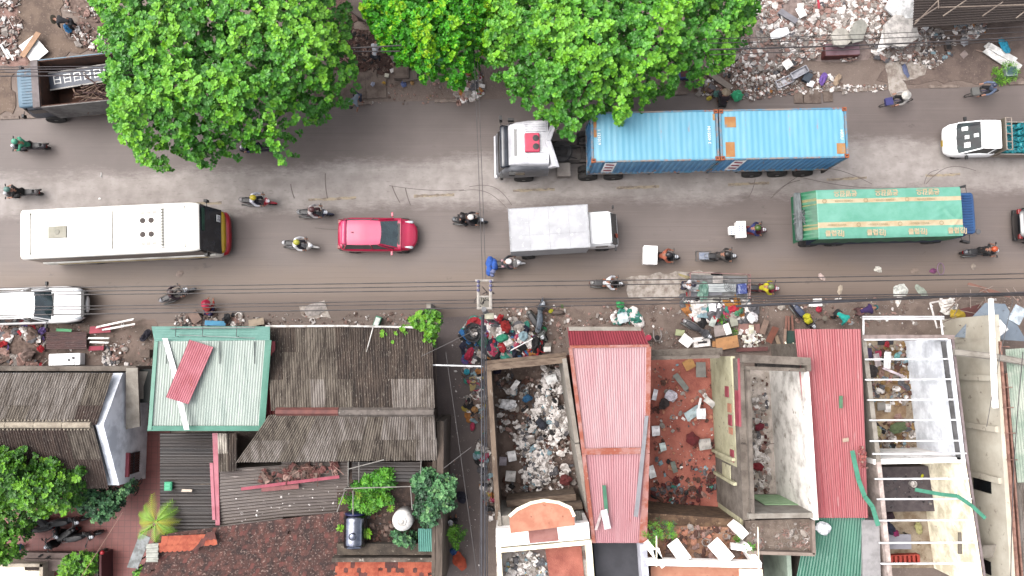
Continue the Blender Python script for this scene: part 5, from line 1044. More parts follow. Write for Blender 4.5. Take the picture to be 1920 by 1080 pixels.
for s in (1, -1): g = B(); g.bx(x0, x1, *sorted((s * 1.1, s * 1.15)), bz0, bz1); g.mat(1); g.bx(x0, x1, *sorted((s * 1.15, s * 1.2)), bz0 - .1, bz1 + .02); g.build('side_board', [RB, M('board_grey', (156, 152, 148), (116, 110, 108), sc_=2) if s > 0 else DB], t)
g = B(); g.bx(x1 - .04, x1, -1.1, 1.1, bz0, bz1); g.mat(1); g.bx(x1, x1 + .34, -1.18, 1.18, bz1 - .12, bz1 + .08); g.bx(x1, x1 + .06, -1.18, 1.18, bz0, bz1 - .12); g.build('head_board', [RB, M('head_mauve', (150, 138, 138), (120, 108, 108), sc_=2)], t)
g = B(); g.bx(x0, x0 + .05, -1.1, 1.1, bz0, bz1); g.build('tail_board', RB, t)
mt = Matrix.Translation(c) @ Matrix.Rotation(a, 4, 'Z')
g = B(); g.X = mt; rr = random.Random(8)
for k in range(150):
    x, y = rr.uniform(x0 + .3, x1 - 1.2), rr.uniform(-.3, 1.0); an = rr.gauss(0, .5); l = rr.uniform(.3, 1.1); z = bz0 + .25 + rr.uniform(0, .55)
    g.mat(rr.choice([0, 0, 1, 2])); g.tube([(x - l / 2 * cos(an), y - l / 2 * sin(an), z), (x, y + rr.uniform(-.08, .08), z + rr.uniform(0, .15)), (x + l / 2 * cos(an), y + l / 2 * sin(an), z + rr.uniform(-.1, .2))], rr.uniform(.018, .04), 5)
g.mat(1); g.hexa([(x0 + .1, -.4, bz0 + .01), (x1 - 1.2, -.4, bz0 + .01), (x1 - 1.2, 1.05, bz0 + .01), (x0 + .1, 1.05, bz0 + .01)], [(x0 + .1, -.3, bz0 + .3), (x1 - 1.6, -.3, bz0 + .3), (x1 - 1.6, 1.0, bz0 + .3), (x0 + .1, 1.0, bz0 + .3)])
g.build('scrap', [M('pale_branch', (176, 144, 122), (130, 100, 84), sc_=5), M('maroon_scrap', (104, 60, 58), (78, 48, 46), sc_=4), M('brown_branch', (128, 92, 78), (90, 64, 54), sc_=4)], world=True, label='tangled heap of branches and scrap metal in the lorry bed', cat='scrap heap', kind='stuff')
b0 = T('blue_sign_board', 'long navy blue sign board with white block lettering laid in the lorry bed', 'sign', mt @ Vector((-.35, -.48, 1.9)), a + .09); b0.rotation_euler = (-.1, 0, a + .06)
g = B(); g.bx(-1.75, 1.75, -.4, .4, 0, .06); g.mat(1); g.bx(-1.78, 1.78, .38, .44, -.02, .08); g.bx(-1.78, 1.78, -.44, -.38, -.02, .08); g.build('board', [M('navy_board', (60, 78, 104), (48, 62, 86), rough=.5), M('board_rim', (214, 210, 204))], b0)
for k in range(7): text('日', PAPER, b0, (1.35 - k * .5, .0, .064), .52, (0, 0, pi), ext=.003)
# ================= people and two wheelers =================
SKIN = M('skin', (206, 150, 124), (190, 132, 108), rough=.6, sc_=6); HAIR = M('black_hair', (34, 28, 28), (48, 38, 36), rough=.5, sc_=20)
def cloth(c): return M('cloth_%d_%d_%d' % c, c, tuple(max(0, int(v * .82)) for v in c), rough=.9, sc_=5, lo=.4, hi=.65)
def skin_mesh(name, nodes, edges, mat_, parent, sub=1, root=0):
    keys = list(nodes); me = bpy.data.meshes.new(name); me.from_pydata([nodes[k][0] for k in keys], [(keys.index(a), keys.index(b)) for a, b in edges], [])
    me.materials.append(mat_); o = bpy.data.objects.new(name, me); sc.collection.objects.link(o); o.parent = parent
    o.modifiers.new('skin', 'SKIN'); sv = me.skin_vertices[0].data
    for i, k in enumerate(keys): r = nodes[k][1]; sv[i].radius = (r, r); sv[i].use_root = (i == root)
    o.modifiers['skin'].use_smooth_shade = True; md = o.modifiers.new('sub', 'SUBSURF'); md.levels = sub; md.render_levels = sub
    return o
# poses: joint positions, x forward, y to the person's left, z up, ground at 0
def pose(kind):
    if kind == 'ride':
        J = dict(pel=(-.05, 0, .86), wai=(0, 0, 1.0), che=(.1, 0, 1.28), nec=(.15, 0, 1.44), hea=(.22, 0, 1.56), top=(.24, 0, 1.66), sh=(.1, .19, 1.36), el=(.26, .32, 1.14), wr=(.48, .3, 1.06), hi=(-.02, .1, .84), kn=(.38, .2, .78), an=(.3, .16, .38), to=(.46, .17, .33))
    elif kind == 'pillion':
        J = dict(pel=(-.05, 0, .92), wai=(-.02, 0, 1.06), che=(.04, 0, 1.34), nec=(.08, 0, 1.5), hea=(.13, 0, 1.62), top=(.14, 0, 1.72), sh=(.04, .18, 1.42), el=(.12, .26, 1.16), wr=(.3, .16, 1.08), hi=(-.02, .1, .9), kn=(.34, .28, .82), an=(.2, .26, .42), to=(.34, .28, .38))
    elif kind == 'bend':
        J = dict(pel=(-.15, 0, .9), wai=(0, 0, 1.0), che=(.28, 0, 1.1), nec=(.42, 0, 1.12), hea=(.54, 0, 1.08), top=(.64, 0, 1.06), sh=(.3, .18, 1.08), el=(.38, .24, .8), wr=(.48, .2, .56), hi=(-.16, .1, .86), kn=(-.02, .14, .48), an=(-.14, .14, .09), to=(.04, .16, .04))
    elif kind == 'squat':
        J = dict(pel=(-.18, 0, .3), wai=(-.08, 0, .42), che=(.1, 0, .68), nec=(.18, 0, .82), hea=(.26, 0, .92), top=(.29, 0, 1.02), sh=(.1, .18, .74), el=(.3, .26, .52), wr=(.5, .16, .42), hi=(-.16, .12, .3), kn=(.18, .24, .48), an=(-.04, .18, .09), to=(.14, .22, .04))
    elif kind == 'lean':
        J = dict(pel=(0, 0, .92), wai=(.04, 0, 1.06), che=(.16, 0, 1.3), nec=(.22, 0, 1.46), hea=(.28, 0, 1.57), top=(.3, 0, 1.67), sh=(.16, .19, 1.38), el=(.36, .26, 1.16), wr=(.6, .24, 1.1), hi=(0, .1, .88), kn=(.14, .12, .48), an=(-.05, .1, .09), to=(.12, .12, .04))
    else:
        J = dict(pel=(0, 0, .92), wai=(0, 0, 1.06), che=(.02, 0, 1.32), nec=(.03, 0, 1.48), hea=(.06, 0, 1.6), top=(.06, 0, 1.7), sh=(.02, .19, 1.4), el=(.04, .26, 1.12), wr=(.22, .24, .98), hi=(0, .1, .88), kn=(.06, .12, .48), an=(0, .11, .09), to=(.16, .13, .04))
    return {k: Vector(v) for k, v in J.items()}
def person(label, loc, rz, kind='ride', shirt=(120, 120, 120), pants=(50, 50, 60), hat=None, hatc=(230, 230, 230), sleeves=True, dz=0, group=None, shorts=False):
    t = T('person', label, 'person', (loc[0], loc[1], dz), rz, group); J = pose(kind); N = {}; E_ = []
    def add(k, p, r): N[k] = (tuple(p), r)
    add('pel', J['pel'], .13); add('wai', J['wai'], .115); add('che', J['che'], .14); add('nec', J['nec'], .055); add('hea', J['hea'], .092); add('top', J['top'], .085)
    d = (J['hea'] - J['nec']).normalized(); f = Vector((d.z, 0, -d.x)) if abs(d.z) > .3 else Vector((0, 0, -1)); add('nose', J['hea'] + f * .105 + d * .01, .018)
    E_ += [('pel', 'wai'), ('wai', 'che'), ('che', 'nec'), ('nec', 'hea'), ('hea', 'top'), ('hea', 'nose')]
    for s in (1, -1):
        m = lambda v: Vector((v.x, v.y * s, v.z)); q = str(s)
        if kind == 'stand' and s < 0: m = lambda v: Vector((v.x + (.0), -v.y, v.z))
        for k, r in (('sh', .062), ('el', .045), ('wr', .03), ('hi', .095), ('kn', .062), ('an', .04), ('to', .034)): add(k + q, m(J[k]), r)
        E_ += [('che', 'sh' + q), ('sh' + q, 'el' + q), ('el' + q, 'wr' + q), ('pel', 'hi' + q), ('hi' + q, 'kn' + q), ('kn' + q, 'an' + q), ('an' + q, 'to' + q)]
        w, e = m(J['wr']), m(J['el']); fd = (w - e).normalized(); sd_ = Vector((-fd.y, fd.x, 0)); sd_ = sd_.normalized() if sd_.length > .1 else Vector((0, 1, 0)); pa = w + fd * .07; add('pa' + q, pa, .03); E_.append(('wr' + q, 'pa' + q))
        for i, (o, l) in enumerate(((-.03, .065), (-.01, .078), (.01, .074), (.03, .058))):
            add('f%d' % i + q, pa + fd * l + sd_ * o * 1.3 + Vector((0, 0, -.012)), .0085); E_.append(('pa' + q, 'f%d' % i + q))
        add('th' + q, w + fd * .06 - sd_ * s * .055, .01); E_.append(('wr' + q, 'th' + q))
    skin_mesh('body', N, E_, SKIN, t)
    S = {k: (N[k][0], N[k][1] * 1.14 + .012) for k in ('wai', 'che')}; S['pel'] = (N['pel'][0], .142); S['nk'] = (tuple(J['nec'].lerp(J['che'], .35)), .075); ES = [('wai', 'che'), ('wai', 'pel'), ('che', 'nk')]
    for q in ('1', '-1'):
        S['sh' + q] = (N['sh' + q][0], .08); e = Vector(N['el' + q][0]); w = Vector(N['wr' + q][0]); s0 = Vector(N['sh' + q][0]); ES.append(('che', 'sh' + q))
        if sleeves: S['el' + q] = (tuple(e), .06); S['wr' + q] = (tuple(e.lerp(w, .88)), .044); ES += [('sh' + q, 'el' + q), ('el' + q, 'wr' + q)]
        else: S['el' + q] = (tuple(s0.lerp(e, .8)), .062); ES.append(('sh' + q, 'el' + q))
    skin_mesh('shirt', S, ES, cloth(shirt), t)
    Pn = {'pel': (N['pel'][0], .15)}; EP = []
    for q in ('1', '-1'):
        k_, a_ = Vector(N['kn' + q][0]), Vector(N['an' + q][0]); Pn['hi' + q] = (N['hi' + q][0], .108); Pn['kn' + q] = (tuple(k_), .078); EP += [('pel', 'hi' + q), ('hi' + q, 'kn' + q)]
        if not shorts: Pn['an' + q] = (tuple(k_.lerp(a_, .9)), .055); EP.append(('kn' + q, 'an' + q))
    skin_mesh('trousers', Pn, EP, cloth(pants), t)
    hd = J['hea'].lerp(J['top'], .35); up = (J['top'] - J['hea']).normalized()
    rot = Vector((0, 0, 1)).rotation_difference(up).to_matrix().to_4x4(); g = B(); g.X = Matrix.Translation(hd) @ rot
    if hat == 'cone': g.lathe((0, 0, -.02), [(.23, 0), (.22, .015), (.12, .1), (.03, .17), (.005, .18)], 20); nm = 'conical_hat'
    elif hat == 'cap': g.ball((0, 0, .01), .112, 12, 6, z0=-.15); g.lathe((.06, 0, .0), [(.12, 0), (.12, .012)], 14); nm = 'cap'
    elif hat == 'helmet': g.ball((0, 0, .0), .145, 14, 8, (1.12, 1, 1), z0=-.3); g.mat(1); g.cbox((.14, 0, .0), (.07, .18, .03)); nm = 'helmet'
    elif hat == 'brim': g.ball((0, 0, .01), .11, 12, 6, z0=-.1); g.lathe((0, 0, 0), [(.19, 0), (.18, .012)], 18); nm = 'sun_hat'
    else: g.ball((-.015, 0, -.01), .108, 12, 6, (1.06, 1, 1), z0=-.45); nm = 'hair'
    g.build(nm, [HAIR if nm == 'hair' else M('hat_%d_%d_%d' % hatc, hatc, tuple(int(v * .86) for v in hatc), rough=.45), BLKP], t, smooth=True, auto=50)
    return t
def two_wheeler(label, loc, rz, paint=(60, 60, 66), front=None, seat=(44, 42, 46), lean=0, group=None, plate=True):
    t = T('motorbike', label, 'motorbike', (loc[0], loc[1], 0), rz, group); t.rotation_euler = (lean, 0, rz)
    front = front or paint; pm = M('bike_%d_%d_%d' % paint, paint, tuple(int(v * .8) for v in paint), rough=.3, sc_=3, coat=.3); fm = M('bike_%d_%d_%d' % front, front, tuple(int(v * .8) for v in front), rough=.3, sc_=3, coat=.3)
    for x in (-.62, .64):
        g = B(); prof = [(.2, -.03), (.25, -.05), (.275, -.03), (.285, 0), (.275, .03), (.25, .05), (.2, .03)]; g.lathe((x, 0, .285), prof, 18, 'y'); w = g.build('wheel', TYRE, t, smooth=True, auto=40)
        g = B(); g.lathe((x, 0, .285), [(.19, -.03), (.19, .03)], 14, 'y'); g.tube([(x, -.09, .285), (x, .09, .285)], .03, 6); g.build('rim', RIM, w)
    g = B(); g.loft([(-.88, .05, .62, .7), (-.8, .12, .52, .76), (-.5, .17, .36, .78), (-.15, .17, .3, .76), (.1, .12, .28, .5), (.35, .13, .28, .42)], 16, 2.6); g.build('body', pm, t, smooth=True)
    g = B(); g.loft([(.3, .16, .3, .4), (.4, .22, .34, .8), (.5, .2, .5, .98), (.62, .13, .62, 1.0), (.7, .06, .7, .92)], 16, 2.4); g.mat(0); g.loft([(.4, .05, .45, .55), (.6, .075, .5, .61), (.86, .05, .4, .5), (.95, .03, .3, .38)], 10, 2.4); fr = g.build('front_fairing', fm, t, smooth=True)
    g = B(); g.loft([(-.72, .09, .76, .82), (-.6, .14, .75, .84), (-.2, .15, .74, .83), (.05, .1, .74, .81), (.12, .05, .74, .78)], 14, 2.8); g.build('seat', M('seat_%d_%d_%d' % seat, seat, tuple(int(v * .8) for v in seat), rough=.5, sc_=6), t, smooth=True)
    g = B(); g.tube([(.36, .34, 1.02), (.44, .2, 1.05), (.5, 0, 1.0), (.44, -.2, 1.05), (.36, -.34, 1.02)], .018, 6); g.mat(1)
    for s in (1, -1): g.tube([(.36, s * .34, 1.02), (.42, s * .24, 1.04)], .026, 6); g.tube([(.47, s * .16, 1.04), (.44, s * .3, 1.2)], .008, 4); g.cbox((.44, s * .33, 1.21), (.03, .12, .07))
    g.build('handlebar', [RIM, BLKP], t)
    g = B(); g.loft([(.56, .1, .88, 1.0), (.68, .08, .86, .98), (.73, .04, .88, .94)], 12, 2.4); g.build('headlight', LAMP, t, smooth=True)
    g = B(); g.tube([(-.55, .1, .86), (-.8, .1, .88), (-.86, 0, .88), (-.8, -.1, .88), (-.55, -.1, .86)], .014, 5); g.build('grab_rail', RIM, t)
    g = B(); g.tube([(-.05, -.16, .3), (-.3, -.19, .3), (-.85, -.18, .36)], .035, 8, .05); g.build('exhaust', RIM, t, smooth=True)
    g = B(); g.cbox((-.86, 0, .58), (.02, .16, .12), (0, .3, 0)); g.build('tail_light', LAMPR, t)
    return t
def rider_on(px, py, deg, label, blabel, z=.8, **k):
    p = P(px, py, z); a = R(deg); bk = {q: k.pop(q) for q in ('paint', 'front', 'seat') if q in k}
    b = two_wheeler(blabel, (p.x, p.y), a, group='motorbikes with riders on the road', **bk)
    off = Matrix.Rotation(a, 4, 'Z') @ Vector((-.12, 0, 0)); r = person(label, (p.x + off.x, p.y + off.y), a, dz=0.02, **k)
    return p, a, b, r
def onbike(p, a, v): w = Matrix.Rotation(a, 4, 'Z') @ Vector(v); return (p.x + w.x, p.y + w.y, v[2])
rider_on(50, 273, 182, 'rider in a mint green top and helmet heading left below the left tree', 'motorbike under the mint green rider', paint=(90, 84, 92), shirt=(80, 190, 150), pants=(50, 46, 52), hat='helmet', hatc=(96, 210, 170))
rider_on(478, 276, 182, 'rider in navy half hidden by the lower edge of the left tree', 'dark blue motorbike half hidden by the left tree', paint=(30, 34, 66), shirt=(44, 52, 120), pants=(30, 30, 50), hat='helmet', hatc=(40, 50, 110))
rider_on(36, 361, 184, 'rider all in black with bare arms at the left edge of the road', 'motorbike with pale seat sides under the black clothed rider', paint=(140, 132, 134), shirt=(30, 28, 32), pants=(34, 30, 34), hat='helmet', hatc=(120, 170, 160), sleeves=False)
rider_on(480, 376, -4, 'rider in white top with a yellow helmet on the red motorbike', 'red fronted motorbike between the bus and the maroon jacket rider', paint=(170, 160, 164), front=(236, 44, 70), shirt=(226, 226, 236), pants=(40, 34, 60), hat='helmet', hatc=(246, 222, 40))
rider_on(588, 398, -2, 'rider in maroon and white heading right above the red car', 'grey motorbike with long dark seat behind the red car', paint=(170, 172, 176), front=(50, 60, 90), shirt=(214, 206, 206), pants=(110, 60, 66), hat='helmet', hatc=(110, 60, 62))
rider_on(560, 458, -7, 'rider in a white shirt with yellow top box bag left of the red car', 'white motorbike left of the red car', paint=(226, 226, 230), front=(248, 246, 240), shirt=(240, 240, 242), pants=(60, 60, 70), hat='helmet', hatc=(240, 238, 90))
p, a, b, r = rider_on(880, 412, -3, 'rider in a dark jacket with a white helmet before the white box truck', 'dark motorbike carrying two people before the white box truck', paint=(96, 104, 112), front=(60, 66, 76), shirt=(70, 60, 66), pants=(50, 46, 54), hat='helmet', hatc=(245, 240, 236))
person('passenger in black behind the white helmeted rider', onbike(p, a, (-.45, 0, 0)), a, 'pillion', shirt=(44, 36, 40), pants=(40, 40, 46), hat='helmet', hatc=(60, 50, 52))
p, a, b, r = rider_on(950, 494, 4, 'rider in dark grey with a white helmet below the white box truck', 'white motorbike hung with blue bundles below the white box truck', paint=(230, 228, 230), front=(248, 246, 246), shirt=(70, 72, 78), pants=(236, 190, 200), hat='helmet', hatc=(250, 248, 246))
rr = random.Random(2)
def bundle(name, label, cat, p, a, v, size, col, n=3, seed=1):
    q = onbike(p, a, v); g = B(); r_ = random.Random(seed)
    for k in range(n): g.ball((q[0] + r_.uniform(-.3, .3) * size[0] * (n > 1), q[1] + r_.uniform(-.4, .4) * size[1] * (n > 1), q[2] + size[2] / 2 + r_.uniform(-.05, .05)), 1, 10, 6, (size[0] * r_.uniform(.4, .55), size[1] * r_.uniform(.3, .5), size[2] * .55))
    for i, v_ in enumerate(g.v): g.v[i] = v_ + Vector((noise.noise(v_ * 7), noise.noise(v_ * 7 + Vector((9, 0, 0))), noise.noise(v_ * 6))) * .09
    return g.build(name, cloth(col), world=True, label=label, cat=cat, smooth=True)
bundle('bundle', 'blue cloth bundle tied across the back of the white motorbike', 'bundle', p, a, (-.75, 0, .5), (.42, .8, .4), (60, 120, 230), 4, 3)
bundle('bundle', 'greyish lilac bag on the blue bundle of the white motorbike', 'bag', p, a, (-.7, -.45, .75), (.28, .28, .18), (140, 150, 196), 2, 4)
p, a, b, r = rider_on(1408, 432, 2, 'rider in blue with a green helmet carrying a white delivery box', 'motorbike with a white delivery box right of the long white box truck', paint=(196, 190, 190), front=(130, 60, 80), shirt=(52, 60, 130), pants=(170, 60, 60), hat='helmet', hatc=(96, 130, 50))
def dbox(p, a, v, s, label):
    q = onbike(p, a, v); t = T('delivery_box', label, 'box', q, a); g = B(); g.cbox((0, 0, s[2] / 2), s); g.build('box_shell', M('box_plastic', (244, 242, 240), (226, 222, 220), rough=.5), t, bevel=.03)
    g = B(); g.cbox((0, 0, s[2] + .02), (s[0] * 1.04, s[1] * 1.03, .05)); g.build('lid', M('lid_plastic', (250, 248, 246), (236, 232, 230), rough=.5), t, bevel=.02)
    g = B()
    for k in range(4): g.bx(-.12, -.04, -.18 + k * .1, -.12 + k * .1, s[2] + .045, s[2] + .052); g.bx(.02, .1, -.18 + k * .1, -.12 + k * .1, s[2] + .045, s[2] + .052)
    g.build('print', M('box_print', (150, 160, 190)), t)
dbox(p, a, (-.62, 0, .84), (.45, .8, .42), 'white delivery box behind the rider with the green helmet'); dbox(p, a, (-.98, 0, .7), (.32, .42, .3), 'smaller pale box behind the white delivery box of the green helmeted rider')
p, a, b, r = rider_on(1244, 481, -2, 'rider in orange seen before a big white double box', 'motorbike loaded with a big white double box', paint=(120, 120, 130), front=(50, 56, 62), shirt=(216, 116, 84), pants=(60, 40, 44), hat='helmet', hatc=(60, 56, 60))
dbox(p, a, (-.72, 0, .7), (.66, .9, .5), 'big white box with printed lid behind the orange shirted rider')
p, a, b, r = rider_on(1352, 480, 0, 'rider in an olive grey top with dark helmet on a racked motorbike', 'dark motorbike with a steel luggage rack, right of the orange shirted rider', paint=(70, 70, 74), shirt=(96, 88, 84), pants=(66, 60, 62), hat='helmet', hatc=(66, 60, 58))
q = onbike(p, a, (-.75, 0, .7)); t = T('luggage_rack', 'steel tube luggage rack with folded sheets behind the olive grey rider', 'rack', q, a); g = B()
for y in (-.24, .24): g.tube([(-.5, y, 0), (.3, y, 0)], .015, 5); g.tube([(-.5, y, 0), (-.5, y, .22)], .015, 5)
for x in (-.5, -.25, 0, .25): g.tube([(x, -.24, 0), (x, .24, 0)], .015, 5)
g.tube([(-.5, -.24, .22), (-.5, .24, .22)], .015, 5); g.build('frame', RIM, t); g = B(); g.cbox((-.1, .0, .07), (.5, .36, .12)); g.build('folded_sheet', M('pale_blue_sheet', (150, 160, 184), (190, 196, 206), sc_=6), t, bevel=.03)
rider_on(1843, 471, 2, 'rider in black with an orange helmet at the far right of the road', 'motorbike with pale rear box and black clothed rider at the far right', paint=(130, 134, 144), front=(70, 60, 64), shirt=(36, 32, 34), pants=(40, 36, 40), hat='helmet', hatc=(248, 108, 50), sleeves=False)
rider_on(1140, 531, -3, 'rider in a white shirt and tan trousers near the spilled plaster', 'black motorbike with long seat near the spilled plaster', paint=(170, 170, 166), front=(56, 62, 66), shirt=(240, 240, 244), pants=(190, 120, 90), hat=None)
rider_on(328, 552, 22, 'rider in dark maroon turning up off the south verge', 'silver motorbike turning up off the south verge', paint=(190, 190, 200), front=(160, 164, 172), shirt=(66, 40, 56), pants=(180, 170, 160), hat='helmet', hatc=(110, 84, 80))
# bicycles
def bicycle(px, py, deg, blabel, label, shirt, pants, hat, hatc, bask):
    p = P(px, py, .6); a = R(deg); t = T('bicycle', blabel, 'bicycle', (p.x, p.y, 0), a)
    for x in (-.52, .52):
        g = B(); rs = []; n = 24
        for k in range(n): th = 2 * pi * k / n; rs.append(Vector((x + .33 * cos(th), 0, .34 + .33 * sin(th))))
        g.tube(rs + [rs[0]], .022, 6, cap=False); w = g.build('wheel', TYRE, t)
        g = B(); g.tube([(x, -.04, .34), (x, .04, .34)], .025, 6)
        for k in range(0, n, 3): g.tube([(x, 0, .34), rs[k]], .003, 3)
        g.build('spokes', RIM, w)
    g = B(); pts = {'b': (-.05, 0, .32), 's': (-.18, 0, .82), 'h': (.38, 0, .9), 'r': (-.52, 0, .34), 'f': (.52, 0, .34)}
    for u, v in ('bs', 'bh', 'sh', 'rb', 'rs', 'hf'): g.tube([pts[u], pts[v]], .018, 6)
    g.tube([(-.18, 0, .8), (-.2, 0, .9)], .014, 5); g.build('frame', M('bike_frame_blue', (70, 70, 130), (50, 50, 100), rough=.4), t)
    g = B(); g.loft([(-.34, .09, .88, .93), (-.2, .07, .89, .94), (-.06, .02, .9, .93)], 10); g.build('saddle', BLKP, t, smooth=True)
    g = B(); g.tube([(.2, .26, 1.02), (.36, .2, 1.04), (.4, 0, 1.0), (.36, -.2, 1.04), (.2, -.26, 1.02)], .014, 5); g.build('handlebar', RIM, t)
    g = B(); g.bx(.46, .78, -.16, .16, .74, .96, -.03, -.03); g.build('basket', M('basket_%d' % bask[0], bask, rough=.8, sc_=10), t)
    off = Matrix.Rotation(a, 4, 'Z') @ Vector((-.15, 0, 0)); person(label, (p.x + off.x, p.y + off.y), a, 'ride', shirt=shirt, pants=pants, hat=hat, hatc=hatc, dz=.06)
bicycle(1684, 190, 190, 'bicycle with a blue front basket ridden left past the rubble', 'cyclist in black with a broad pale conical hat', (206, 200, 196), (36, 34, 38), 'cone', (226, 222, 214), (74, 74, 150))
bicycle(1845, 172, 188, 'bicycle with a grey front basket ridden left near the grass tuft', 'cyclist in a blue grey raincoat near the grass tuft', (124, 142, 176), (40, 38, 46), 'cap', (70, 78, 110), (130, 130, 126))
# three wheeled cargo load on the south verge
p = P(1432, 540, .8); b = two_wheeler('red motorbike pulling a steel cargo cart piled with scrap', (p.x, p.y), R(-3), paint=(176, 40, 66), front=(206, 70, 100)); person('driver in a bright yellow jacket pulling the scrap cart', (p.x - .12, p.y), R(-3), shirt=(250, 236, 30), pants=(110, 40, 46), hat='helmet', hatc=(150, 170, 110), dz=.02)
p0 = P(1350, 537, .6); t = T('cargo_cart', 'long steel cargo cart piled with metal sheets and frames on the south verge', 'cart', (p0.x, p0.y, 0), R(-2))
g = B(); g.bx(-1.6, 1.35, -.55, .55, .55, .62)
for x in (-1.6, 0, 1.3): g.bx(x, x + .05, -.6, .6, .48, .55)
g.build('deck', M('dull_deck', (150, 150, 150), (120, 118, 116), sc_=3), t)
g = B(); 
for x in (-1.6, 1.36):
    for z in (.9, 1.15): g.tube([(x, -.58, z), (x, .58, z)], .02, 5)
    for y in (-.58, .58): g.tube([(x, y, .6), (x, y, 1.2)], .02, 5)
g.tube([(-1.6, .6, 1.15), (1.36, .6, 1.15)], .02, 5); g.build('side_rail', M('rosy_tube', (196, 150, 146), (160, 120, 118)), t)
for s in (1, -1): wheel(t, -.1, s * .66, .28, .1)
m = Matrix.Translation((p0.x, p0.y, 0)) @ Matrix.Rotation(R(-2), 4, 'Z')
def load(name, label, cat, fn, mt_): g = B(); g.X = m; fn(g); return g.build(name, mt_, world=True, label=label, cat=cat)
load('metal_sheet', 'long pale sheet of bent metal lying along the scrap cart', 'metal sheet', lambda g: g.cbox((-.4, -.1, .8), (2.3, .42, .05), (.12, 0, .03)), M('zinc_sheet', (206, 212, 212), (170, 176, 178), rough=.4, sc_=3, stretch=(.4, 5, 1)))
load('metal_sheet', 'short grey slatted metal panel at the front of the scrap cart load', 'metal sheet', lambda g: [g.cbox((.1, .34, .95 + .004 * k), (.5, .05, .03), (0, 0, .03)) if k == 0 else g.cbox((-.2 + .0, .1 + k * .07, .93), (.5, .05, .03), (0, 0, .03)) for k in range(6)], M('slat_grey', (214, 206, 200), (186, 178, 172)))
load('fan_guard', 'round wire fan guard on top of the scrap cart load', 'fan guard', lambda g: [g.tube([(.35 + r_ * cos(k * pi / 9), -.02 + r_ * sin(k * pi / 9), 1.12) for k in range(19)], .012, 4, cap=False) for r_ in (.28, .2, .1)] + [g.tube([(.35, -.02, 1.12), (.35 + .28 * cos(k), -.02 + .28 * sin(k), 1.12)], .008, 3) for k in range(6)], GREYM)
load('blue_crate', 'blue box on the right end of the scrap cart', 'box', lambda g: [g.cbox((1.0, -.12, .86), (.42, .5, .42), (0, 0, .1)), g.cbox((1.0, -.12, 1.08), (.2, .4, .02), (0, 0, .1))], M('crate_blue', (60, 80, 160), (170, 180, 220), sc_=4, lo=.5, hi=.55))
load('wood_frame', 'yellowish wooden frame bar sticking out of the left end of the scrap cart', 'timber', lambda g: [g.tube([(-1.6, .35, 1.0), (-2.2, .5, 1.1)], .03, 5), g.tube([(-1.6, .25, 1.0), (-2.15, .44, 1.1)], .025, 5)], M('yellow_wood', (204, 186, 120), (170, 150, 96)))
load('green_tarp', 'pale green crumpled sheet on the left half of the scrap cart', 'plastic sheet', lambda g: g.crumple((-.9, -.3, .82), 1.0, .5, .2, random.Random(4), 8), M('sea_green_sheet', (150, 190, 172), (110, 160, 142), sc_=4))
load('orange_bundle', 'orange cloth hanging off the near side of the scrap cart', 'cloth', lambda g: g.crumple((.9, -.75, .5), 1.3, .3, .2, random.Random(6), 8), cloth((206, 140, 50)))
p = P(1283, 535, .9); person('person in navy with a white headscarf pushing the scrap cart from behind', (p.x, p.y), R(-4), 'lean', shirt=(216, 214, 218), pants=(44, 44, 70), hat='cap', hatc=(50, 48, 76))
# people on foot
def foot(px, py, z, deg, label, kind, **k): p = P(px, py, z); return person(label, (p.x, p.y), R(deg), kind, **k)
foot(126, 42, .8, 175, 'person in black bending over a blue sack on the earth at top left', 'bend', shirt=(40, 40, 48), pants=(34, 36, 44), hat='cone', hatc=(206, 196, 170))
foot(672, 190, .4, 245, 'barefoot person in pale grey reaching down at the kerb by the drain slabs', 'bend', shirt=(170, 184, 200), pants=(60, 72, 100), hat=None, sleeves=False, shorts=True)
foot(704, 100, .8, 80, 'person in dark trousers and white top on the soil between the tree crowns', 'bend', shirt=(224, 226, 234), pants=(40, 46, 60), hat=None)
foot(1358, 186, .6, 85, 'person in dark clothes with a conical hat beside a green mesh sack', 'squat', shirt=(60, 44, 56), pants=(40, 34, 40), hat='cone', hatc=(186, 164, 134))
foot(1572, 592, .7, -40, 'person in a bright turquoise top with pale cap bending above the red roof', 'bend', shirt=(24, 216, 200), pants=(30, 30, 36), hat='cap', hatc=(204, 206, 210))
foot(1614, 583, .6, 15, 'person in purple with a teal headscarf bending above the red roof', 'bend', shirt=(70, 36, 110), pants=(120, 80, 80), hat='cap', hatc=(40, 140, 150), sleeves=False)
foot(388, 580, .6, 80, 'person in red with a wide cerise hat crouching by the green roof awning', 'squat', shirt=(222, 70, 60), pants=(60, 50, 110), hat='cone', hatc=(222, 40, 84))
foot(848, 978, .8, 100, 'person in black and white walking in the alley beside the terrace plants', 'stand', shirt=(60, 62, 66), pants=(50, 50, 54), hat='cap', hatc=(220, 224, 230))
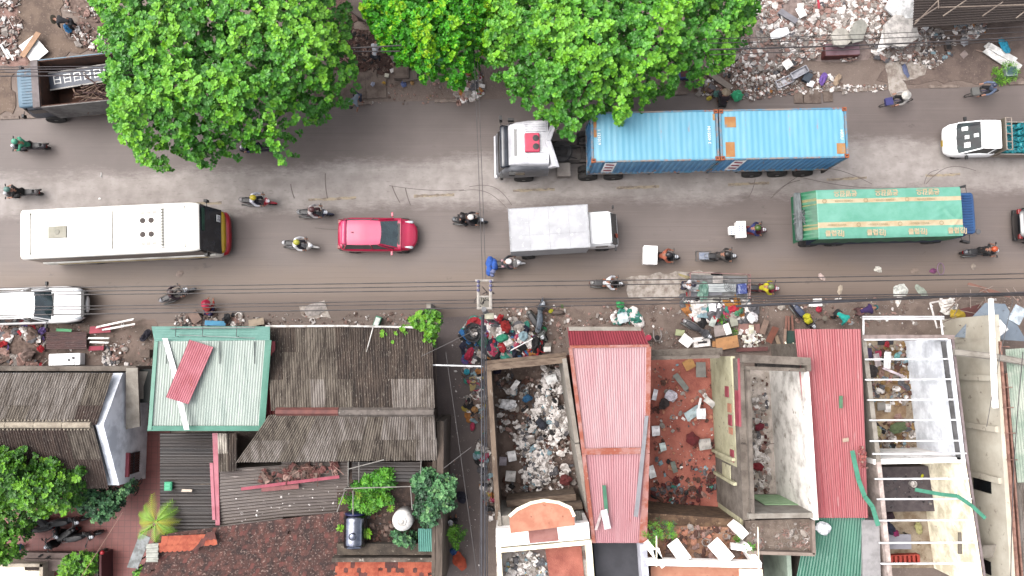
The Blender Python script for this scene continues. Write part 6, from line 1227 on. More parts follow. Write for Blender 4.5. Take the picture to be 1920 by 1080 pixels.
# parked bikes
def parked(px, py, deg, label, z=.5, **k): p = P(px, py, z); return two_wheeler(label, (p.x, p.y), R(deg), lean=R(k.pop('tilt', 7)), **k)
parked(1010, 592, 80, 'silver grey scooter parked upright on the verge right of the utility pole', paint=(150, 160, 170), front=(120, 130, 144), seat=(96, 110, 126))
parked(1012, 608, -60, 'old motorbike frame leaning on the verge just below the silver scooter', paint=(110, 112, 104), front=(150, 156, 150), tilt=14)
parked(1310, 614, -32, 'big black and silver scooter parked among boards in front of the red floor shop', paint=(186, 184, 188), front=(110, 110, 116), seat=(70, 68, 74), tilt=10)
p = parked(1508, 592, -50, 'dark blue scooter with a yellow bag parked above the red roof corner', paint=(56, 66, 90), front=(70, 60, 66), seat=(70, 84, 120))
bundle('bag', 'bright yellow bag on the footboard of the dark blue scooter', 'bag', P(1511, 596, .8), 0, (0, 0, .7), (.4, .36, .3), (240, 232, 40), 2, 5)
for k, (x, y, d, pc, lb) in enumerate([(128, 974, 5, (36, 34, 38), 'black motorbike with a white panel nearest the courtyard bush'), (155, 1002, 8, (60, 58, 60), 'dark grey motorbike on the right of the parked courtyard group'), (118, 1012, 215, (34, 32, 36), 'black motorbike turned away at the bottom of the courtyard group'), (70, 996, 190, (44, 50, 60), 'dark motorbike half under the courtyard tree'), (98, 985, -35, (30, 30, 34), 'black motorbike squeezed in the middle of the courtyard group')]):
    parked(x, y, d, lb, paint=pc, front=(70, 66, 68) if k % 2 else pc, tilt=8)
# ================= trees and plants =================
def leafmat(name, c, c2):
    m = M(name, c, c2, rough=.5, sc_=3, lo=.3, hi=.7, spec=.3); b = m.node_tree.nodes['Principled BSDF']
    b.inputs['Transmission Weight'].default_value = 0; b.inputs['Subsurface Weight'].default_value = 0; return m
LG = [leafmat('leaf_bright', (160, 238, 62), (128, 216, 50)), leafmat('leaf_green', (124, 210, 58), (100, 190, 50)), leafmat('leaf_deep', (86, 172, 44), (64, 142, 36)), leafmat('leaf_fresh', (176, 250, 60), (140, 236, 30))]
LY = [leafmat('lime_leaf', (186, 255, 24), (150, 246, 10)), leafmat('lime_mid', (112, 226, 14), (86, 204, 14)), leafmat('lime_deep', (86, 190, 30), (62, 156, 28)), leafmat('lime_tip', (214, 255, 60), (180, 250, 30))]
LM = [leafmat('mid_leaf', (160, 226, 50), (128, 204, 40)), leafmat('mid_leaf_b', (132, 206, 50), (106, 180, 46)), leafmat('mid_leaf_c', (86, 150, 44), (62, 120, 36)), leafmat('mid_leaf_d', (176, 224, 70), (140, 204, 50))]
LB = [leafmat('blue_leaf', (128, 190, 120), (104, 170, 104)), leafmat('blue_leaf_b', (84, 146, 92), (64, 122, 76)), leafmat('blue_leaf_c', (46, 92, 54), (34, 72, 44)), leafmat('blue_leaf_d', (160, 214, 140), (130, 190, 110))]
BARK = M('bark', (120, 98, 84), (84, 68, 58), rough=.95, sc_=6, bump=.6)
def pdist(x, y, pg):
    d = 9e9
    for i in range(len(pg)):
        ax, ay = pg[i]; bx_, by = pg[(i + 1) % len(pg)]; dx, dy = bx_ - ax, by - ay; t = max(0, min(1, ((x - ax) * dx + (y - ay) * dy) / (dx * dx + dy * dy + 1e-9))); e = hypot(x - ax - t * dx, y - ay - t * dy); d = min(d, e)
    return d
def rosette(g, c, r, nl, rng, tilt, mi, w=.36):
    a0 = rng.uniform(0, 6.3); ax = Vector((rng.gauss(0, .28), rng.gauss(0, .28), 1)).normalized(); q = Vector((0, 0, 1)).rotation_difference(ax)
    for k in range(nl):
        a = a0 + 2 * pi * k / nl + rng.uniform(-.25, .25); L = r * rng.uniform(.75, 1.1); up = rng.uniform(tilt - .35, tilt + .35); ww = L * w * rng.uniform(.85, 1.1)
        d = q @ Vector((cos(a) * cos(up), sin(a) * cos(up), sin(up))); s = q @ Vector((-sin(a), cos(a), 0)); n = d.cross(s)
        g.cur = mi if rng.random() < .75 else max(0, min(2, mi + rng.choice((-1, 1))))
        b = c + d * L * .08; f = n * (-ww * .22)
        i = [g.pt(p) for p in (b, c + d * L * .5 + s * ww * .8 + f * -1, c + d * L * .82 + s * ww * .85 + f * -.8, c + d * L * 1.0 + n * -.02, c + d * L * .82 - s * ww * .85 + f * -.8, c + d * L * .5 - s * ww * .8 + f * -1, c + d * L * .55)]
        g.face((i[0], i[1], i[2], i[6])); g.face((i[6], i[2], i[3])); g.face((i[6], i[3], i[4])); g.face((i[0], i[6], i[4], i[5]))
def crown(g, pg, zt, droop, rng, dens, r, nl, layers=3, tilt=.35, w=.36, gap=.36, mound=.7, freq=.8, step=.85, edge=1.6):
    xs = [p[0] for p in pg]; ys = [p[1] for p in pg]; A = (max(xs) - min(xs)) * (max(ys) - min(ys)); n = int(A * dens)
    for lay_ in range(layers):
        for _ in range(n):
            x, y = rng.uniform(min(xs), max(xs)), rng.uniform(min(ys), max(ys))
            if not inpoly(x, y, pg): continue
            d = pdist(x, y, pg); e = max(0, 1 - d / edge)
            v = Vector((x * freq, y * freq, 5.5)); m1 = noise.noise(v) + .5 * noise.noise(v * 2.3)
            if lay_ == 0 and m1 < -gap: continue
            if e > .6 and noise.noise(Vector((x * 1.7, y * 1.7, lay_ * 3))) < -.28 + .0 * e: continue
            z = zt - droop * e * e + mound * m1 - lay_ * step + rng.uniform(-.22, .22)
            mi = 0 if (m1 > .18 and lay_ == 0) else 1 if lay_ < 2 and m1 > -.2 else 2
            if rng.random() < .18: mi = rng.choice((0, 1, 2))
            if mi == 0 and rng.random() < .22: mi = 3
            rosette(g, Vector((x, y, z)), r * rng.uniform(.75, 1.2), nl if lay_ < 2 else max(4, nl - 2), rng, tilt + rng.uniform(-.1, .15), mi, w)
def wpoly(pts, z, rough=.18, seed=0):
    out = []
    for i in range(len(pts)):
        a, b = P(*pts[i], z), P(*pts[(i + 1) % len(pts)], z); n = max(1, int((b - a).length / .4))
        for k in range(n):
            p = a.lerp(b, k / n); out.append((p.x + rough * 2 * noise.noise(Vector((p.x * 1.3, p.y * 1.3, seed))), p.y + rough * 2 * noise.noise(Vector((p.x * 1.3, p.y * 1.3, seed + 9)))))
    return out
def tree(label, pts, zt, droop, base, mats, dens=10, r=.27, nl=8, name='tree', seed=1, trunk_r=.22, branches=9, z0=0, **k):
    rng = random.Random(seed); zm = zt - droop * .78; pg = wpoly(pts, zm, seed=seed); b = P(*base, zm); t = T(name, label, name.replace('_', ' '), (b.x, b.y, z0))
    g = B(); g.tube([(b.x, b.y, z0), (b.x + .1, b.y - .05, z0 + (zt - z0) * .3), (b.x, b.y, z0 + (zt - z0) * .55)], trunk_r, 10, trunk_r * .7)
    ins = [p for p in ((rng.uniform(min(q[0] for q in pg), max(q[0] for q in pg)), rng.uniform(min(q[1] for q in pg), max(q[1] for q in pg))) for _ in range(400)) if inpoly(*p, pg) and pdist(*p, pg) > .3][:branches]
    for x, y in ins: g.tube([(b.x, b.y, z0 + (zt - z0) * rng.uniform(.4, .54)), ((b.x + x) / 2, (b.y + y) / 2, zt - 1.6 if zt > 4 else z0 + (zt - z0) * .7), (x, y, zt - 1.1 if zt > 4 else zt - .3)], trunk_r * .4, 6, .02)
    g.build('trunk', BARK, t, world=True, smooth=True)
    g = B(); crown(g, pg, zt, droop, rng, dens, r, nl, **k); g.build('crown', mats, t, world=True); return t
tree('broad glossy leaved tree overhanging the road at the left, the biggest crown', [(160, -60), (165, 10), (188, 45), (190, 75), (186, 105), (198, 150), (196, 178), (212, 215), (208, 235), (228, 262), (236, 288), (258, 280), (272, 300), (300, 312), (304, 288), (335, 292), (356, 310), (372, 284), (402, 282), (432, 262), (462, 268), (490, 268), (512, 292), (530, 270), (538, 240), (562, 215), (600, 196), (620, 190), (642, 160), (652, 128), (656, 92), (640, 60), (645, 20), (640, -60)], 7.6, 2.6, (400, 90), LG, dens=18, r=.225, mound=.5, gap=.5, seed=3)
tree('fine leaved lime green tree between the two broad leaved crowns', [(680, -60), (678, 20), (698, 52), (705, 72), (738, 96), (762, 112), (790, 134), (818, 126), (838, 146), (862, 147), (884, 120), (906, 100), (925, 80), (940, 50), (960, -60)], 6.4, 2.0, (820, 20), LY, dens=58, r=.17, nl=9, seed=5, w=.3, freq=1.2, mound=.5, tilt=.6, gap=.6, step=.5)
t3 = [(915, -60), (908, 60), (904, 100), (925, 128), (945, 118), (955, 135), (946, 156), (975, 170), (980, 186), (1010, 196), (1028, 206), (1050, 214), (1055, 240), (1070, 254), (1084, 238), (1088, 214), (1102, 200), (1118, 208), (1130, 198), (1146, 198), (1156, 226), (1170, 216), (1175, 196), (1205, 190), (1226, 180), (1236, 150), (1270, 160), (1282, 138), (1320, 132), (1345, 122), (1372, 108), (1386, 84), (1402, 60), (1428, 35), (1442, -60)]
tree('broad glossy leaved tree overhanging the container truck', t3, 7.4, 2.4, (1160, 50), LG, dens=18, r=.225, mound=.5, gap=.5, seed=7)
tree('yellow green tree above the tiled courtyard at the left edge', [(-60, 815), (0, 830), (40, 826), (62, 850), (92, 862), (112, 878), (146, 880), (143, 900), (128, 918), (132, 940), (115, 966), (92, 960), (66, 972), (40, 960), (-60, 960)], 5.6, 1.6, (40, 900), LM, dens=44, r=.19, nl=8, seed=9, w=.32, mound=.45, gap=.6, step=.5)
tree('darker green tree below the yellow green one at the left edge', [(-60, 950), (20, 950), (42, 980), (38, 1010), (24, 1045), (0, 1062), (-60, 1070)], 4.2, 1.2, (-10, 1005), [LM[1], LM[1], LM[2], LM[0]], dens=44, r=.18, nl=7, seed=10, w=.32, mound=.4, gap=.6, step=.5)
def shrub(label, pts, zt, mats, seed, name='shrub', r=.15, dens=48, nl=7, z0=0, droop=.5, **k):
    cx = sum(p[0] for p in pts) / len(pts); cy = sum(p[1] for p in pts) / len(pts); k.setdefault('edge', .5); k.setdefault('mound', .25); k.setdefault('step', .25); k.setdefault('freq', 1.8)
    return tree(label, pts, zt, droop, (cx, cy), mats, dens=dens, r=r, nl=nl, name=name, seed=seed, trunk_r=.04, branches=6, z0=z0, **k)
shrub('bluish green shrub at the grey roofed house corner, above the parked motorbikes', [(136, 924), (180, 914), (215, 920), (246, 902), (250, 915), (232, 940), (215, 958), (196, 982), (170, 974), (146, 950)], 2.4, LB, 1)
shrub('leafy green shrub behind the dark red gate wall at the bottom edge', [(100, 1100), (106, 1062), (128, 1048), (150, 1038), (172, 1044), (178, 1066), (172, 1100)], 1.7, LM, 2, r=.15)
shrub('small dark green shrub under the tilted pale canopy at the bottom edge', [(240, 1100), (248, 1066), (270, 1055), (280, 1070), (270, 1100)], 1.2, LM, 3)
shrub('big grey green bush spilling over the terrace wall into the alley', [(778, 905), (792, 882), (812, 878), (826, 890), (846, 900), (852, 915), (842, 935), (850, 950), (835, 960), (822, 978), (800, 990), (782, 975), (776, 940)], 4.7, LB, 4, z0=3.1, r=.16)
shrub('deep green lance leaved plants in the upper terrace bed under the pipe frame', [(658, 912), (690, 886), (720, 880), (746, 888), (750, 905), (735, 918), (700, 920), (662, 922)], 4.1, [LG[1], LG[1], LG[2], LG[0]], 5, z0=3.1, w=.2, r=.2)
shrub('green potted plants along the middle of the terrace beside the steel tank', [(640, 925), (672, 928), (700, 924), (742, 926), (745, 945), (715, 955), (690, 962), (660, 950)], 3.9, [LG[1], LM[1], LG[2], LM[0]], 6, z0=3.1, w=.22, r=.18)
shrub('pale green round shrub at the foot of the upright water tank', [(733, 1010), (745, 995), (770, 992), (784, 1004), (778, 1025), (760, 1034), (742, 1022)], 4.0, LB, 7, z0=3.1)
shrub('fern like weed growing from the alley wall near the bottom', [(836, 1000), (850, 990), (868, 998), (866, 1018), (850, 1030), (840, 1015)], 2.6, [LM[1], LM[1], LM[2], LM[2]], 8, w=.16, r=.16)
shrub('bright vine over the end of the brown roof beside the alley', [(768, 600), (790, 584), (808, 580), (822, 592), (826, 612), (812, 628), (808, 645), (798, 640), (792, 620), (775, 612)], 4.6, [LM[0], LM[1], LM[2], LM[3]], 9, name='vine', z0=0)
shrub('small bright sprig on the brown roof, left of the others under the white gutter', [(702, 622), (716, 614), (730, 620), (728, 632), (712, 636)], 4.5, [LM[3], LM[0], LM[1], LM[3]], 10, name='vine', z0=3.8, dens=36, r=.12)
shrub('bright vine sprig on the brown roof just below the white gutter end', [(734, 620), (745, 612), (772, 614), (770, 630), (755, 636), (748, 648), (736, 646), (738, 632)], 4.5, [LM[3], LM[0], LM[1], LM[3]], 12, name='vine', z0=3.8, dens=36, r=.12)
shrub('straggly grass and weeds hanging over the balcony wall beside the pink roof', [(1203, 1000), (1210, 985), (1235, 984), (1262, 986), (1280, 1000), (1270, 1016), (1240, 1010), (1222, 1030), (1206, 1020)], 4.8, [LM[1], LM[1], LB[1], LM[0]], 13, z0=3.4, w=.1, r=.17, dens=22, name='weed')
shrub('tuft of fresh grass on the north verge beside the green grey cabinet', [(1862, 128), (1875, 122), (1895, 128), (1912, 135), (1906, 150), (1880, 152), (1864, 144)], .35, [LM[1], LM[0], LM[2], LM[1]], 14, w=.08, r=.2, dens=40, nl=10, name='grass_tuft', droop=.1)
shrub('cut palm leaves lying on the verge by the big parked scooter', [(1344, 590), (1360, 588), (1366, 600), (1384, 618), (1386, 630), (1372, 626), (1352, 608)], .3, [LM[1], LM[2], LM[2], LM[1]], 15, w=.1, r=.24, dens=22, nl=7, name='palm_leaves', droop=.1)
def agave(px, py, z, label, mats, n=16, r=.3, name='agave', w=.14, up=.5):
    p = P(px, py, z); t = T(name, label, name.replace('_', ' '), (p.x, p.y, z - .25)); g = B(); rng = random.Random(int(px)); 
    g.lathe((0, 0, 0), [(.09, 0), (.12, .16), (.13, .18), (.02, .17)], 12); g.build('pot', M('clay_pot', (150, 98, 80), (120, 78, 64)), t)
    g = B(); rosette(g, Vector((0, 0, .2)), r, n, rng, up, 1, w); rosette(g, Vector((0, 0, .25)), r * .75, n // 2, rng, up + .4, 0, w); g.build('leaves', mats, t); return t
agave(690, 1000, 3.6, 'yellow striped rosette plant beside the steel water tank', [LM[3], LM[0], LM[1], LM[3]], up=.35, name='rosette_plant'); agave(639, 990, 3.6, 'yellow green rosette plant left of the steel water tank', [LM[3], LM[0], LM[1], LM[3]], r=.24, name='rosette_plant')
agave(641, 938, 3.8, 'yellow green rosette plant in the top left terrace corner', [LM[3], LM[0], LM[1], LM[3]], r=.24, name='rosette_plant'); agave(672, 928, 4.1, 'bright yellow green rosette plant by the pipe frame corner', [LM[3], LM[3], LM[1], LM[3]], r=.22, name='rosette_plant'); agave(732, 953, 3.8, 'yellow tipped rosette plant left of the upright tank', [LM[3], LM[0], LM[1], LM[3]], r=.22, name='rosette_plant')
agave(1383, 1012, 4.1, 'small spiky green plant in a pot on the pergola balcony', [LG[1], LG[1], LG[2], LG[1]], r=.26, w=.08); agave(1405, 1030, 4.6, 'larger spiky green plant at the pergola balcony corner', [LG[1], LG[1], LG[2], LG[1]], r=.36, w=.08)
# small palm by the tiled roof
p = P(283, 982, 4.0); t = T('palm_tree', 'small palm with yellow green drooping fronds beside the black sheet roof', 'palm tree', (p.x, p.y, 0)); g = B(); g.tube([(0, 0, 0), (.05, 0, 1.8), (0, 0, 3.5)], .1, 8, .07); g.build('trunk', BARK, t, smooth=True)
rr = random.Random(4)
for k in range(11):
    a = k * 2 * pi / 11 + rr.uniform(-.2, .2); L = rr.uniform(.85, 1.25); g = B(); prev = None; pts = []
    for i in range(15):
        s = i / 14; pts.append(Vector((cos(a) * L * s, sin(a) * L * s, 3.5 + .5 * s - .8 * s * s)))
    g.tube(pts, .018, 4, .004); 
    for i in range(2, 15):
        s = i / 14; l = .42 * (1 - abs(s - .45)) ; d = (pts[i] - pts[i - 1]).normalized(); sd_ = Vector((-sin(a), cos(a), 0))
        for q in (1, -1): tip = pts[i] + (sd_ * q * .75 + d * .75).normalized() * l + Vector((0, 0, -.12)); g.poly([pts[i], pts[i] + d * .035, tip, pts[i] - d * .02])
    g.build('frond', LM[3] if k % 3 else M('yellowing_frond', (206, 206, 60), (170, 190, 50)), t)
# ================= wires and the pole =================
CBL = M('cable_black', (84, 74, 74), (46, 42, 44), rough=.6); CBG = M('cable_grey', (104, 98, 98), (84, 80, 80), rough=.6)
def cable(a, b, r, label, sag=.15, m=CBL, pts=None, cat='cable', group='overhead cables'):
    A, Bq = P(*a), P(*b); n = 14; v = [A.lerp(Bq, k / n) - Vector((0, 0, sag * sin(pi * k / n))) for k in range(n + 1)]
    g = B(); g.tube(v, r, 5); return g.build('overhead_cable', m, world=True, label=label, cat=cat, group=group)
for k, (y0, y1, nm) in enumerate(((541, 528, 'topmost'), (548, 536, 'second'), (554, 544, 'third'))): cable((-60, y0, 8.6), (896, y1, 8.7), .022, '%s of the three thin cables running left from the pole crossarms' % nm)
for k, (y0, y1, nm) in enumerate(((577, 562, 'uppermost'), (583, 568, 'middle'), (592, 577, 'lowest'))): cable((-60, y0, 7.6), (900, y1, 7.8), (.02, .018, .026)[k], '%s of the three lower cables running left from the pole' % nm)
cable((918, 529, 8.7), (1980, 512, 8.6), .022, 'upper of the two thin cables running right from the pole crossarms'); cable((918, 537, 8.7), (1980, 521, 8.6), .022, 'lower of the two thin cables running right from the pole crossarms')
cable((918, 562, 7.8), (1980, 548, 7.6), .028, 'upper of the lower cables running right from the pole', .05); cable((916, 568, 7.8), (1980, 551, 7.5), .022, 'middle of the lower cables running right from the pole', .1); cable((914, 577, 7.7), (1980, 552, 7.4), .024, 'lowest of the cables running right from the pole', .2)
cable((1380, 574, 7.2), (1980, 546, 7.3), .06, 'thick bundled cable along the right half of the south verge', .1, M('cable_bundle', (84, 84, 92), (66, 66, 74)))
for k, (y0, y1, r, nm) in enumerate(((70, 46, .015, 'topmost thin'), (78, 56, .018, 'second thin'), (90, 66, .035, 'thickest'), (100, 70, .018, 'lowest thin'))): cable((1330, y0 + 3, 7), (1990, y1, 7), r, '%s cable crossing the rubble heap at top right' % nm, .2)
for k, (y0, y1, r, nm) in enumerate(((126, 122, .02, 'topmost'), (131, 126, .022, 'second'), (136, 131, .022, 'third'), (143, 139, .028, 'lowest'))): cable((-60, y0, 7), (330, y1, 6.4), r, '%s cable passing over the scrap lorry at the left' % nm, .05, M('cable_mauve', (96, 84, 88), (70, 62, 66)))
cable((640, 91, 5.2), (770, 84, 5.2), .035, 'upper black cable over the dark soil between the tree crowns', .02); cable((630, 96, 5.0), (750, 96, 5.0), .03, 'lower black cable over the dark soil between the tree crowns', .02)
cable((884, -30, 3.2), (905, 528, 8.8), .014, 'left one of the two thin wires crossing the road to the pole', .2, CBG); cable((890, -30, 3.2), (911, 528, 8.8), .014, 'right one of the two thin wires crossing the road to the pole', .2, CBG)
for k, (x0, x1, r, z) in enumerate(((903, 903, .03, 7.3), (907, 910, .035, 7.2), (911, 914, .02, 7.1), (905, 899, .016, 7.3))): cable((x0, 590, z), (x1, 1140, z - .6), r, '%s cable of the bundle running down the alley' % ('leftmost thick', 'thickest', 'rightmost', 'thin stray')[k], .2, M('cable_steel', (90, 90, 98), (70, 70, 78)))
cable((836, 660, 5.0), (900, 1120, 5.0), .012, 'thin grey wire slanting along the left of the alley', .2, CBG); cable((790, 668, 5.0), (905, 612, 6.6), .014, 'thin wire from the brown roof corner up to the pole', .1, CBG); cable((832, 878, 4.6), (884, 838, 5.0), .014, 'short thin wire from the terrace to the alley wire', .02, CBG)
cable((230, 960, 3), (140, 1100, 3), .012, 'pale pinkish string stretched over the tiled courtyard', .05, M('pink_string', (206, 160, 140)), cat='string')
cable((1900, 560, 6), (1850, 800, 5.4), .014, 'thin dark wire hanging in front of the beige building', .1, CBG); cable((1918, 660, 6), (1895, 1100, 5.6), .02, 'dark wire down the far right green sheet roof', .2)
p0 = P(909, 583, 7.6); t = T('utility_pole', 'pale utility pole with double crossarms at the alley mouth', 'utility pole', (p0.x, p0.y, 0))
PG = M('pole_grey', (170, 170, 172), (136, 136, 138), rough=.7, sc_=3); ARM = M('crossarm_white', (214, 206, 196), (180, 172, 162), rough=.7, sc_=5)
g = B(); g.tube([(0, 0, 0), (0, 0, 8.8)], .16, 12, .1); g.build('pole', PG, t, smooth=True, auto=40)
for x in (897, 920): g = B(); a_, b_ = P(x, 526, 8.8), P(x, 580, 8.6); g.tube([a_, b_], .065, 6); g.build('crossarm', ARM, t, world=True)
g = B(); g.tube([P(891, 526, 8.85), P(925, 526, 8.85)], .05, 6); g.tube([P(895, 556, 8.7), P(922, 556, 8.7)], .04, 6); g.tube([P(895, 578, 8.7), P(922, 578, 8.7)], .05, 6); g.build('brace', ARM, t, world=True)
g = B(); v = P(908, 566, 7.9); g.bx(v.x - .3, v.x + .25, v.y - .3, v.y + .25, 7.4, 8.0); g.build('junction_box', M('box_putty', (206, 198, 182), (178, 170, 154)), t, world=True, bevel=.03)
for x in (897, 920):
    for y in (528, 536, 544): g = B(); v = P(x, y, 8.8); g.lathe((v.x, v.y, v.z), [(.05, 0), (.07, .05), (.04, .08), (.06, .12), (.02, .16)], 10); g.build('insulator', M('insulator_lilac', (150, 146, 190), (120, 116, 160), rough=.3), t, world=True, smooth=True)
g = B(); v = P(918, 592, 7.2); g.bx(v.x - .22, v.x + .18, v.y - .14, v.y + .12, 6.9, 7.2); g.build('meter_box', M('meter_cream', (232, 226, 200), (206, 200, 176)), t, world=True, bevel=.02)
g = B(); rr = random.Random(7)
for k in range(10): a_ = P(rr.uniform(896, 922), rr.uniform(530, 578), 8.6); b_ = P(rr.uniform(894, 926), rr.uniform(545, 590), 8.2); m_ = (a_ + b_) / 2 + Vector((rr.uniform(-.3, .3), rr.uniform(-.2, .2), -.2)); g.tube([a_, a_.lerp(m_, .6), m_.lerp(b_, .4), b_], .016, 4)
g.build('jumper_wires', CBL, t, world=True)
t = T('white_pole', 'thin white horizontal pole stretched across the alley from the brown roof', 'pole', P(855, 684, 4.4)); g = B(); g.tube([P(796, 684, 4.4), P(905, 687, 4.4)], .035, 8); g.build('tube', WSTEEL, t, world=True)
# ================= rubble, rubbish and loose things =================
W1 = M('plaster_white', (238, 232, 228), (214, 206, 200), rough=.9, sc_=4); W2 = M('plaster_grey', (206, 196, 188), (170, 158, 150), rough=.95, sc_=4); W3 = M('brick_pink', (206, 168, 156), (180, 140, 128), rough=.95, sc_=5)
W4 = M('mud_brown', (156, 132, 120), (118, 96, 86), rough=.95, sc_=5); W5 = M('slate_grey', (130, 128, 132), (94, 92, 98), rough=.8, sc_=5); W6 = M('char_black', (48, 44, 48), (30, 28, 30), rough=.9, sc_=5)
RED = cloth((206, 36, 52)); TEA = cloth((70, 170, 150)); BLU = cloth((60, 130, 190)); PNK = cloth((230, 80, 120)); YLW = cloth((232, 204, 90)); ORA = cloth((214, 140, 70)); LIL = cloth((150, 120, 200)); NAV = cloth((34, 36, 70)); PBL = cloth((180, 214, 226)); BRW = cloth((120, 80, 66)); DRD = cloth((110, 20, 34)); OLG = cloth((110, 150, 60))
def heap(label, pts, z0, mound, n, smin, smax, mats, wts, seed, kinds=(8, 1, 0, 1), base=None, edge=1.2, name='rubble', zs=0, flat=.35, ff=.6):
    """kinds: weights of chunk, crumpled sheet, stick, ring"""
    rng = random.Random(seed); pg = [P(a, b, z0).xy for a, b in pts]; pg = [(p.x, p.y) for p in pg]; xs = [p[0] for p in pg]; ys = [p[1] for p in pg]; g = B(); 
    hz = lambda x, y: z0 + mound * min(1, pdist(x, y, pg) / edge) ** .7 * (.75 + .5 * noise.noise(Vector((x * ff, y * ff, seed)))) if mound else z0
    if base is not None:
        mats = list(mats) + [base]; g.cur = len(mats) - 1; st = .3; nx, ny = int((max(xs) - min(xs)) / st) + 1, int((max(ys) - min(ys)) / st) + 1; idx = {}
        for i in range(nx + 1):
            for j in range(ny + 1):
                x, y = min(xs) + i * st, min(ys) + j * st; ins = inpoly(x, y, pg); idx[i, j] = g.pt((x, y, (hz(x, y) - .06 if ins else -.1 + 0 * z0) + (.05 * noise.noise(Vector((x * 3, y * 3, 1))) if ins else 0)))
        for i in range(nx):
            for j in range(ny):
                if any(inpoly(min(xs) + (i + a) * st, min(ys) + (j + b) * st, pg) for a in (0, 1) for b in (0, 1)): g.face((idx[i, j], idx[i + 1, j], idx[i + 1, j + 1], idx[i, j + 1]))
    c = 0; tries = 0
    while c < n and tries < n * 12:
        tries += 1; x, y = rng.uniform(min(xs), max(xs)), rng.uniform(min(ys), max(ys))
        if not inpoly(x, y, pg): continue
        if noise.noise(Vector((x * .9, y * .9, seed * 3.3))) < rng.uniform(-.7, 0) * .6: continue
        c += 1; s = smin + (smax - smin) * rng.random() ** 3; z = hz(x, y); g.cur = rng.choices(range(len(wts)), wts)[0]; k = rng.choices((0, 1, 2, 3), kinds)[0]
        if k == 0: g.chunk((x, y, z + s * .12), s, s * rng.uniform(.5, 1), s * rng.uniform(.12, flat), rng, .45)
        elif k == 1: g.crumple((x, y, z + .02), s * 1.5, s * rng.uniform(.7, 1.2), s * .35, rng, 4)
        elif k == 2: a = rng.uniform(0, 6.3); l = s * 2.2; q = Vector((cos(a), sin(a), rng.uniform(-.1, .2))) * l / 2; v = Vector((x, y, z + .06)); g.tube([v - q, v + q], s * .06, 4)
        else: g.tube([(x + s * .5 * cos(t * pi / 5), y + s * .5 * sin(t * pi / 5), z + .05 + .03 * sin(t)) for t in range(11)], s * .07, 4, cap=False)
    return g.build(name, mats, world=True, label=label, cat=name.replace('_', ' '), kind='stuff')
GB_ = [W1, W2, W3, W4, W5]
heap('big heap of pale broken plaster and brick at the top right', [(1420, -60), (1402, 20), (1392, 70), (1380, 110), (1400, 140), (1450, 135), (1520, 110), (1560, 118), (1640, 108), (1700, 118), (1740, 80), (1716, 20), (1712, -60)], .05, .9, 8200, .05, .42, GB_, (6, 8, 7, .8, 1), 1, base=M('heap_base', (190, 168, 160), (160, 138, 130), sc_=4))
heap('scattered smaller rubble below the plaster heap along the north verge', [(1300, 130), (1380, 105), (1480, 120), (1590, 150), (1580, 168), (1500, 175), (1420, 188), (1330, 185), (1290, 160)], .04, .2, 1700, .04, .24, GB_ + [ORA, W6], (6, 7, 6, 3, 2, .3, .4), 2, base=W4)
heap('rubble scattered round the wash bowl at the top right', [(1700, 60), (1740, 50), (1790, 70), (1790, 100), (1750, 130), (1720, 125), (1700, 100)], .04, .1, 420, .05, .28, GB_ + [W6, PBL], (6, 5, 3, 3, 3, 1.5, 1), 3, (6, 2, 0, 1))
heap('white plaster pieces strewn along the north kerb', [(1565, 160), (1660, 158), (1665, 170), (1570, 176)], .04, 0, 130, .04, .2, GB_, (8, 4, 2, 1, 1), 4)
heap('mixed rubbish pile near the dark shed at the top right', [(1790, 40), (1820, 32), (1845, 38), (1845, 62), (1820, 72), (1790, 60)], .03, .3, 260, .08, .34, [W1, W2, W5, ORA, W3, PBL], (4, 4, 3, 1.5, 3, 1), 5, (4, 4, 1, 1), base=W4, edge=.5, name='rubbish')
heap('pale rubble and sticks left of the scrap lorry at the top left', [(-60, -60), (35, -60), (40, 40), (30, 90), (60, 100), (60, 125), (-60, 125)], .04, .35, 1500, .06, .36, [W1, W2, W3, W4], (4, 5, 5, 3), 6, (9, 0, 2, 0), base=W3)
heap('pale rubble between the earth path and the left tree', [(120, -60), (200, -60), (200, 100), (150, 92), (125, 60), (140, 40), (122, 10)], .04, .3, 650, .06, .34, [W1, W2, W3, W4], (4, 5, 4, 4), 7, (9, 1, 1, 0), base=W4)
heap('dead leaves and twigs on the dark soil between the tree crowns', [(625, 40), (690, 60), (740, 90), (790, 105), (760, 135), (640, 130)], .05, .05, 700, .04, .2, [BRW, W4, W6, W3], (4, 4, 3, 1), 8, (2, 4, 3, 0), name='leaf_litter')
heap('pink orange and white rubbish pile at the kerb below the lime tree', [(845, 160), (868, 140), (890, 128), (905, 135), (908, 170), (890, 190), (860, 192), (842, 180)], .03, .22, 230, .08, .4, [W1, W2, W3, PNK, ORA, BRW, W5, OLG], (4, 4, 3, 1.2, 1.2, 2, 2, .5), 9, (3, 6, 1, 1), base=W4, edge=.6, name='rubbish')
heap('small stones and scraps on the verge left of the pink rubbish pile', [(600, 165), (840, 150), (845, 192), (600, 205)], .03, 0, 320, .03, .16, [W2, W3, W4, YLW], (3, 4, 5, .3), 10)
heap('broken grey concrete lumps beside the green mesh sack', [(1276, 150), (1300, 135), (1330, 150), (1350, 180), (1310, 180)], .04, .25, 130, .12, .5, [W2, W5, W4, YLW, BRW], (3, 4, 5, .4, 1), 11, base=W4, edge=.5)
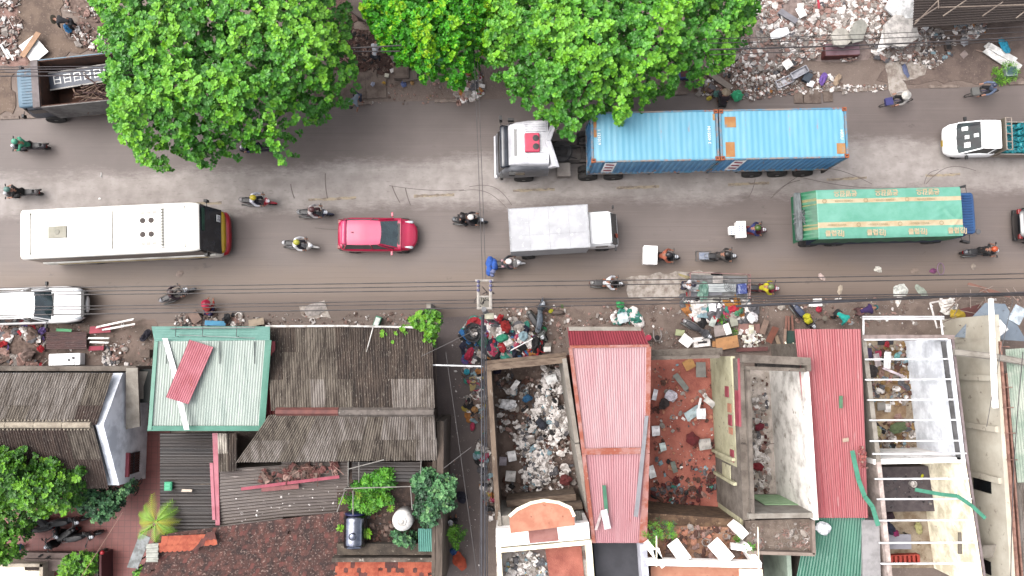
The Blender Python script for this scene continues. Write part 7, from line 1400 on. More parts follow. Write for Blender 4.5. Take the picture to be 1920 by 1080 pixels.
# white slabs on the big heap
BN = {}
def board(px, py, w, h, deg, z, col, label, cat='board', name=None, t=.04, tilt=(.06, -.04), tex=None, pts=None):
    p = P(px, py, z); g = B(); rng = random.Random(int(px * 7 + py)); m = Matrix.Translation(p) @ Euler((tilt[0], tilt[1], R(deg))).to_matrix().to_4x4()
    q = pts or [(-.5, -.5), (.5 + rng.uniform(-.06, .02), -.5 + rng.uniform(-.02, .05)), (.5, .5 + rng.uniform(-.05, .04)), (-.5 + rng.uniform(0, .06), .5)]
    lo = [m @ Vector((a * w, b * h, -t)) for a, b in q]; hi = [m @ Vector((a * w, b * h, 0)) for a, b in q]; i = [g.pt(v) for v in lo]; k = [g.pt(v) for v in hi]; n = len(q); g.face(i[::-1]); g.face(k)
    for e in range(n): g.face((i[e], i[(e + 1) % n], k[(e + 1) % n], k[e]))
    mt = tex or M('bd_%d_%d_%d' % col, col, tuple(int(v * .9) for v in col), rough=.8, sc_=3, c3=tuple(int(v * .72) for v in col), sc3=6, lo3=.66)
    return g.build(name or 'board', mt, world=True, label=label, cat=cat)
pent = [(-.5, -.3), (0, -.5), (.5, -.25), (.45, .4), (-.1, .5), (-.45, .25)]
board(1690, 58, 1.9, 1.7, 10, 1.5, (222, 216, 210), 'biggest broken white slab on the rubble heap by the wash bowl', 'slab', 'broken_slab', .15, (.1, .15), pts=pent)
board(1690, 12, 1.5, 1.3, -20, 1.6, (228, 228, 228), 'white slab at the top edge beside the dark lattice shed', 'slab', 'broken_slab', .12, (.1, .1), pts=pent)
board(1577, 70, 1.0, 1.1, 12, 1.2, (216, 210, 198), 'pale grey green slab above the maroon cabinet', 'slab', 'broken_slab', .12, (-.2, .1), pts=pent)
board(1610, 58, .8, 1.4, -25, 1.3, (204, 202, 190), 'long grey slab leaning in the heap between two white ones', 'slab', 'broken_slab', .12, (-.1, .25), pts=pent)
board(1656, 78, .9, .8, 20, 1.3, (238, 234, 230), 'white triangular slab left of the biggest slab', 'slab', 'broken_slab', .1, (.15, -.1), pts=[(-.5, -.5), (.5, -.4), (.1, .5)])
board(1462, 62, 1.0, .5, 15, 1.1, (250, 250, 250), 'torn white plaster sheet on the left side of the rubble heap', 'plaster sheet', 'plaster_sheet', .05, pts=pent)
board(1477, 120, .45, .45, 35, .7, (244, 242, 238), 'small square white tile above the grey trays', 'tile', 'square_tile'); board(1502, 22, .4, .55, 30, 1.2, (250, 248, 246), 'small white piece near the top of the rubble heap', 'plaster sheet', 'plaster_sheet')
board(1535, 6, .12, .55, 5, 1.4, (226, 60, 84), 'small red strip at the top of the rubble heap', 'strip', 'red_strip'); board(1478, 30, 1.1, .3, -35, 1.2, (170, 168, 176), 'narrow grey sheet on the left part of the rubble heap', 'metal sheet', 'metal_sheet')
def boxthing(name, label, cat, px, py, z0, size, deg, mats, lid=None, open_=False, tilt=(0, 0)):
    p = P(px, py, z0 + size[2]); t = T(name, label, cat, (p.x, p.y, z0)); t.rotation_euler = (tilt[0], tilt[1], R(deg)); a, b, h = size[0] / 2, size[1] / 2, size[2]; g = B()
    if open_:
        w = .04; g.bx(-a, a, -b, b, 0, .03)
        for q in ((-a, a, -b, -b + w), (-a, a, b - w, b), (-a, -a + w, -b, b), (a - w, a, -b, b)): g.bx(*q, .03, h)
    else: g.bx(-a, a, -b, b, 0, h)
    g.build('shell', mats, t, bevel=.015)
    if lid: g = B(); g.bx(-a * .8, a * .8, -b * .75, b * .75, h, h + .02); g.build('top_panel', lid, t, bevel=.005)
    return t
MRN = M('maroon_wood', (150, 116, 126), (128, 92, 102), rough=.5, sc_=2); 
t = boxthing('maroon_cabinet', 'dull maroon wooden cabinet lying on its back at the foot of the rubble heap', 'cabinet', 1580, 92, .1, (1.75, .62, .6), 2, MRN); g = B(); g.bx(-.88, .88, -.34, -.31, .03, .58); g.bx(-.91, -.875, -.31, .31, .02, .58); g.build('door', M('dark_maroon', (120, 44, 40), (96, 34, 34)), t)
boxthing('grey_tray', 'long pale grey tray, the upper of two by the purple cloth', 'tray', 1500, 135, .3, (.95, .38, .22), 28, M('tray_grey', (206, 206, 214), (184, 184, 194)), open_=True); boxthing('grey_tray', 'pale grey tray, the lower of two near the kerb slabs', 'tray', 1472, 152, .15, (.9, .42, .22), 24, M('tray_grey2', (220, 218, 224), (196, 194, 202)), open_=True)
boxthing('grey_case', 'dark slate grey case beside the pale trays', 'case', 1515, 144, .1, (.4, .5, .25), -30, M('case_slate', (84, 96, 110), (66, 76, 90))); board(1520, 157, .35, .3, -20, .3, (236, 236, 240), 'small white sheet lying under the slate grey case', 'paper', 'paper_sheet')
def cl(px, py, z, a, b, h, col, label, cat='cloth', name='cloth', n=8, seed=1):
    g = B(); p = P(px, py, z); g.crumple(p, a, b, h, random.Random(seed + int(px)), n); return g.build(name, cloth(col), world=True, label=label, cat=cat, smooth=True)
cl(1543, 148, .2, .7, .35, .2, (150, 110, 210), 'purple cloth lying by the grey trays'); cl(1570, 150, .15, .7, .3, .12, (212, 184, 156), 'beige rag on the bare earth right of the purple cloth')
cl(1698, 132, .15, .8, .25, .1, (120, 130, 170), 'blue grey cloth strip on the spilled plaster'); cl(1808, 78, .3, .5, .4, .2, (190, 190, 196), 'grey rag on the verge below the shed')
t = T('wash_bowl', 'round pale wash bowl at the corner of the dark shed', 'bowl', P(1725, 50, .1)); g = B(); g.lathe((0, 0, 0), [(.2, 0), (.3, .1), (.34, .22), (.36, .23), (.34, .2), (.28, .1), (.02, .04)], 24); g.build('bowl', M('bowl_grey', (206, 214, 214), (184, 192, 192), rough=.3), t, smooth=True); g = B(); g.lathe((0, 0, .2), [(.345, .02), (.37, .03), (.345, .04)], 24); g.build('rim', WSTEEL, t)
boxthing('loudspeaker_box', 'small dark box with an open round hole on the bare earth at top right', 'box', 1779, 88, .03, (.3, .3, .2), 8, M('dark_taupe', (100, 84, 76), (70, 58, 54)), M('black_hole', (40, 32, 30))); board(1808, 102, .35, .3, 40, .06, (196, 176, 170), 'pale square rag on the bare earth right of the dark box', 'rag', 'square_rag')
cl(1883, 86, .45, .85, .45, .2, (40, 180, 220), 'bright blue tarpaulin on top of the white bundles at top right', 'tarpaulin', 'tarpaulin')
for k, (x, y, a, b, d, lb) in enumerate([(1880, 100, 1.6, .32, -30, 'uppermost white folded sheet under the blue tarpaulin'), (1868, 108, 1.5, .28, -34, 'long narrow white sheet left in the bundle at top right'), (1893, 112, 1.4, .34, -36, 'lowest white sheet of the bundle above the green grey cabinet'), (1858, 92, .7, .35, -50, 'short curled white sheet at the left of the bundle')]): board(x, y, a, b, d, .2 + .05 * (3 - k), (240, 238, 234), lb, 'sheet', 'white_sheet', .05, (.1, .05))
t = boxthing('green_cabinet', 'small pale green grey cabinet with a glass top on the north verge', 'cabinet', 1897, 133, .02, (.6, .5, .35), 4, M('pale_sage', (172, 196, 184), (150, 176, 164)), M('dark_sage_glass', (96, 130, 128), (76, 108, 108), rough=.15))
boxthing('black_block', 'small grey block beside the mixed rubbish pile at top right', 'block', 1808, 42, .3, (.5, .3, .2), 25, M('block_grey', (170, 174, 176), (150, 152, 156)))
t = T('plank', 'long pale wooden plank pointing at the white bundle', 'plank', P(1845, 100, .1)); g = B(); g.tube([P(1830, 94, .1), P(1868, 104, .3)], .03, 5); g.build('board', M('plank_pink', (214, 184, 168)), t, world=True)
cl(1382, 180, .35, .62, .62, .35, (60, 200, 140), 'green mesh sack beside the crouching person with a conical hat', 'sack', 'mesh_sack', seed=3); cl(1344, 176, .3, .4, .35, .2, (90, 140, 130), 'dull green bag in front of the crouching person', 'bag', 'bag')
cl(1330, 184, .1, .3, .25, .1, (230, 214, 80), 'small yellow bag on the road edge left of the crouching person', 'bag', 'bag'); cl(1326, 160, .2, .25, .2, .1, (230, 190, 50), 'yellow scrap among the broken concrete', 'rag', 'rag')
board(1350, 150, 1.4, .3, -38, .3, (176, 160, 148), 'grey concrete beam lying diagonally by the rubble', 'beam', 'concrete_beam', .15); boxthing('blue_radiator_crate', 'blue edged crate of brown slats under the tree beside the container truck', 'crate', 1284, 138, .2, (.55, .45, .35), 4, M('blue_edge', (96, 116, 180)), M('rust_slats', (120, 60, 50), (80, 44, 40), sc_=8))
boxthing('green_bin', 'bright green plastic bin seen between the lime tree branches', 'bin', 826, 104, .9, (.5, .75, .5), -20, M('bin_green', (90, 190, 110), (74, 170, 96), rough=.4), M('bin_lid_green', (110, 210, 130), rough=.4))
boxthing('stone_bench', 'grey stone block table on the verge beside the lime tree', 'block', 752, 135, .05, (.78, .62, .45), 2, CS, CS); board(768, 142, .8, .5, 10, .3, (150, 134, 124), 'grey slab leaning under the stone block table', 'slab', 'concrete_slab', .1); board(741, 108, .45, .4, 30, .25, (176, 166, 158), 'small grey slab right above the stone block table', 'slab', 'concrete_slab', .1)
boxthing('white_tub', 'small white tub nearest the stone block table', 'tub', 735, 132, .05, (.2, .2, .12), 20, W1); boxthing('white_tub', 'small cream tub left of the other white tub', 'tub', 725, 141, .05, (.22, .2, .12), -10, M('cream_tub', (232, 226, 206)))
cl(720, 156, .05, .2, .26, .1, (230, 180, 60), 'yellow scrap on the drain slabs'); cl(773, 155, .05, .3, .18, .1, (216, 170, 110), 'tan rag on the verge earth right of the drain slabs'); cl(757, 158, .08, .35, .3, .14, (120, 140, 200), 'blue and grey rag on the verge earth'); cl(699, 158, .08, .25, .2, .1, (200, 206, 230), 'pale lilac packet on a drain slab')
board(920, 108, .8, .5, 80, .6, (140, 80, 76), 'dull red sheet under the leaves right of the lime tree', 'metal sheet', 'red_sheet'); cl(921, 92, 1.0, .5, .35, .2, (40, 130, 130), 'teal cloth caught by the leaves right of the lime tree')
t = T('white_pan', 'round white pan with a red handle on the pink rubbish pile', 'pan', P(889, 176, .2)); g = B(); g.lathe((0, 0, 0), [(.12, 0), (.15, .05), (.16, .06), (.14, .04), (.02, .03)], 18); g.build('bowl', W1, t, smooth=True); g = B(); g.tube([(.15, 0, .05), (.4, -.02, .06)], .03, 6); g.build('handle', RED, t)
board(62, 92, 1.0, 1.2, 40, .3, (250, 248, 246), 'white panel with a pale wooden edge beside the scrap lorry', 'board', 'white_board'); board(56, 84, .3, 1.5, -34, .45, (216, 170, 134), 'pale tan wooden plank across the white panel', 'plank', 'plank')
cl(128, 52, .25, .45, .6, .25, (40, 140, 206), 'blue sack in the hands of the bending person at top left', 'sack', 'sack'); board(8, 96, .12, .9, 30, .3, (240, 236, 234), 'thin white board at the left edge above the scrap lorry', 'board', 'white_board'); board(18, 102, .12, .7, 34, .25, (246, 244, 240), 'short white board beside the scrap lorry cab', 'board', 'white_board')
board(190, 199, .42, .3, 40, .06, (222, 220, 214), 'white sign card with dark marks lying below the scrap lorry bed', 'card', 'sign_card', .02)
# --- left verge in front of the grey roofed house
heap('tangled heap of mauve and grey rubbish at the left edge verge', [(-60, 612), (40, 606), (80, 606), (88, 640), (86, 690), (-60, 696)], .03, .45, 700, .1, .5, [W1, W2, W3, W5, W4, LIL, RED, DRD], (3, 5, 4, 3, 4, .6, .25, .5), 21, (3, 6, 1, 1), base=W4, edge=.5, name='rubbish')
heap('small white rubble beside the maroon sheet pile', [(190, 648), (235, 645), (240, 685), (195, 690)], .03, .15, 160, .07, .3, [W1, W2, W3, W5], (5, 4, 2, 2), 22, base=W4, edge=.4); heap('rubble lining the verge before the grey roofed house', [(80, 600), (290, 606), (285, 690), (80, 690)], .03, 0, 420, .03, .16, [W2, W3, W4, W1], (3, 3, 5, 2), 23)
t = T('maroon_sheet', 'dark maroon corrugated sheet on the left verge', 'roof sheet', P(125, 640, .4)); g = B(); g.corr(P(86, 655, .5), P(86, 623, .5), P(162, 622, .4), P(162, 655, .4), .1, .02, 1, 6); g.build('sheet', M('maroon_metal', (110, 70, 66), (84, 54, 54), rough=.6, sc_=2, stretch=(1, 4, 1), c3=(170, 140, 134), sc3=4), t, world=True)
for k, (x, y, w, d, lb) in enumerate([(215, 606, 2.0, 12, 'longest white timber pointing right in the slat pile'), (222, 613, 1.7, 10, 'second white slat just below the longest one'), (185, 634, 1.1, 0, 'white slat in the middle of the slat pile'), (186, 642, 1.0, -2, 'lower pale slat beside the pink sheets')]): board(x, y, w, .09, d, .55 - .08 * k, (244, 240, 236), lb, 'timber', 'white_timber', .05)
board(187, 618, 1.1, .35, 3, .35, (206, 84, 104), 'pinkish red sheet on top of the slat pile', 'metal sheet', 'red_sheet'); board(180, 653, .8, .22, 2, .25, (196, 64, 92), 'cerise sheet at the bottom of the slat pile', 'metal sheet', 'red_sheet'); board(120, 619, .8, .14, -3, .5, (110, 200, 140), 'green strip on the upper edge of the maroon sheet', 'strip', 'green_strip')
t = T('white_fridge', 'white fridge lying on its back below the maroon sheet', 'fridge', P(131, 674, .05), R(2)); g = B(); g.bx(-.78, .78, -.3, .3, 0, .5); g.build('body', WPAINT, t, bevel=.04); g = B(); g.bx(-.76, .5, -.28, .28, .5, .54); g.build('door', WPAINT, t, bevel=.02); g = B(); g.bx(.2, .3, -.1, .04, .54, .56); g.bx(.4, .5, 0, .12, .54, .56); g.build('sticker', W5, t)
cl(273, 629, .25, .75, .35, .25, (36, 28, 56), 'navy black cloth bundle beside the green awning'); boxthing('concrete_block', 'grey concrete block beside the green roofed house', 'block', 271, 663, .02, (.5, .4, .35), 0, CS); boxthing('concrete_block', 'grey concrete block at the left edge of the verge', 'block', 6, 682, .02, (.7, .45, .35), 2, CS)
cl(77, 654, .4, .35, .3, .25, (236, 40, 56), 'bright red bag on the heap beside the maroon sheet', 'bag', 'bag'); cl(52, 665, .4, .8, .6, .35, (156, 130, 120), 'large brown sack on the left verge heap', 'sack', 'sack'); cl(5, 645, .5, .3, .5, .2, (226, 40, 50), 'red cloth at the far left of the verge heap')
# --- verge above green roof
heap('rubbish and stones behind the green awning', [(330, 590), (470, 590), (500, 605), (480, 612), (330, 612)], .04, .1, 150, .06, .36, [W2, W3, W1, W4, W6], (3, 3, 2, 4, 1), 24, (5, 3, 0, 1)); board(404, 606, 1.1, .25, -2, .3, (90, 180, 226), 'sky blue plastic sheet behind the green awning', 'plastic sheet', 'blue_sheet'); board(365, 594, .5, .6, 35, .3, (160, 132, 118), 'brown board beside the crouching person with the cerise hat', 'board', 'brown_board'); board(480, 604, .8, .35, 10, .4, (216, 196, 170), 'tan cardboard sheet at the corner of the green awning', 'cardboard', 'cardboard'); cl(425, 597, .3, .5, .4, .25, (50, 50, 56), 'black bag behind the green awning', 'bag', 'bag')
heap('scraps along the verge above the brown roof', [(500, 588), (830, 584), (820, 610), (505, 610)], .03, 0, 240, .04, .22, [W2, W3, W1, W4], (3, 3, 2, 5), 25); cl(590, 580, .06, 1.2, .6, .08, (206, 196, 190), 'whitish mud stained sheet on the verge above the brown roof', 'plastic sheet', 'plastic_sheet'); boxthing('green_white_packet', 'green and white packet standing above the white gutter', 'packet', 707, 603, .1, (.3, .55, .3), -20, M('packet_green', (90, 180, 140)), M('packet_white', (226, 232, 226)))
boxthing('brick_pier', 'reddish brown brick pier at the alley corner of the brown roof', 'pier', 787, 636, 0, (.32, .8, 3.9), 3, M('pier_brick', (140, 96, 82), (104, 74, 66), sc_=4)); boxthing('concrete_stub', 'pale concrete stub rising from the bright vine', 'post', 804, 578, 0, (.22, .5, 2.2), 3, CONL)
# --- big clothes pile by the pole
heap('large pile of coloured clothes and bags around the pole foot', [(868, 610), (884, 600), (905, 606), (935, 592), (960, 600), (985, 615), (1010, 625), (1024, 640), (1010, 660), (975, 668), (930, 672), (900, 672), (870, 680)], .05, .5, 340, .15, .62, [W1, W6, RED, TEA, BLU, W2, NAV, PNK, W5, YLW, PBL, ORA, LIL], (6, 5, 2.6, 2.2, 1.6, 4, 2, 1.5, 4, .6, 2.4, .8, .6), 31, (1, 9, .8, .7), base=W4, edge=.5, name='clothes_pile')
cl(948, 612, .7, .6, .5, .25, (196, 40, 36), 'red jacket on top of the clothes pile'); cl(938, 596, .6, .3, .4, .2, (216, 30, 44), 'small red shirt at the upper edge of the clothes pile'); cl(981, 630, .7, .5, .45, .15, (180, 214, 226), 'pale blue bag on the right of the clothes pile', 'bag', 'bag'); cl(942, 634, .7, .65, .4, .2, (60, 180, 140), 'green bag in the middle of the clothes pile', 'bag', 'bag'); cl(872, 628, .5, .35, .75, .2, (50, 140, 216), 'blue plastic sheet at the left edge of the clothes pile', 'plastic sheet', 'blue_sheet'); cl(880, 664, .4, .7, .35, .25, (220, 40, 84), 'cerise shirt at the lower left of the clothes pile'); cl(905, 640, .6, .5, .5, .2, (40, 110, 90), 'dark green cloth beside the pole in the clothes pile')
t = T('cable_coil', 'coil of black cable on the left of the clothes pile', 'cable coil', P(888, 624, .6)); g = B(); rr = random.Random(3)
for k in range(9): r_ = .22 + .03 * k; g.tube([(r_ * cos(a * pi / 8) + rr.uniform(-.02, .02), r_ * 1.05 * sin(a * pi / 8) + rr.uniform(-.02, .02), .12 * sin(a + k) * .5 + .1) for a in range(17)], .022, 5, cap=False)
g.build('coil', M('coil_black', (66, 66, 70), (46, 46, 50)), t)
board(978, 646, 1.3, .05, 28, .8, (240, 238, 236), 'thin white rod across the clothes pile', 'rod', 'white_rod'); board(1020, 648, .75, .3, 2, .15, (170, 162, 152), 'grey stone slab right of the clothes pile', 'slab', 'stone_slab'); board(1026, 655, .36, .26, 2, .3, (236, 232, 226), 'pale box lid below the grey stone slab', 'carton', 'pale_carton'); cl(1020, 618, .25, .3, .28, .15, (70, 190, 120), 'green bag under the parked silver scooter', 'bag', 'bag'); cl(1033, 583, .2, .2, .25, .1, (230, 226, 50), 'yellow bag right of the parked silver scooter', 'bag', 'bag')
t = T('stone_kerb_block', 'long dark oval stone right of the yellow bag', 'stone', P(1045, 586, .1)); g = B(); g.ball((0, 0, .05), 1, 12, 6, (.35, .13, .1)); g.build('stone', M('stone_brown', (130, 112, 102), (104, 90, 82)), t, smooth=True)
heap('stones and scraps on the verge between the pole and the pink roof', [(930, 575), (1160, 570), (1160, 608), (1060, 612), (1060, 665), (1010, 640), (960, 596)], .03, 0, 420, .04, .24, [W2, W3, W1, W4, OLG], (3, 3, 1.5, 6, .5), 32)
heap('white and teal packaging pile above the pink roof front', [(1146, 588), (1170, 580), (1195, 588), (1198, 606), (1150, 608)], .03, .2, 60, .15, .5, [W1, PBL, TEA], (5, 3, 3), 33, (3, 5, 0, 0), base=W4, edge=.3, name='packaging'); cl(1163, 571, .25, .35, .45, .2, (70, 190, 110), 'green bag above the packaging pile', 'bag', 'bag'); board(1168, 596, .5, .5, 15, .35, (226, 240, 244), 'pale blue white foam sheet on the packaging pile', 'foam sheet', 'foam_sheet')
for lb, x, y, c_ in (('round pink bucket lid right of the pink roof front', 1216, 633, (244, 60, 100)),): t = T('bucket', lb, 'bucket', P(x, y, .35)); g = B(); g.lathe((0, 0, -.33), [(.1, 0), (.14, .3), (.15, .33), (.02, .33)], 18); g.build('pail', M('bucket_pink', c_), t, smooth=True, auto=40)
t = T('chair_frame', 'pale curved chair frame lying beside the pink bucket', 'chair', P(1232, 630, .3)); g = B(); g.tube([(-.18, .3, .05), (-.2, -.05, .1), (-.1, -.25, .1), (.1, -.25, .1), (.2, -.05, .1), (.18, .3, .05)], .03, 6); g.build('backrest', M('chair_silver', (190, 180, 176)), t, smooth=True); g = B(); g.lathe((.0, -.08, 0), [(.12, 0), (.13, .05), (.02, .06)], 14); g.build('seat', W6, t)
# --- debris in front of the red floor shop
board(1287, 639, .62, .5, -38, .4, (250, 248, 246), 'white sheet, the left of two beside the big orange cardboard', 'board', 'white_board'); t = boxthing('white_drawer_unit', 'white board with a dark slot beside the orange cardboard', 'board', 1316, 641, .1, (.85, .5, .3), 6, W1); g = B(); g.bx(-.2, .25, -.08, .02, .3, .32); g.build('slot', W6, t)
board(1363, 643, 1.15, .6, 10, .5, (240, 176, 116), 'big flat orange cardboard sheet beside white boards', 'cardboard', 'cardboard'); board(1275, 624, .45, .3, -8, .25, (214, 222, 170), 'pale yellow green card left of the parked scooter', 'card', 'card'); board(1350, 620, .6, .55, 8, .35, (206, 190, 184), 'grey broken board with white spots right of the parked scooter', 'board', 'broken_board'); board(1364, 617, .32, .55, 20, .42, (246, 244, 240), 'white plank right of the grey broken board', 'board', 'white_board')
board(1337, 603, .3, .5, -20, .3, (206, 214, 206), 'pale grey green tile above the parked scooter handlebar', 'tile', 'tile'); board(1376, 602, .38, .5, 12, .25, (206, 206, 188), 'pale olive board beside the cut palm leaves', 'board', 'pale_board'); board(1409, 617, .24, .42, 2, .3, (244, 240, 214), 'upright cream tile on the reddish boards', 'tile', 'tile'); board(1404, 616, 1.1, .5, 0, .12, (190, 140, 130), 'pinkish wooden boarding under the cream tile', 'boarding', 'wooden_boarding'); board(1340, 645, .25, .3, 0, .3, (236, 170, 110), 'small orange card left of the big orange cardboard', 'cardboard', 'cardboard')
heap('pile of broken white tiles before the narrow shop', [(1385, 622), (1398, 618), (1430, 628), (1432, 645), (1400, 652), (1390, 645)], .05, .2, 60, .16, .42, [M('cream_tile', (242, 238, 222), (220, 214, 196)), W1, BRW], (6, 3, 1), 34, base=W4, edge=.3, flat=.2)
board(1448, 628, .35, .85, -25, .4, (150, 84, 62), 'reddish brown wooden door leaf between the planks', 'door leaf', 'door_leaf'); board(1433, 613, .3, .75, -18, .3, (170, 140, 124), 'greyish plank left of the reddish brown door leaf', 'plank', 'plank'); board(1460, 644, .2, .9, 18, .3, (190, 164, 138), 'pale plank slanting above the ring beam of the narrow shop', 'plank', 'plank'); board(1472, 632, .14, .85, -2, .35, (200, 166, 146), 'pinkish plank right of the door leaf', 'plank', 'plank'); board(1482, 635, .42, .8, 3, .2, (60, 96, 86), 'dark green board beside the red roof', 'board', 'green_board'); board(1410, 655, 1.6, .2, 2, .2, (140, 84, 80), 'long dull red strip before the narrow shop wall', 'strip', 'red_strip')
for k, x in enumerate((1474, 1479, 1486)): board(x, 606, .1, .75, 4 * k - 4, .25, (176, 120, 104), ('leftmost', 'middle', 'rightmost')[k] + ' of three thin brown planks above the dark green board', 'plank', 'plank')
t = T('chair_frame', 'white folding frame leaning over the dark green board', 'chair', P(1480, 652, .5)); g = B(); g.tube([(-.2, .3, 0), (-.15, -.3, .1)], .025, 5); g.tube([(.2, .25, 0), (.15, -.35, .1)], .025, 5); g.tube([(-.2, .1, .05), (.2, .1, .05)], .02, 5); g.tube([(-.2, .3, 0), (.15, -.35, .1)], .02, 5); g.build('frame', CREAM, t)
heap('colourful cloth and sheet pile on the verge behind the scrap cart', [(1280, 552), (1400, 550), (1405, 575), (1420, 590), (1395, 600), (1370, 590), (1340, 600), (1300, 596), (1278, 572)], .04, .3, 190, .18, .7, [W1, W2, W5, PBL, TEA, RED, ORA, W6, YLW, PNK], (5, 5, 4, 1.5, 1.2, .9, 1, 1.5, .4, .5), 35, (2, 8, .6, .8), base=W4, edge=.5, name='rubbish')
board(1340, 562, 1.5, .35, 2, .45, (216, 214, 204), 'long pale sheet on the pile behind the scrap cart', 'metal sheet', 'pale_sheet'); board(1340, 575, .6, .5, 10, .4, (240, 240, 244), 'white folded sheet in the pile behind the scrap cart', 'sheet', 'white_sheet'); cl(1377, 578, .5, .7, .35, .2, (220, 40, 70), 'red cloth in the pile behind the scrap cart'); cl(1366, 570, .5, .7, .3, .15, (206, 140, 60), 'orange brown cloth in the pile behind the scrap cart'); cl(1385, 585, .5, .35, .5, .2, (90, 160, 120), 'green and yellow cloth in the pile behind the scrap cart'); cl(1411, 596, .4, .55, .5, .25, (240, 236, 238), 'white sack with pink folds right of the pile', 'sack', 'sack'); board(1325, 545, 1.6, .5, 3, .7, (150, 152, 160), 'dull grey frame bundle along the lower side of the scrap cart', 'metal frame', 'frame_bundle')
heap('stones on the bare verge right of the cloth pile', [(1400, 560), (1960, 556), (1960, 600), (1620, 610), (1480, 600), (1400, 595)], .03, 0, 520, .03, .2, [W2, W3, W1, W4], (3, 3, 2.5, 6), 36); heap('grit and scraps before the parked scooters and pink bucket', [(1205, 575), (1300, 580), (1300, 660), (1210, 655)], .03, 0, 260, .03, .18, [W2, W3, W1, W4], (3, 3, 1, 6), 37)
cl(1465, 575, .1, .4, .35, .1, (216, 206, 194), 'pale crumpled bag left of the dark blue scooter', 'bag', 'bag'); board(1533, 567, .45, .4, 5, .2, (246, 244, 242), 'white square tray right above the dark blue scooter', 'tray', 'white_tray'); board(1526, 572, .5, .12, 3, .16, (240, 238, 234), 'white strip left of the white square tray', 'strip', 'white_strip'); cl(1535, 580, .2, .3, .3, .18, (220, 50, 80), 'red bag under the white square tray', 'bag', 'bag')
t = T('round_stool', 'round stool with a pale seat among sticks right of the dark blue scooter', 'stool', P(1546, 597, .35)); g = B(); g.lathe((0, 0, 0), [(.12, 0), (.13, .03), (.02, .04)], 16); g.build('seat', M('stool_seat', (150, 140, 124)), t); g = B()
for k in range(4): a = k * pi / 2 + .4; g.tube([(.1 * cos(a), .1 * sin(a), 0), (.24 * cos(a), .24 * sin(a), -.33)], .02, 5)
g.build('legs', BRW, t)
# scraps on the road's south side
for x, y, a, b, c_, lb in [(1541, 519, .45, .25, (240, 214, 206), 'pinkish white scrap on the road above the dark blue scooter'), (1575, 543, .5, .25, (232, 214, 192), 'cream cardboard scrap on the south verge above the turquoise top'), (1646, 505, .4, .3, (236, 232, 220), 'white paper scrap on the road above the awning frame'), (1715, 508, .45, .3, (180, 160, 146), 'brownish plastic scrap on the road right of the white paper scrap'), (1688, 545, .8, .7, (224, 226, 218), 'large torn white plastic sheet on the south verge'), (1727, 545, .8, .35, (196, 206, 190), 'greenish white plastic sheet right of the torn white one'), (1685, 560, .9, .25, (240, 234, 226), 'long white plastic strip under the torn plastic sheets'), (1565, 563, .4, .12, (240, 236, 230), 'thin white strip beside the turquoise topped person'), (337, 513, .4, .3, (186, 166, 156), 'flattened pale bag on the road below the bus front'), (1825, 500, .3, .25, (196, 180, 166), 'pale scrap on the road below the far right motorbike'), (190, 328, .3, .06, (240, 238, 234), 'thin white strip on the mud band below the left tree'), (187, 373, .14, .12, (240, 236, 232), 'tiny white scrap on the mud band above the bus'), (1306, 200, .01, .01, (200, 200, 200), '')]:
    if lb: cl(x, y, .035, a, b, .05, c_, lb, 'scrap', 'plastic_scrap', n=6)
t = T('round_mirror', 'pinkish oval fan guard lying on the road beside a mauve scrap', 'fan guard', P(1764, 504, .06)); g = B(); g.tube([(.17 * cos(k * pi / 9), .3 * sin(k * pi / 9), 0) for k in range(19)], .018, 5, cap=False); g.build('rim', M('mauve_rim', (190, 150, 186)), t); g = B(); g.tube([(0, -.28, 0), (0, .28, 0)], .01, 4); g.tube([(-.16, 0, 0), (.16, 0, 0)], .01, 4); g.build('spokes', RIM, t); cl(1750, 508, .06, .35, .25, .1, (150, 80, 130), 'mauve scrap beside the oval fan guard', 'scrap', 'plastic_scrap')
# --- shop interior rubbish
heap('white and grey rubbish filling the roofless shop beside the alley', [(925, 690), (1050, 682), (1080, 830), (1095, 935), (1050, 940), (945, 942), (932, 820)], .16, .3, 1000, .05, .36, [W1, W2, W5, W4, W6, PBL, BRW, W3], (4, 4, 2, 4, 1, .4, 2.6, 3), 41, (5, 6, .6, 1), name='rubbish', edge=.8)
heap('bright white paper and plaster mass in the middle of the debris filled shop', [(1020, 690), (1052, 690), (1070, 800), (1060, 830), (1030, 850), (1040, 900), (1000, 915), (975, 890), (965, 820), (985, 790), (1010, 740)], .4, .35, 1300, .05, .3, [W1, W2, PBL, W5, W6], (8, 3, .8, 1.4, .6), 42, (4, 7, 0, .6), name='rubbish', edge=.6)
for x, y, w, h, d, c_, lb in [(1034, 711, .55, .42, 20, (240, 240, 238), 'white square board at the top of the debris filled shop'), (960, 855, .42, .5, 12, (246, 244, 244), 'white board left of centre in the debris filled shop'), (943, 865, .36, .42, -3, (206, 196, 206), 'lilac grey tile stack at the left wall of the debris filled shop'), (957, 893, .5, .5, -4, (232, 228, 224), 'pale speckled board low in the debris filled shop'), (966, 722, .25, .5, -35, (240, 238, 236), 'white folded board in the upper left of the debris filled shop')]: board(x, y, w, h, d, .75, c_, lb, 'board', 'white_board')
cl(952, 758, .8, .95, .5, .3, (240, 240, 242), 'large crumpled white plastic sheet in the debris filled shop', 'plastic sheet', 'plastic_sheet'); cl(989, 747, .9, .35, .5, .3, (50, 120, 170), 'blue bag in the upper middle of the debris filled shop', 'bag', 'bag'); cl(1015, 795, .9, .7, .4, .25, (50, 54, 70), 'dark cloth in the centre of the debris filled shop'); cl(932, 696, .6, .45, .3, .2, (50, 40, 80), 'navy cloth at the top left corner of the debris filled shop'); cl(1060, 900, .6, .6, .5, .2, (130, 50, 48), 'dark red cloth at the lower right of the debris filled shop')
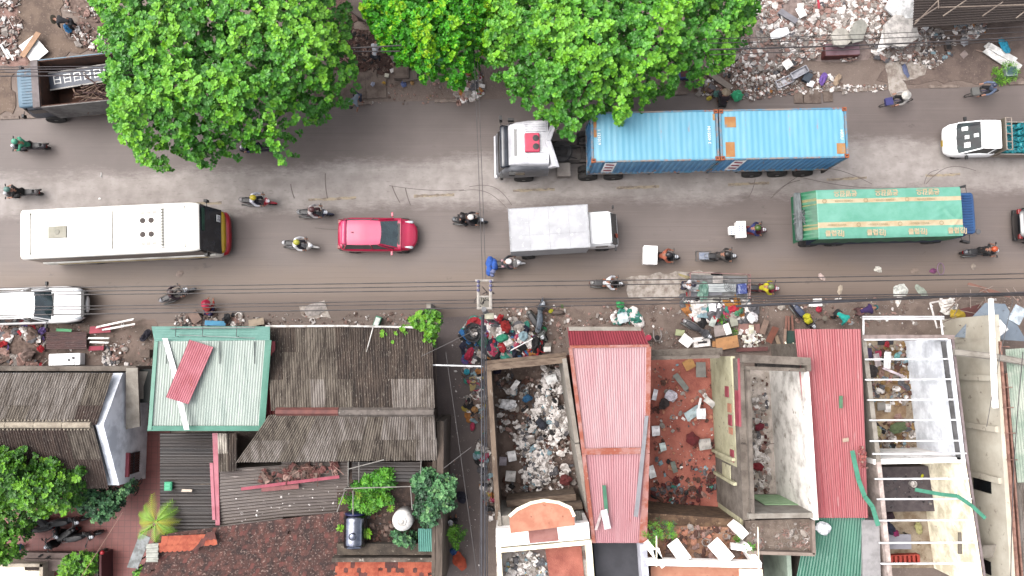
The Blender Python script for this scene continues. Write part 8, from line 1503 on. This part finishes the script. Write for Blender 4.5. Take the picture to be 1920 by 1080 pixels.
heap('coloured rubbish strewn along the alley wall', [(868, 690), (905, 688), (906, 760), (915, 860), (928, 960), (915, 985), (900, 900), (885, 800), (868, 750)], .05, .2, 330, .1, .42, [W1, W2, W5, W4, PNK, PBL, TEA, ORA, YLW, W6, LIL], (4, 4, 3, 4, 1, 1.4, .8, 1, .6, 1.5, .5), 43, (3, 7, .8, 1), name='rubbish', edge=.3)
cl(875, 697, .4, .3, .3, .2, (60, 200, 226), 'bright blue bag in the alley just below the white pole', 'bag', 'bag'); board(886, 720, .3, .7, 4, .3, (206, 184, 120), 'dull yellow mat in the alley rubbish', 'mat', 'mat'); cl(890, 768, .3, .35, .3, .15, (216, 160, 100), 'tan bag half way down the alley rubbish', 'bag', 'bag'); cl(886, 800, .3, .25, .4, .15, (226, 70, 110), 'pink cloth in the alley rubbish')
heap('small scraps scattered over the alley floor', [(845, 620), (895, 620), (905, 1080), (850, 1080)], .03, 0, 190, .02, .12, [W2, W1, W3], (3, 3, 2), 44); cl(866, 932, .5, .6, .5, .3, (24, 26, 60), 'dark navy bag in the alley beside the terrace bush', 'bag', 'bag'); cl(862, 1052, .4, .6, .9, .3, (226, 96, 60), 'orange plastic sheet in the alley at the bottom edge', 'plastic sheet', 'plastic_sheet'); cl(852, 1035, .3, .5, .35, .2, (60, 110, 180), 'blue plastic bag above the orange sheet in the alley', 'bag', 'bag')
heap('rubble and stains on the red floor', [(1226, 680), (1340, 680), (1342, 960), (1222, 960)], .14, .06, 460, .03, .26, [W1, W2, W3, BRW, W5, ORG_T, PBL], (2.5, 3, 5, 3, 1, 5, .6), 45, (6, 4, .8, .6)); heap('dark leaves and torn plastic at the lower end of the red floor', [(1226, 860), (1340, 880), (1342, 958), (1224, 958)], .2, .1, 260, .06, .3, [DRD, BRW, W6, W5, PBL, TEA], (4, 7, 3, 2, .8, .5), 46, (2, 7, 1, 1), name='rubbish')
for x, y, w, h, d, z, c_, lb in [(1292, 683, .55, .5, 30, .45, (236, 176, 104), 'orange board at the top of the red floor'), (1314, 693, .5, .75, 2, .4, (172, 168, 160), 'grey slab at the top right of the red floor'), (1277, 716, .28, 1.0, 38, .35, (170, 172, 164), 'long grey green plank on the red floor'), (1228, 740, .22, .55, -12, .4, (244, 242, 248), 'white sheet beside the rusty pink roof edge'), (1299, 775, .85, .45, 32, .4, (206, 226, 230), 'pale blue glass sheet in the middle of the red floor'), (1315, 776, .45, .5, 2, .45, (246, 246, 250), 'white board right of the pale blue glass sheet'), (1312, 757, .12, .6, -12, .5, (240, 240, 240), 'white strip above the white board on the red floor'), (1230, 808, .4, .5, 4, .4, (250, 248, 252), 'white double board at the left edge of the red floor'), (1243, 838, .3, .42, 14, .4, (226, 240, 238), 'pale mint board on the left of the red floor'), (1322, 833, .6, .55, 8, .4, (214, 208, 202), 'pale grey board against the yellow wall'), (1222, 885, .35, .6, 18, .4, (250, 250, 250), 'white sheet low on the left of the red floor'), (1264, 876, .25, .55, 18, .35, (160, 168, 156), 'grey green pointed slab low on the red floor'), (1331, 754, .6, .3, -40, .6, (226, 222, 216), 'white folded board touching the yellow wall')]: board(x, y, w, h, d, z, c_, lb, 'board', 'loose_board')
cl(1299, 823, .5, .7, .6, .2, (130, 12, 40), 'crimson cushion cover on the red floor'); cl(1258, 742, .5, .6, .6, .3, (232, 226, 238), 'crumpled white plastic bag on the red floor', 'bag', 'bag'); cl(1245, 757, .45, .55, .5, .3, (84, 72, 72), 'dark grey sack below the crumpled white bag', 'sack', 'sack')
heap('white and brown debris on the narrow shop floor', [(1410, 705), (1438, 705), (1442, 900), (1442, 925), (1412, 925)], .16, .15, 380, .06, .34, [W1, W2, W3, BRW, W5, DRD], (4, 5, 3, 1.2, 1.5, .5), 47, (8, 3, .4, .4)); heap('pale rubble against the green panel of the narrow shop', [(1412, 930), (1478, 935), (1478, 955), (1414, 955)], .4, .1, 90, .1, .34, [W1, M('straw_scrap', (206, 200, 150))], (3, 3), 48)
cl(1424, 800, .5, .35, .45, .15, (150, 30, 60), 'dark red cloth on the narrow shop floor'); cl(1421, 875, .5, .4, .6, .2, (160, 30, 50), 'red and black cloth low in the narrow shop')
heap('wires and dust on the debris terrace', [(1404, 985), (1520, 980), (1520, 1030), (1408, 1026)], 4.42, .04, 150, .05, .28, [W2, W3, W1, M('wire_beige', (214, 200, 188))], (3, 3, 1, 4), 49, (2, 1, 4, 4), name='rubbish'); cl(1543, 990, 4.2, .55, .7, .2, (236, 238, 242), 'torn white plastic hanging on the green roof', 'plastic sheet', 'plastic_sheet')
heap('mixed rubbish on the upper floor of the beamed shop', [(1626, 645), (1700, 645), (1714, 850), (1640, 855)], .14, .2, 560, .07, .4, [W1, W2, M('straw_brown', (190, 150, 90), (140, 104, 60)), W3, BRW, W5, PBL, YLW, PNK, W6], (4, 4, 4, 3, 2, 2, .8, .6, .5, .8), 50, (5, 6, .6, .8), name='rubbish', base=M('straw_floor', (190, 164, 130), (150, 120, 90)))
for x, y, w, h, d, c_, lb in [(1664, 676, .35, .85, -2, (252, 250, 250), 'upright white panel at the top of the beamed shop'), (1645, 675, .3, .65, 12, (226, 210, 210), 'pinkish grey board left of the upright white panel'), (1629, 662, .32, .5, 4, (84, 66, 110), 'purple board at the top left of the beamed shop'), (1675, 698, 1.1, .12, -24, (240, 224, 232), 'pinkish white tube lying in the beamed shop'), (1653, 762, .4, .4, 4, (196, 188, 180), 'grey tray half way down the beamed shop'), (1665, 765, .3, .4, -2, (236, 232, 228), 'pale carton beside the grey tray'), (1661, 641, .8, .3, 2, (54, 48, 56), 'black crate at the top of the beamed shop')]: board(x, y, w, h, d, .6, c_, lb, 'board', 'loose_board')
cl(1634, 697, .7, .6, .6, .3, (84, 76, 76), 'dark grey basket on the left of the beamed shop', 'basket', 'basket'); cl(1682, 668, .6, .3, .35, .2, (150, 220, 216), 'turquoise bag in the beamed shop', 'bag', 'bag'); cl(1643, 810, .6, .55, .55, .3, (236, 226, 170), 'cream yellow cushion low on the left of the beamed shop', 'cushion', 'cushion'); cl(1684, 802, .5, .9, .5, .2, (120, 140, 96), 'mossy green cloth low in the beamed shop'); cl(1663, 646, .8, .3, .25, .2, (200, 40, 60), 'red bag in the black crate of the beamed shop', 'bag', 'bag')
heap('scraps on the dark grey floor of the beamed shop', [(1650, 885), (1765, 882), (1770, 950), (1654, 952)], 1.02, 0, 130, .03, .16, [W2, W5, W6], (1, 4, 2), 51); t = T('white_bucket', 'round white bucket on the dark grey floor', 'bucket', P(1708, 906, 1.02)); g = B(); g.lathe((0, 0, 0), [(.12, 0), (.15, .28), (.16, .3), (.14, .29), (.12, .1), (.02, .08)], 18); g.build('pail', W1, t, smooth=True, auto=40); cl(1729, 893, 1.05, .25, .12, .08, (240, 236, 40), 'small yellow scrap on the dark grey floor', 'scrap', 'scrap')
cl(1665, 968, .3, .6, .5, .3, (70, 40, 56), 'maroon and black clothes at the top of the cream room'); cl(1668, 990, 1.0, .7, .4, .25, (40, 46, 76), 'navy clothes on the pale table in the cream room'); cl(1680, 1000, 1.05, .3, .3, .15, (170, 30, 110), 'magenta shirt on the pale table in the cream room'); cl(1722, 990, .3, .6, .35, .2, (226, 220, 150), 'pale yellow bag on the cream room floor', 'bag', 'bag'); board(1794, 1004, .8, .9, 2, 1.3, (236, 172, 130), 'salmon torn notice fixed to the cream wall', 'board', 'torn_board', tilt=(0, .9))
# items on roofs
t = T('loose_red_sheet', 'long loose pinkish red corrugated sheet lying on the pale green roof', 'roof sheet', P(355, 700, 5.3)); g = B(); g.corr(P(400, 651, 5.35), P(355, 637, 5.35), P(311, 745, 5.25), P(353, 758, 5.25), .1, .012, 3, 6); g.build('sheet', M('loose_red', (222, 126, 140), (204, 100, 114), rough=.5, sc_=1.2, c3=(196, 90, 54), sc3=1.0, lo3=.62), t, world=True)
t = T('white_strip', 'bent white metal strip under the loose red sheet on the green roof', 'strip', P(330, 700, 5.2)); g = B(); 
for a_, b_ in (((309, 634), (325, 690)), ((325, 690), (338, 755)), ((338, 755), (350, 806))): g.slab(P(a_[0] - 5, a_[1], 5.28), P(a_[0] + 5, a_[1], 5.28), P(b_[0] + 5, b_[1], 5.2), P(b_[0] - 5, b_[1], 5.2), .03)
g.build('metal', WSTEEL, t, world=True)
t = T('grey_flashing_strip', 'long bent grey metal strip lying down the right edge of the pink roof', 'strip', P(1200, 870, 5)); g = B(); g.slab(P(1209, 780, 5.0), P(1216, 780, 5.0), P(1200, 940, 4.8), P(1192, 940, 4.8), .03); g.slab(P(1192, 940, 4.8), P(1200, 940, 4.8), P(1196, 970, 4.75), P(1188, 968, 4.75), .03); g.build('metal', M('strip_grey', (176, 176, 182), (156, 156, 162), rough=.4), t, world=True)
t = T('green_strip', 'curled green metal strip on the pink roof', 'strip', P(1135, 940, 4.5)); g = B(); g.slab(P(1129, 910, 4.7), P(1136, 910, 4.7), P(1141, 962, 4.6), P(1134, 962, 4.6), .03); g.build('metal', M('strip_green', (90, 160, 124), (74, 140, 108)), t, world=True); board(1136, 974, .3, .85, 12, 4.6, (232, 226, 230), 'white plastic strip below the green strip on the pink roof', 'strip', 'white_strip'); board(1123, 976, .12, .9, -18, 4.58, (222, 202, 200), 'pale bent slat beside the white strip on the pink roof', 'strip', 'pale_strip')
def bentstrip(label, pts, z, w, mt_, name='green_flashing_strip'):
    t = T(name, label, 'strip', P(*pts[0], z)); g = B()
    for a_, b_ in zip(pts, pts[1:]):
        p, q = P(*a_, z), P(*b_, z - .05); d = (q - p).normalized(); n = Vector((-d.y, d.x, 0)) * w / 2; g.slab(p + n, q + n, q - n, p - n, .03)
    g.build('metal', mt_, t, world=True)
GS = M('long_green_strip', (98, 186, 154), (84, 168, 136), rough=.45)
bentstrip('long bent green metal strip from the red roof down to the beamed shop wall', [(1598, 845), (1610, 900), (1622, 932), (1636, 950), (1647, 986)], 4.8, .2, GS); bentstrip('bent green metal strip hanging over the right wall of the beamed shop', [(1716, 918), (1765, 927), (1795, 930), (1822, 948), (1848, 972)], 4.8, .16, GS)
board(1577, 754, .16, .55, 0, 4.75, (110, 160, 120), 'small green patch plate on the red roof', 'plate', 'patch_plate'); board(1586, 825, .28, .16, 10, 4.75, (226, 200, 176), 'pale brick lying on the red roof', 'brick', 'brick'); heap('broken red brick bits at the right edge of the red roof', [(1608, 828), (1622, 828), (1626, 880), (1612, 875)], 4.55, 0, 26, .1, .24, [M('brick_red', (196, 104, 96), (160, 80, 74)), W3], (3, 1), 52)
t = T('green_cushion', 'small mint green plastic container on the black sheet roof', 'container', P(317, 911, 3.1)); g = B(); g.bx(-.17, .17, -.2, .2, 0, .14); g.mat(1); g.bx(-.12, .12, -.15, -.01, .14, .17); g.bx(-.12, .12, .02, .15, .14, .17); g.build('shell', [M('mint_plastic', (90, 214, 160), (76, 196, 146)), M('mint_plastic_b', (110, 226, 176))], t, bevel=.03); board(350, 920, .5, .12, -2, 3.15, (238, 220, 200), 'cream strip on the black sheet roof', 'strip', 'cream_strip')
bentstrip('long pink metal strip lying diagonally on the grey sheet roof', [(452, 917), (545, 905), (636, 894)], 3.55, .14, M('strip_pink', (206, 96, 116), (184, 76, 96))); bentstrip('shorter dusty pink sheet strip below the long pink strip', [(490, 918), (560, 912)], 3.45, .2, M('strip_dusty', (176, 104, 104), (150, 84, 84)), 'pink_sheet')
heap('brown dead branches and broken boards on the grey sheet roof', [(486, 880), (600, 866), (640, 870), (635, 890), (540, 902), (486, 908)], 3.42, .1, 190, .1, .42, [BRW, W4, W3, M('dull_red_board', (140, 80, 72))], (4, 4, 1, 4), 53, (3, 2, 5, 0), name='rubbish')
heap('white grit and scraps on the grey sheet roof', [(440, 930), (640, 905), (640, 955), (440, 980)], 3.3, 0, 34, .04, .12, [W1, W2], (3, 1), 54); heap('pots and broken concrete on the terrace floor', [(690, 960), (740, 965), (750, 1030), (660, 1035), (690, 1015)], 3.12, .05, 90, .08, .34, [W4, BRW, W5, CS], (4, 4, 1, 3), 55)
heap('torn leaves and plaster on the pergola balcony', [(1235, 985), (1395, 990), (1400, 1050), (1250, 1050)], 3.42, .05, 330, .06, .36, [BRW, W3, ORG_T, W4, W2], (5, 3, 3, 3, 1), 56, (4, 5, 1, 1.5)); heap('broken white plaster on the arched house balcony floor', [(950, 1040), (1020, 1035), (1030, 1100), (950, 1100)], 3.22, .1, 200, .08, .4, [W1, W2, PBL, W5, YLW], (5, 3, 2, 1, .4), 57)
heap('grit and shards on the salmon arched canopy', [(1040, 950), (1070, 958), (1070, 975), (1045, 972)], 4.6, 0, 0, .04, .2, [BRW], (1,), 58) if False else None
# --- collapsed sheets at the right edge
t = T('collapsed_sheet', 'large bluish grey collapsed metal sheet at the right edge verge', 'roof sheet', P(1860, 600, 2)); g = B(); g.slab(P(1848, 568, 2.6), P(1885, 570, 2.6), P(1925, 640, 2.2), P(1790, 632, 2.2), .05); g.build('sheet', M('blue_grey_sheet', (176, 190, 204), (156, 170, 186), rough=.45, sc_=1, c3=(120, 130, 140), sc3=3), t, world=True)
board(1872, 618, .75, .6, 38, 2.6, (252, 252, 252), 'white sheet on the big bluish grey metal sheet', 'sheet', 'white_sheet'); board(1908, 590, .6, .8, -30, 2.5, (214, 226, 236), 'pale blue sheet at the right edge above the green roof', 'sheet', 'blue_sheet'); board(1820, 598, 1.3, 1.2, 15, 1.2, (130, 74, 70), 'dark red board under the yellow net at the right verge', 'board', 'red_board')
cl(1795, 590, 1.3, .9, .5, .3, (232, 196, 60), 'yellow net bag caught in the collapsed frames', 'net', 'net_bag'); cl(1778, 575, 1.2, .9, .8, .2, (236, 230, 222), 'white torn plastic left of the yellow net bag', 'plastic sheet', 'plastic_sheet')
t = T('bent_frame', 'tangle of thin pale rods over the right verge', 'frame', P(1840, 575, .6)); g = B(); rr = random.Random(9)
for k in range(26): x, y = rr.uniform(1790, 1915), rr.uniform(535, 610); a = rr.uniform(0, 3.1); l = rr.uniform(20, 60); g.tube([P(x, y, 1.6), P(x + l * cos(a), y + l * .6 * sin(a), 1.9)], .02, 5)
g.build('rods', M('rod_beige', (190, 170, 156), (160, 140, 128)), t, world=True)
for x, y, w, d, lb in ((1850, 542, 1.9, -18, 'long reddish brown plank in the tangle at the right verge'), (1866, 550, 1.5, -12, 'second brown plank under the long reddish one'), (1905, 600, 1.6, 80, 'upright brown plank at the right edge')): board(x, y, w, .12, d, 1.7, (170, 120, 104), lb, 'plank', 'plank')
t = T('white_tripod_frame', 'white L shaped frame on the verge beside the yellow net bag', 'frame', P(1752, 580, 1)); g = B(); g.tube([P(1744, 568, 1.2), P(1757, 615, 1.2), P(1770, 612, 1.2)], .05, 5); g.tube([P(1744, 568, 1.2), P(1790, 560, 1.2)], .05, 5); g.build('bar', W1, t, world=True)
# courtyard bits
for x, y, lb in ((76, 1042, 'left sandal on the porch slab'), (90, 1045, 'right sandal on the porch slab')): p = P(x, y, .47); t = T('sandal', lb, 'sandal', p, R(30)); g = B(); g.loft([(-.13, .03, 0, .02), (-.05, .045, 0, .025), (.08, .05, 0, .025), (.13, .02, 0, .02)], 10); g.build('sole', W6, t); g = B(); g.tube([(.0, -.045, .02), (.04, 0, .06), (0, .045, .02)], .012, 5); g.build('strap', BLKP, t)
cl(32, 1028, .3, .7, .3, .25, (40, 70, 190), 'blue plastic basin sheet below the courtyard tree', 'plastic sheet', 'plastic_sheet'); t = T('child_bicycle', 'small yellow black bicycle against the barred window wall', 'bicycle', P(262, 912, .4), R(70))
for x in (-.25, .25): g = B(); g.tube([(x + .18 * cos(k * pi / 8), 0, .18 + .18 * sin(k * pi / 8)) for k in range(17)], .02, 5, cap=False); g.build('wheel', TYRE, t)
g = B(); g.tube([(-.25, 0, .18), (-.1, 0, .5), (.2, 0, .55), (.25, 0, .18)], .02, 5); g.tube([(.2, -.18, .62), (.2, .18, .62)], .015, 5); g.build('frame', YPL, t)
# ================= lettering becomes plain mesh =================
dg = bpy.context.evaluated_depsgraph_get()
for o in [o for o in sc.objects if o.type == 'FONT']:
    me = bpy.data.meshes.new_from_object(o.evaluated_get(dg)); n = bpy.data.objects.new('lettering', me); sc.collection.objects.link(n)
    n.parent = o.parent; n.location = o.location; n.rotation_euler = o.rotation_euler; bpy.data.objects.remove(o)
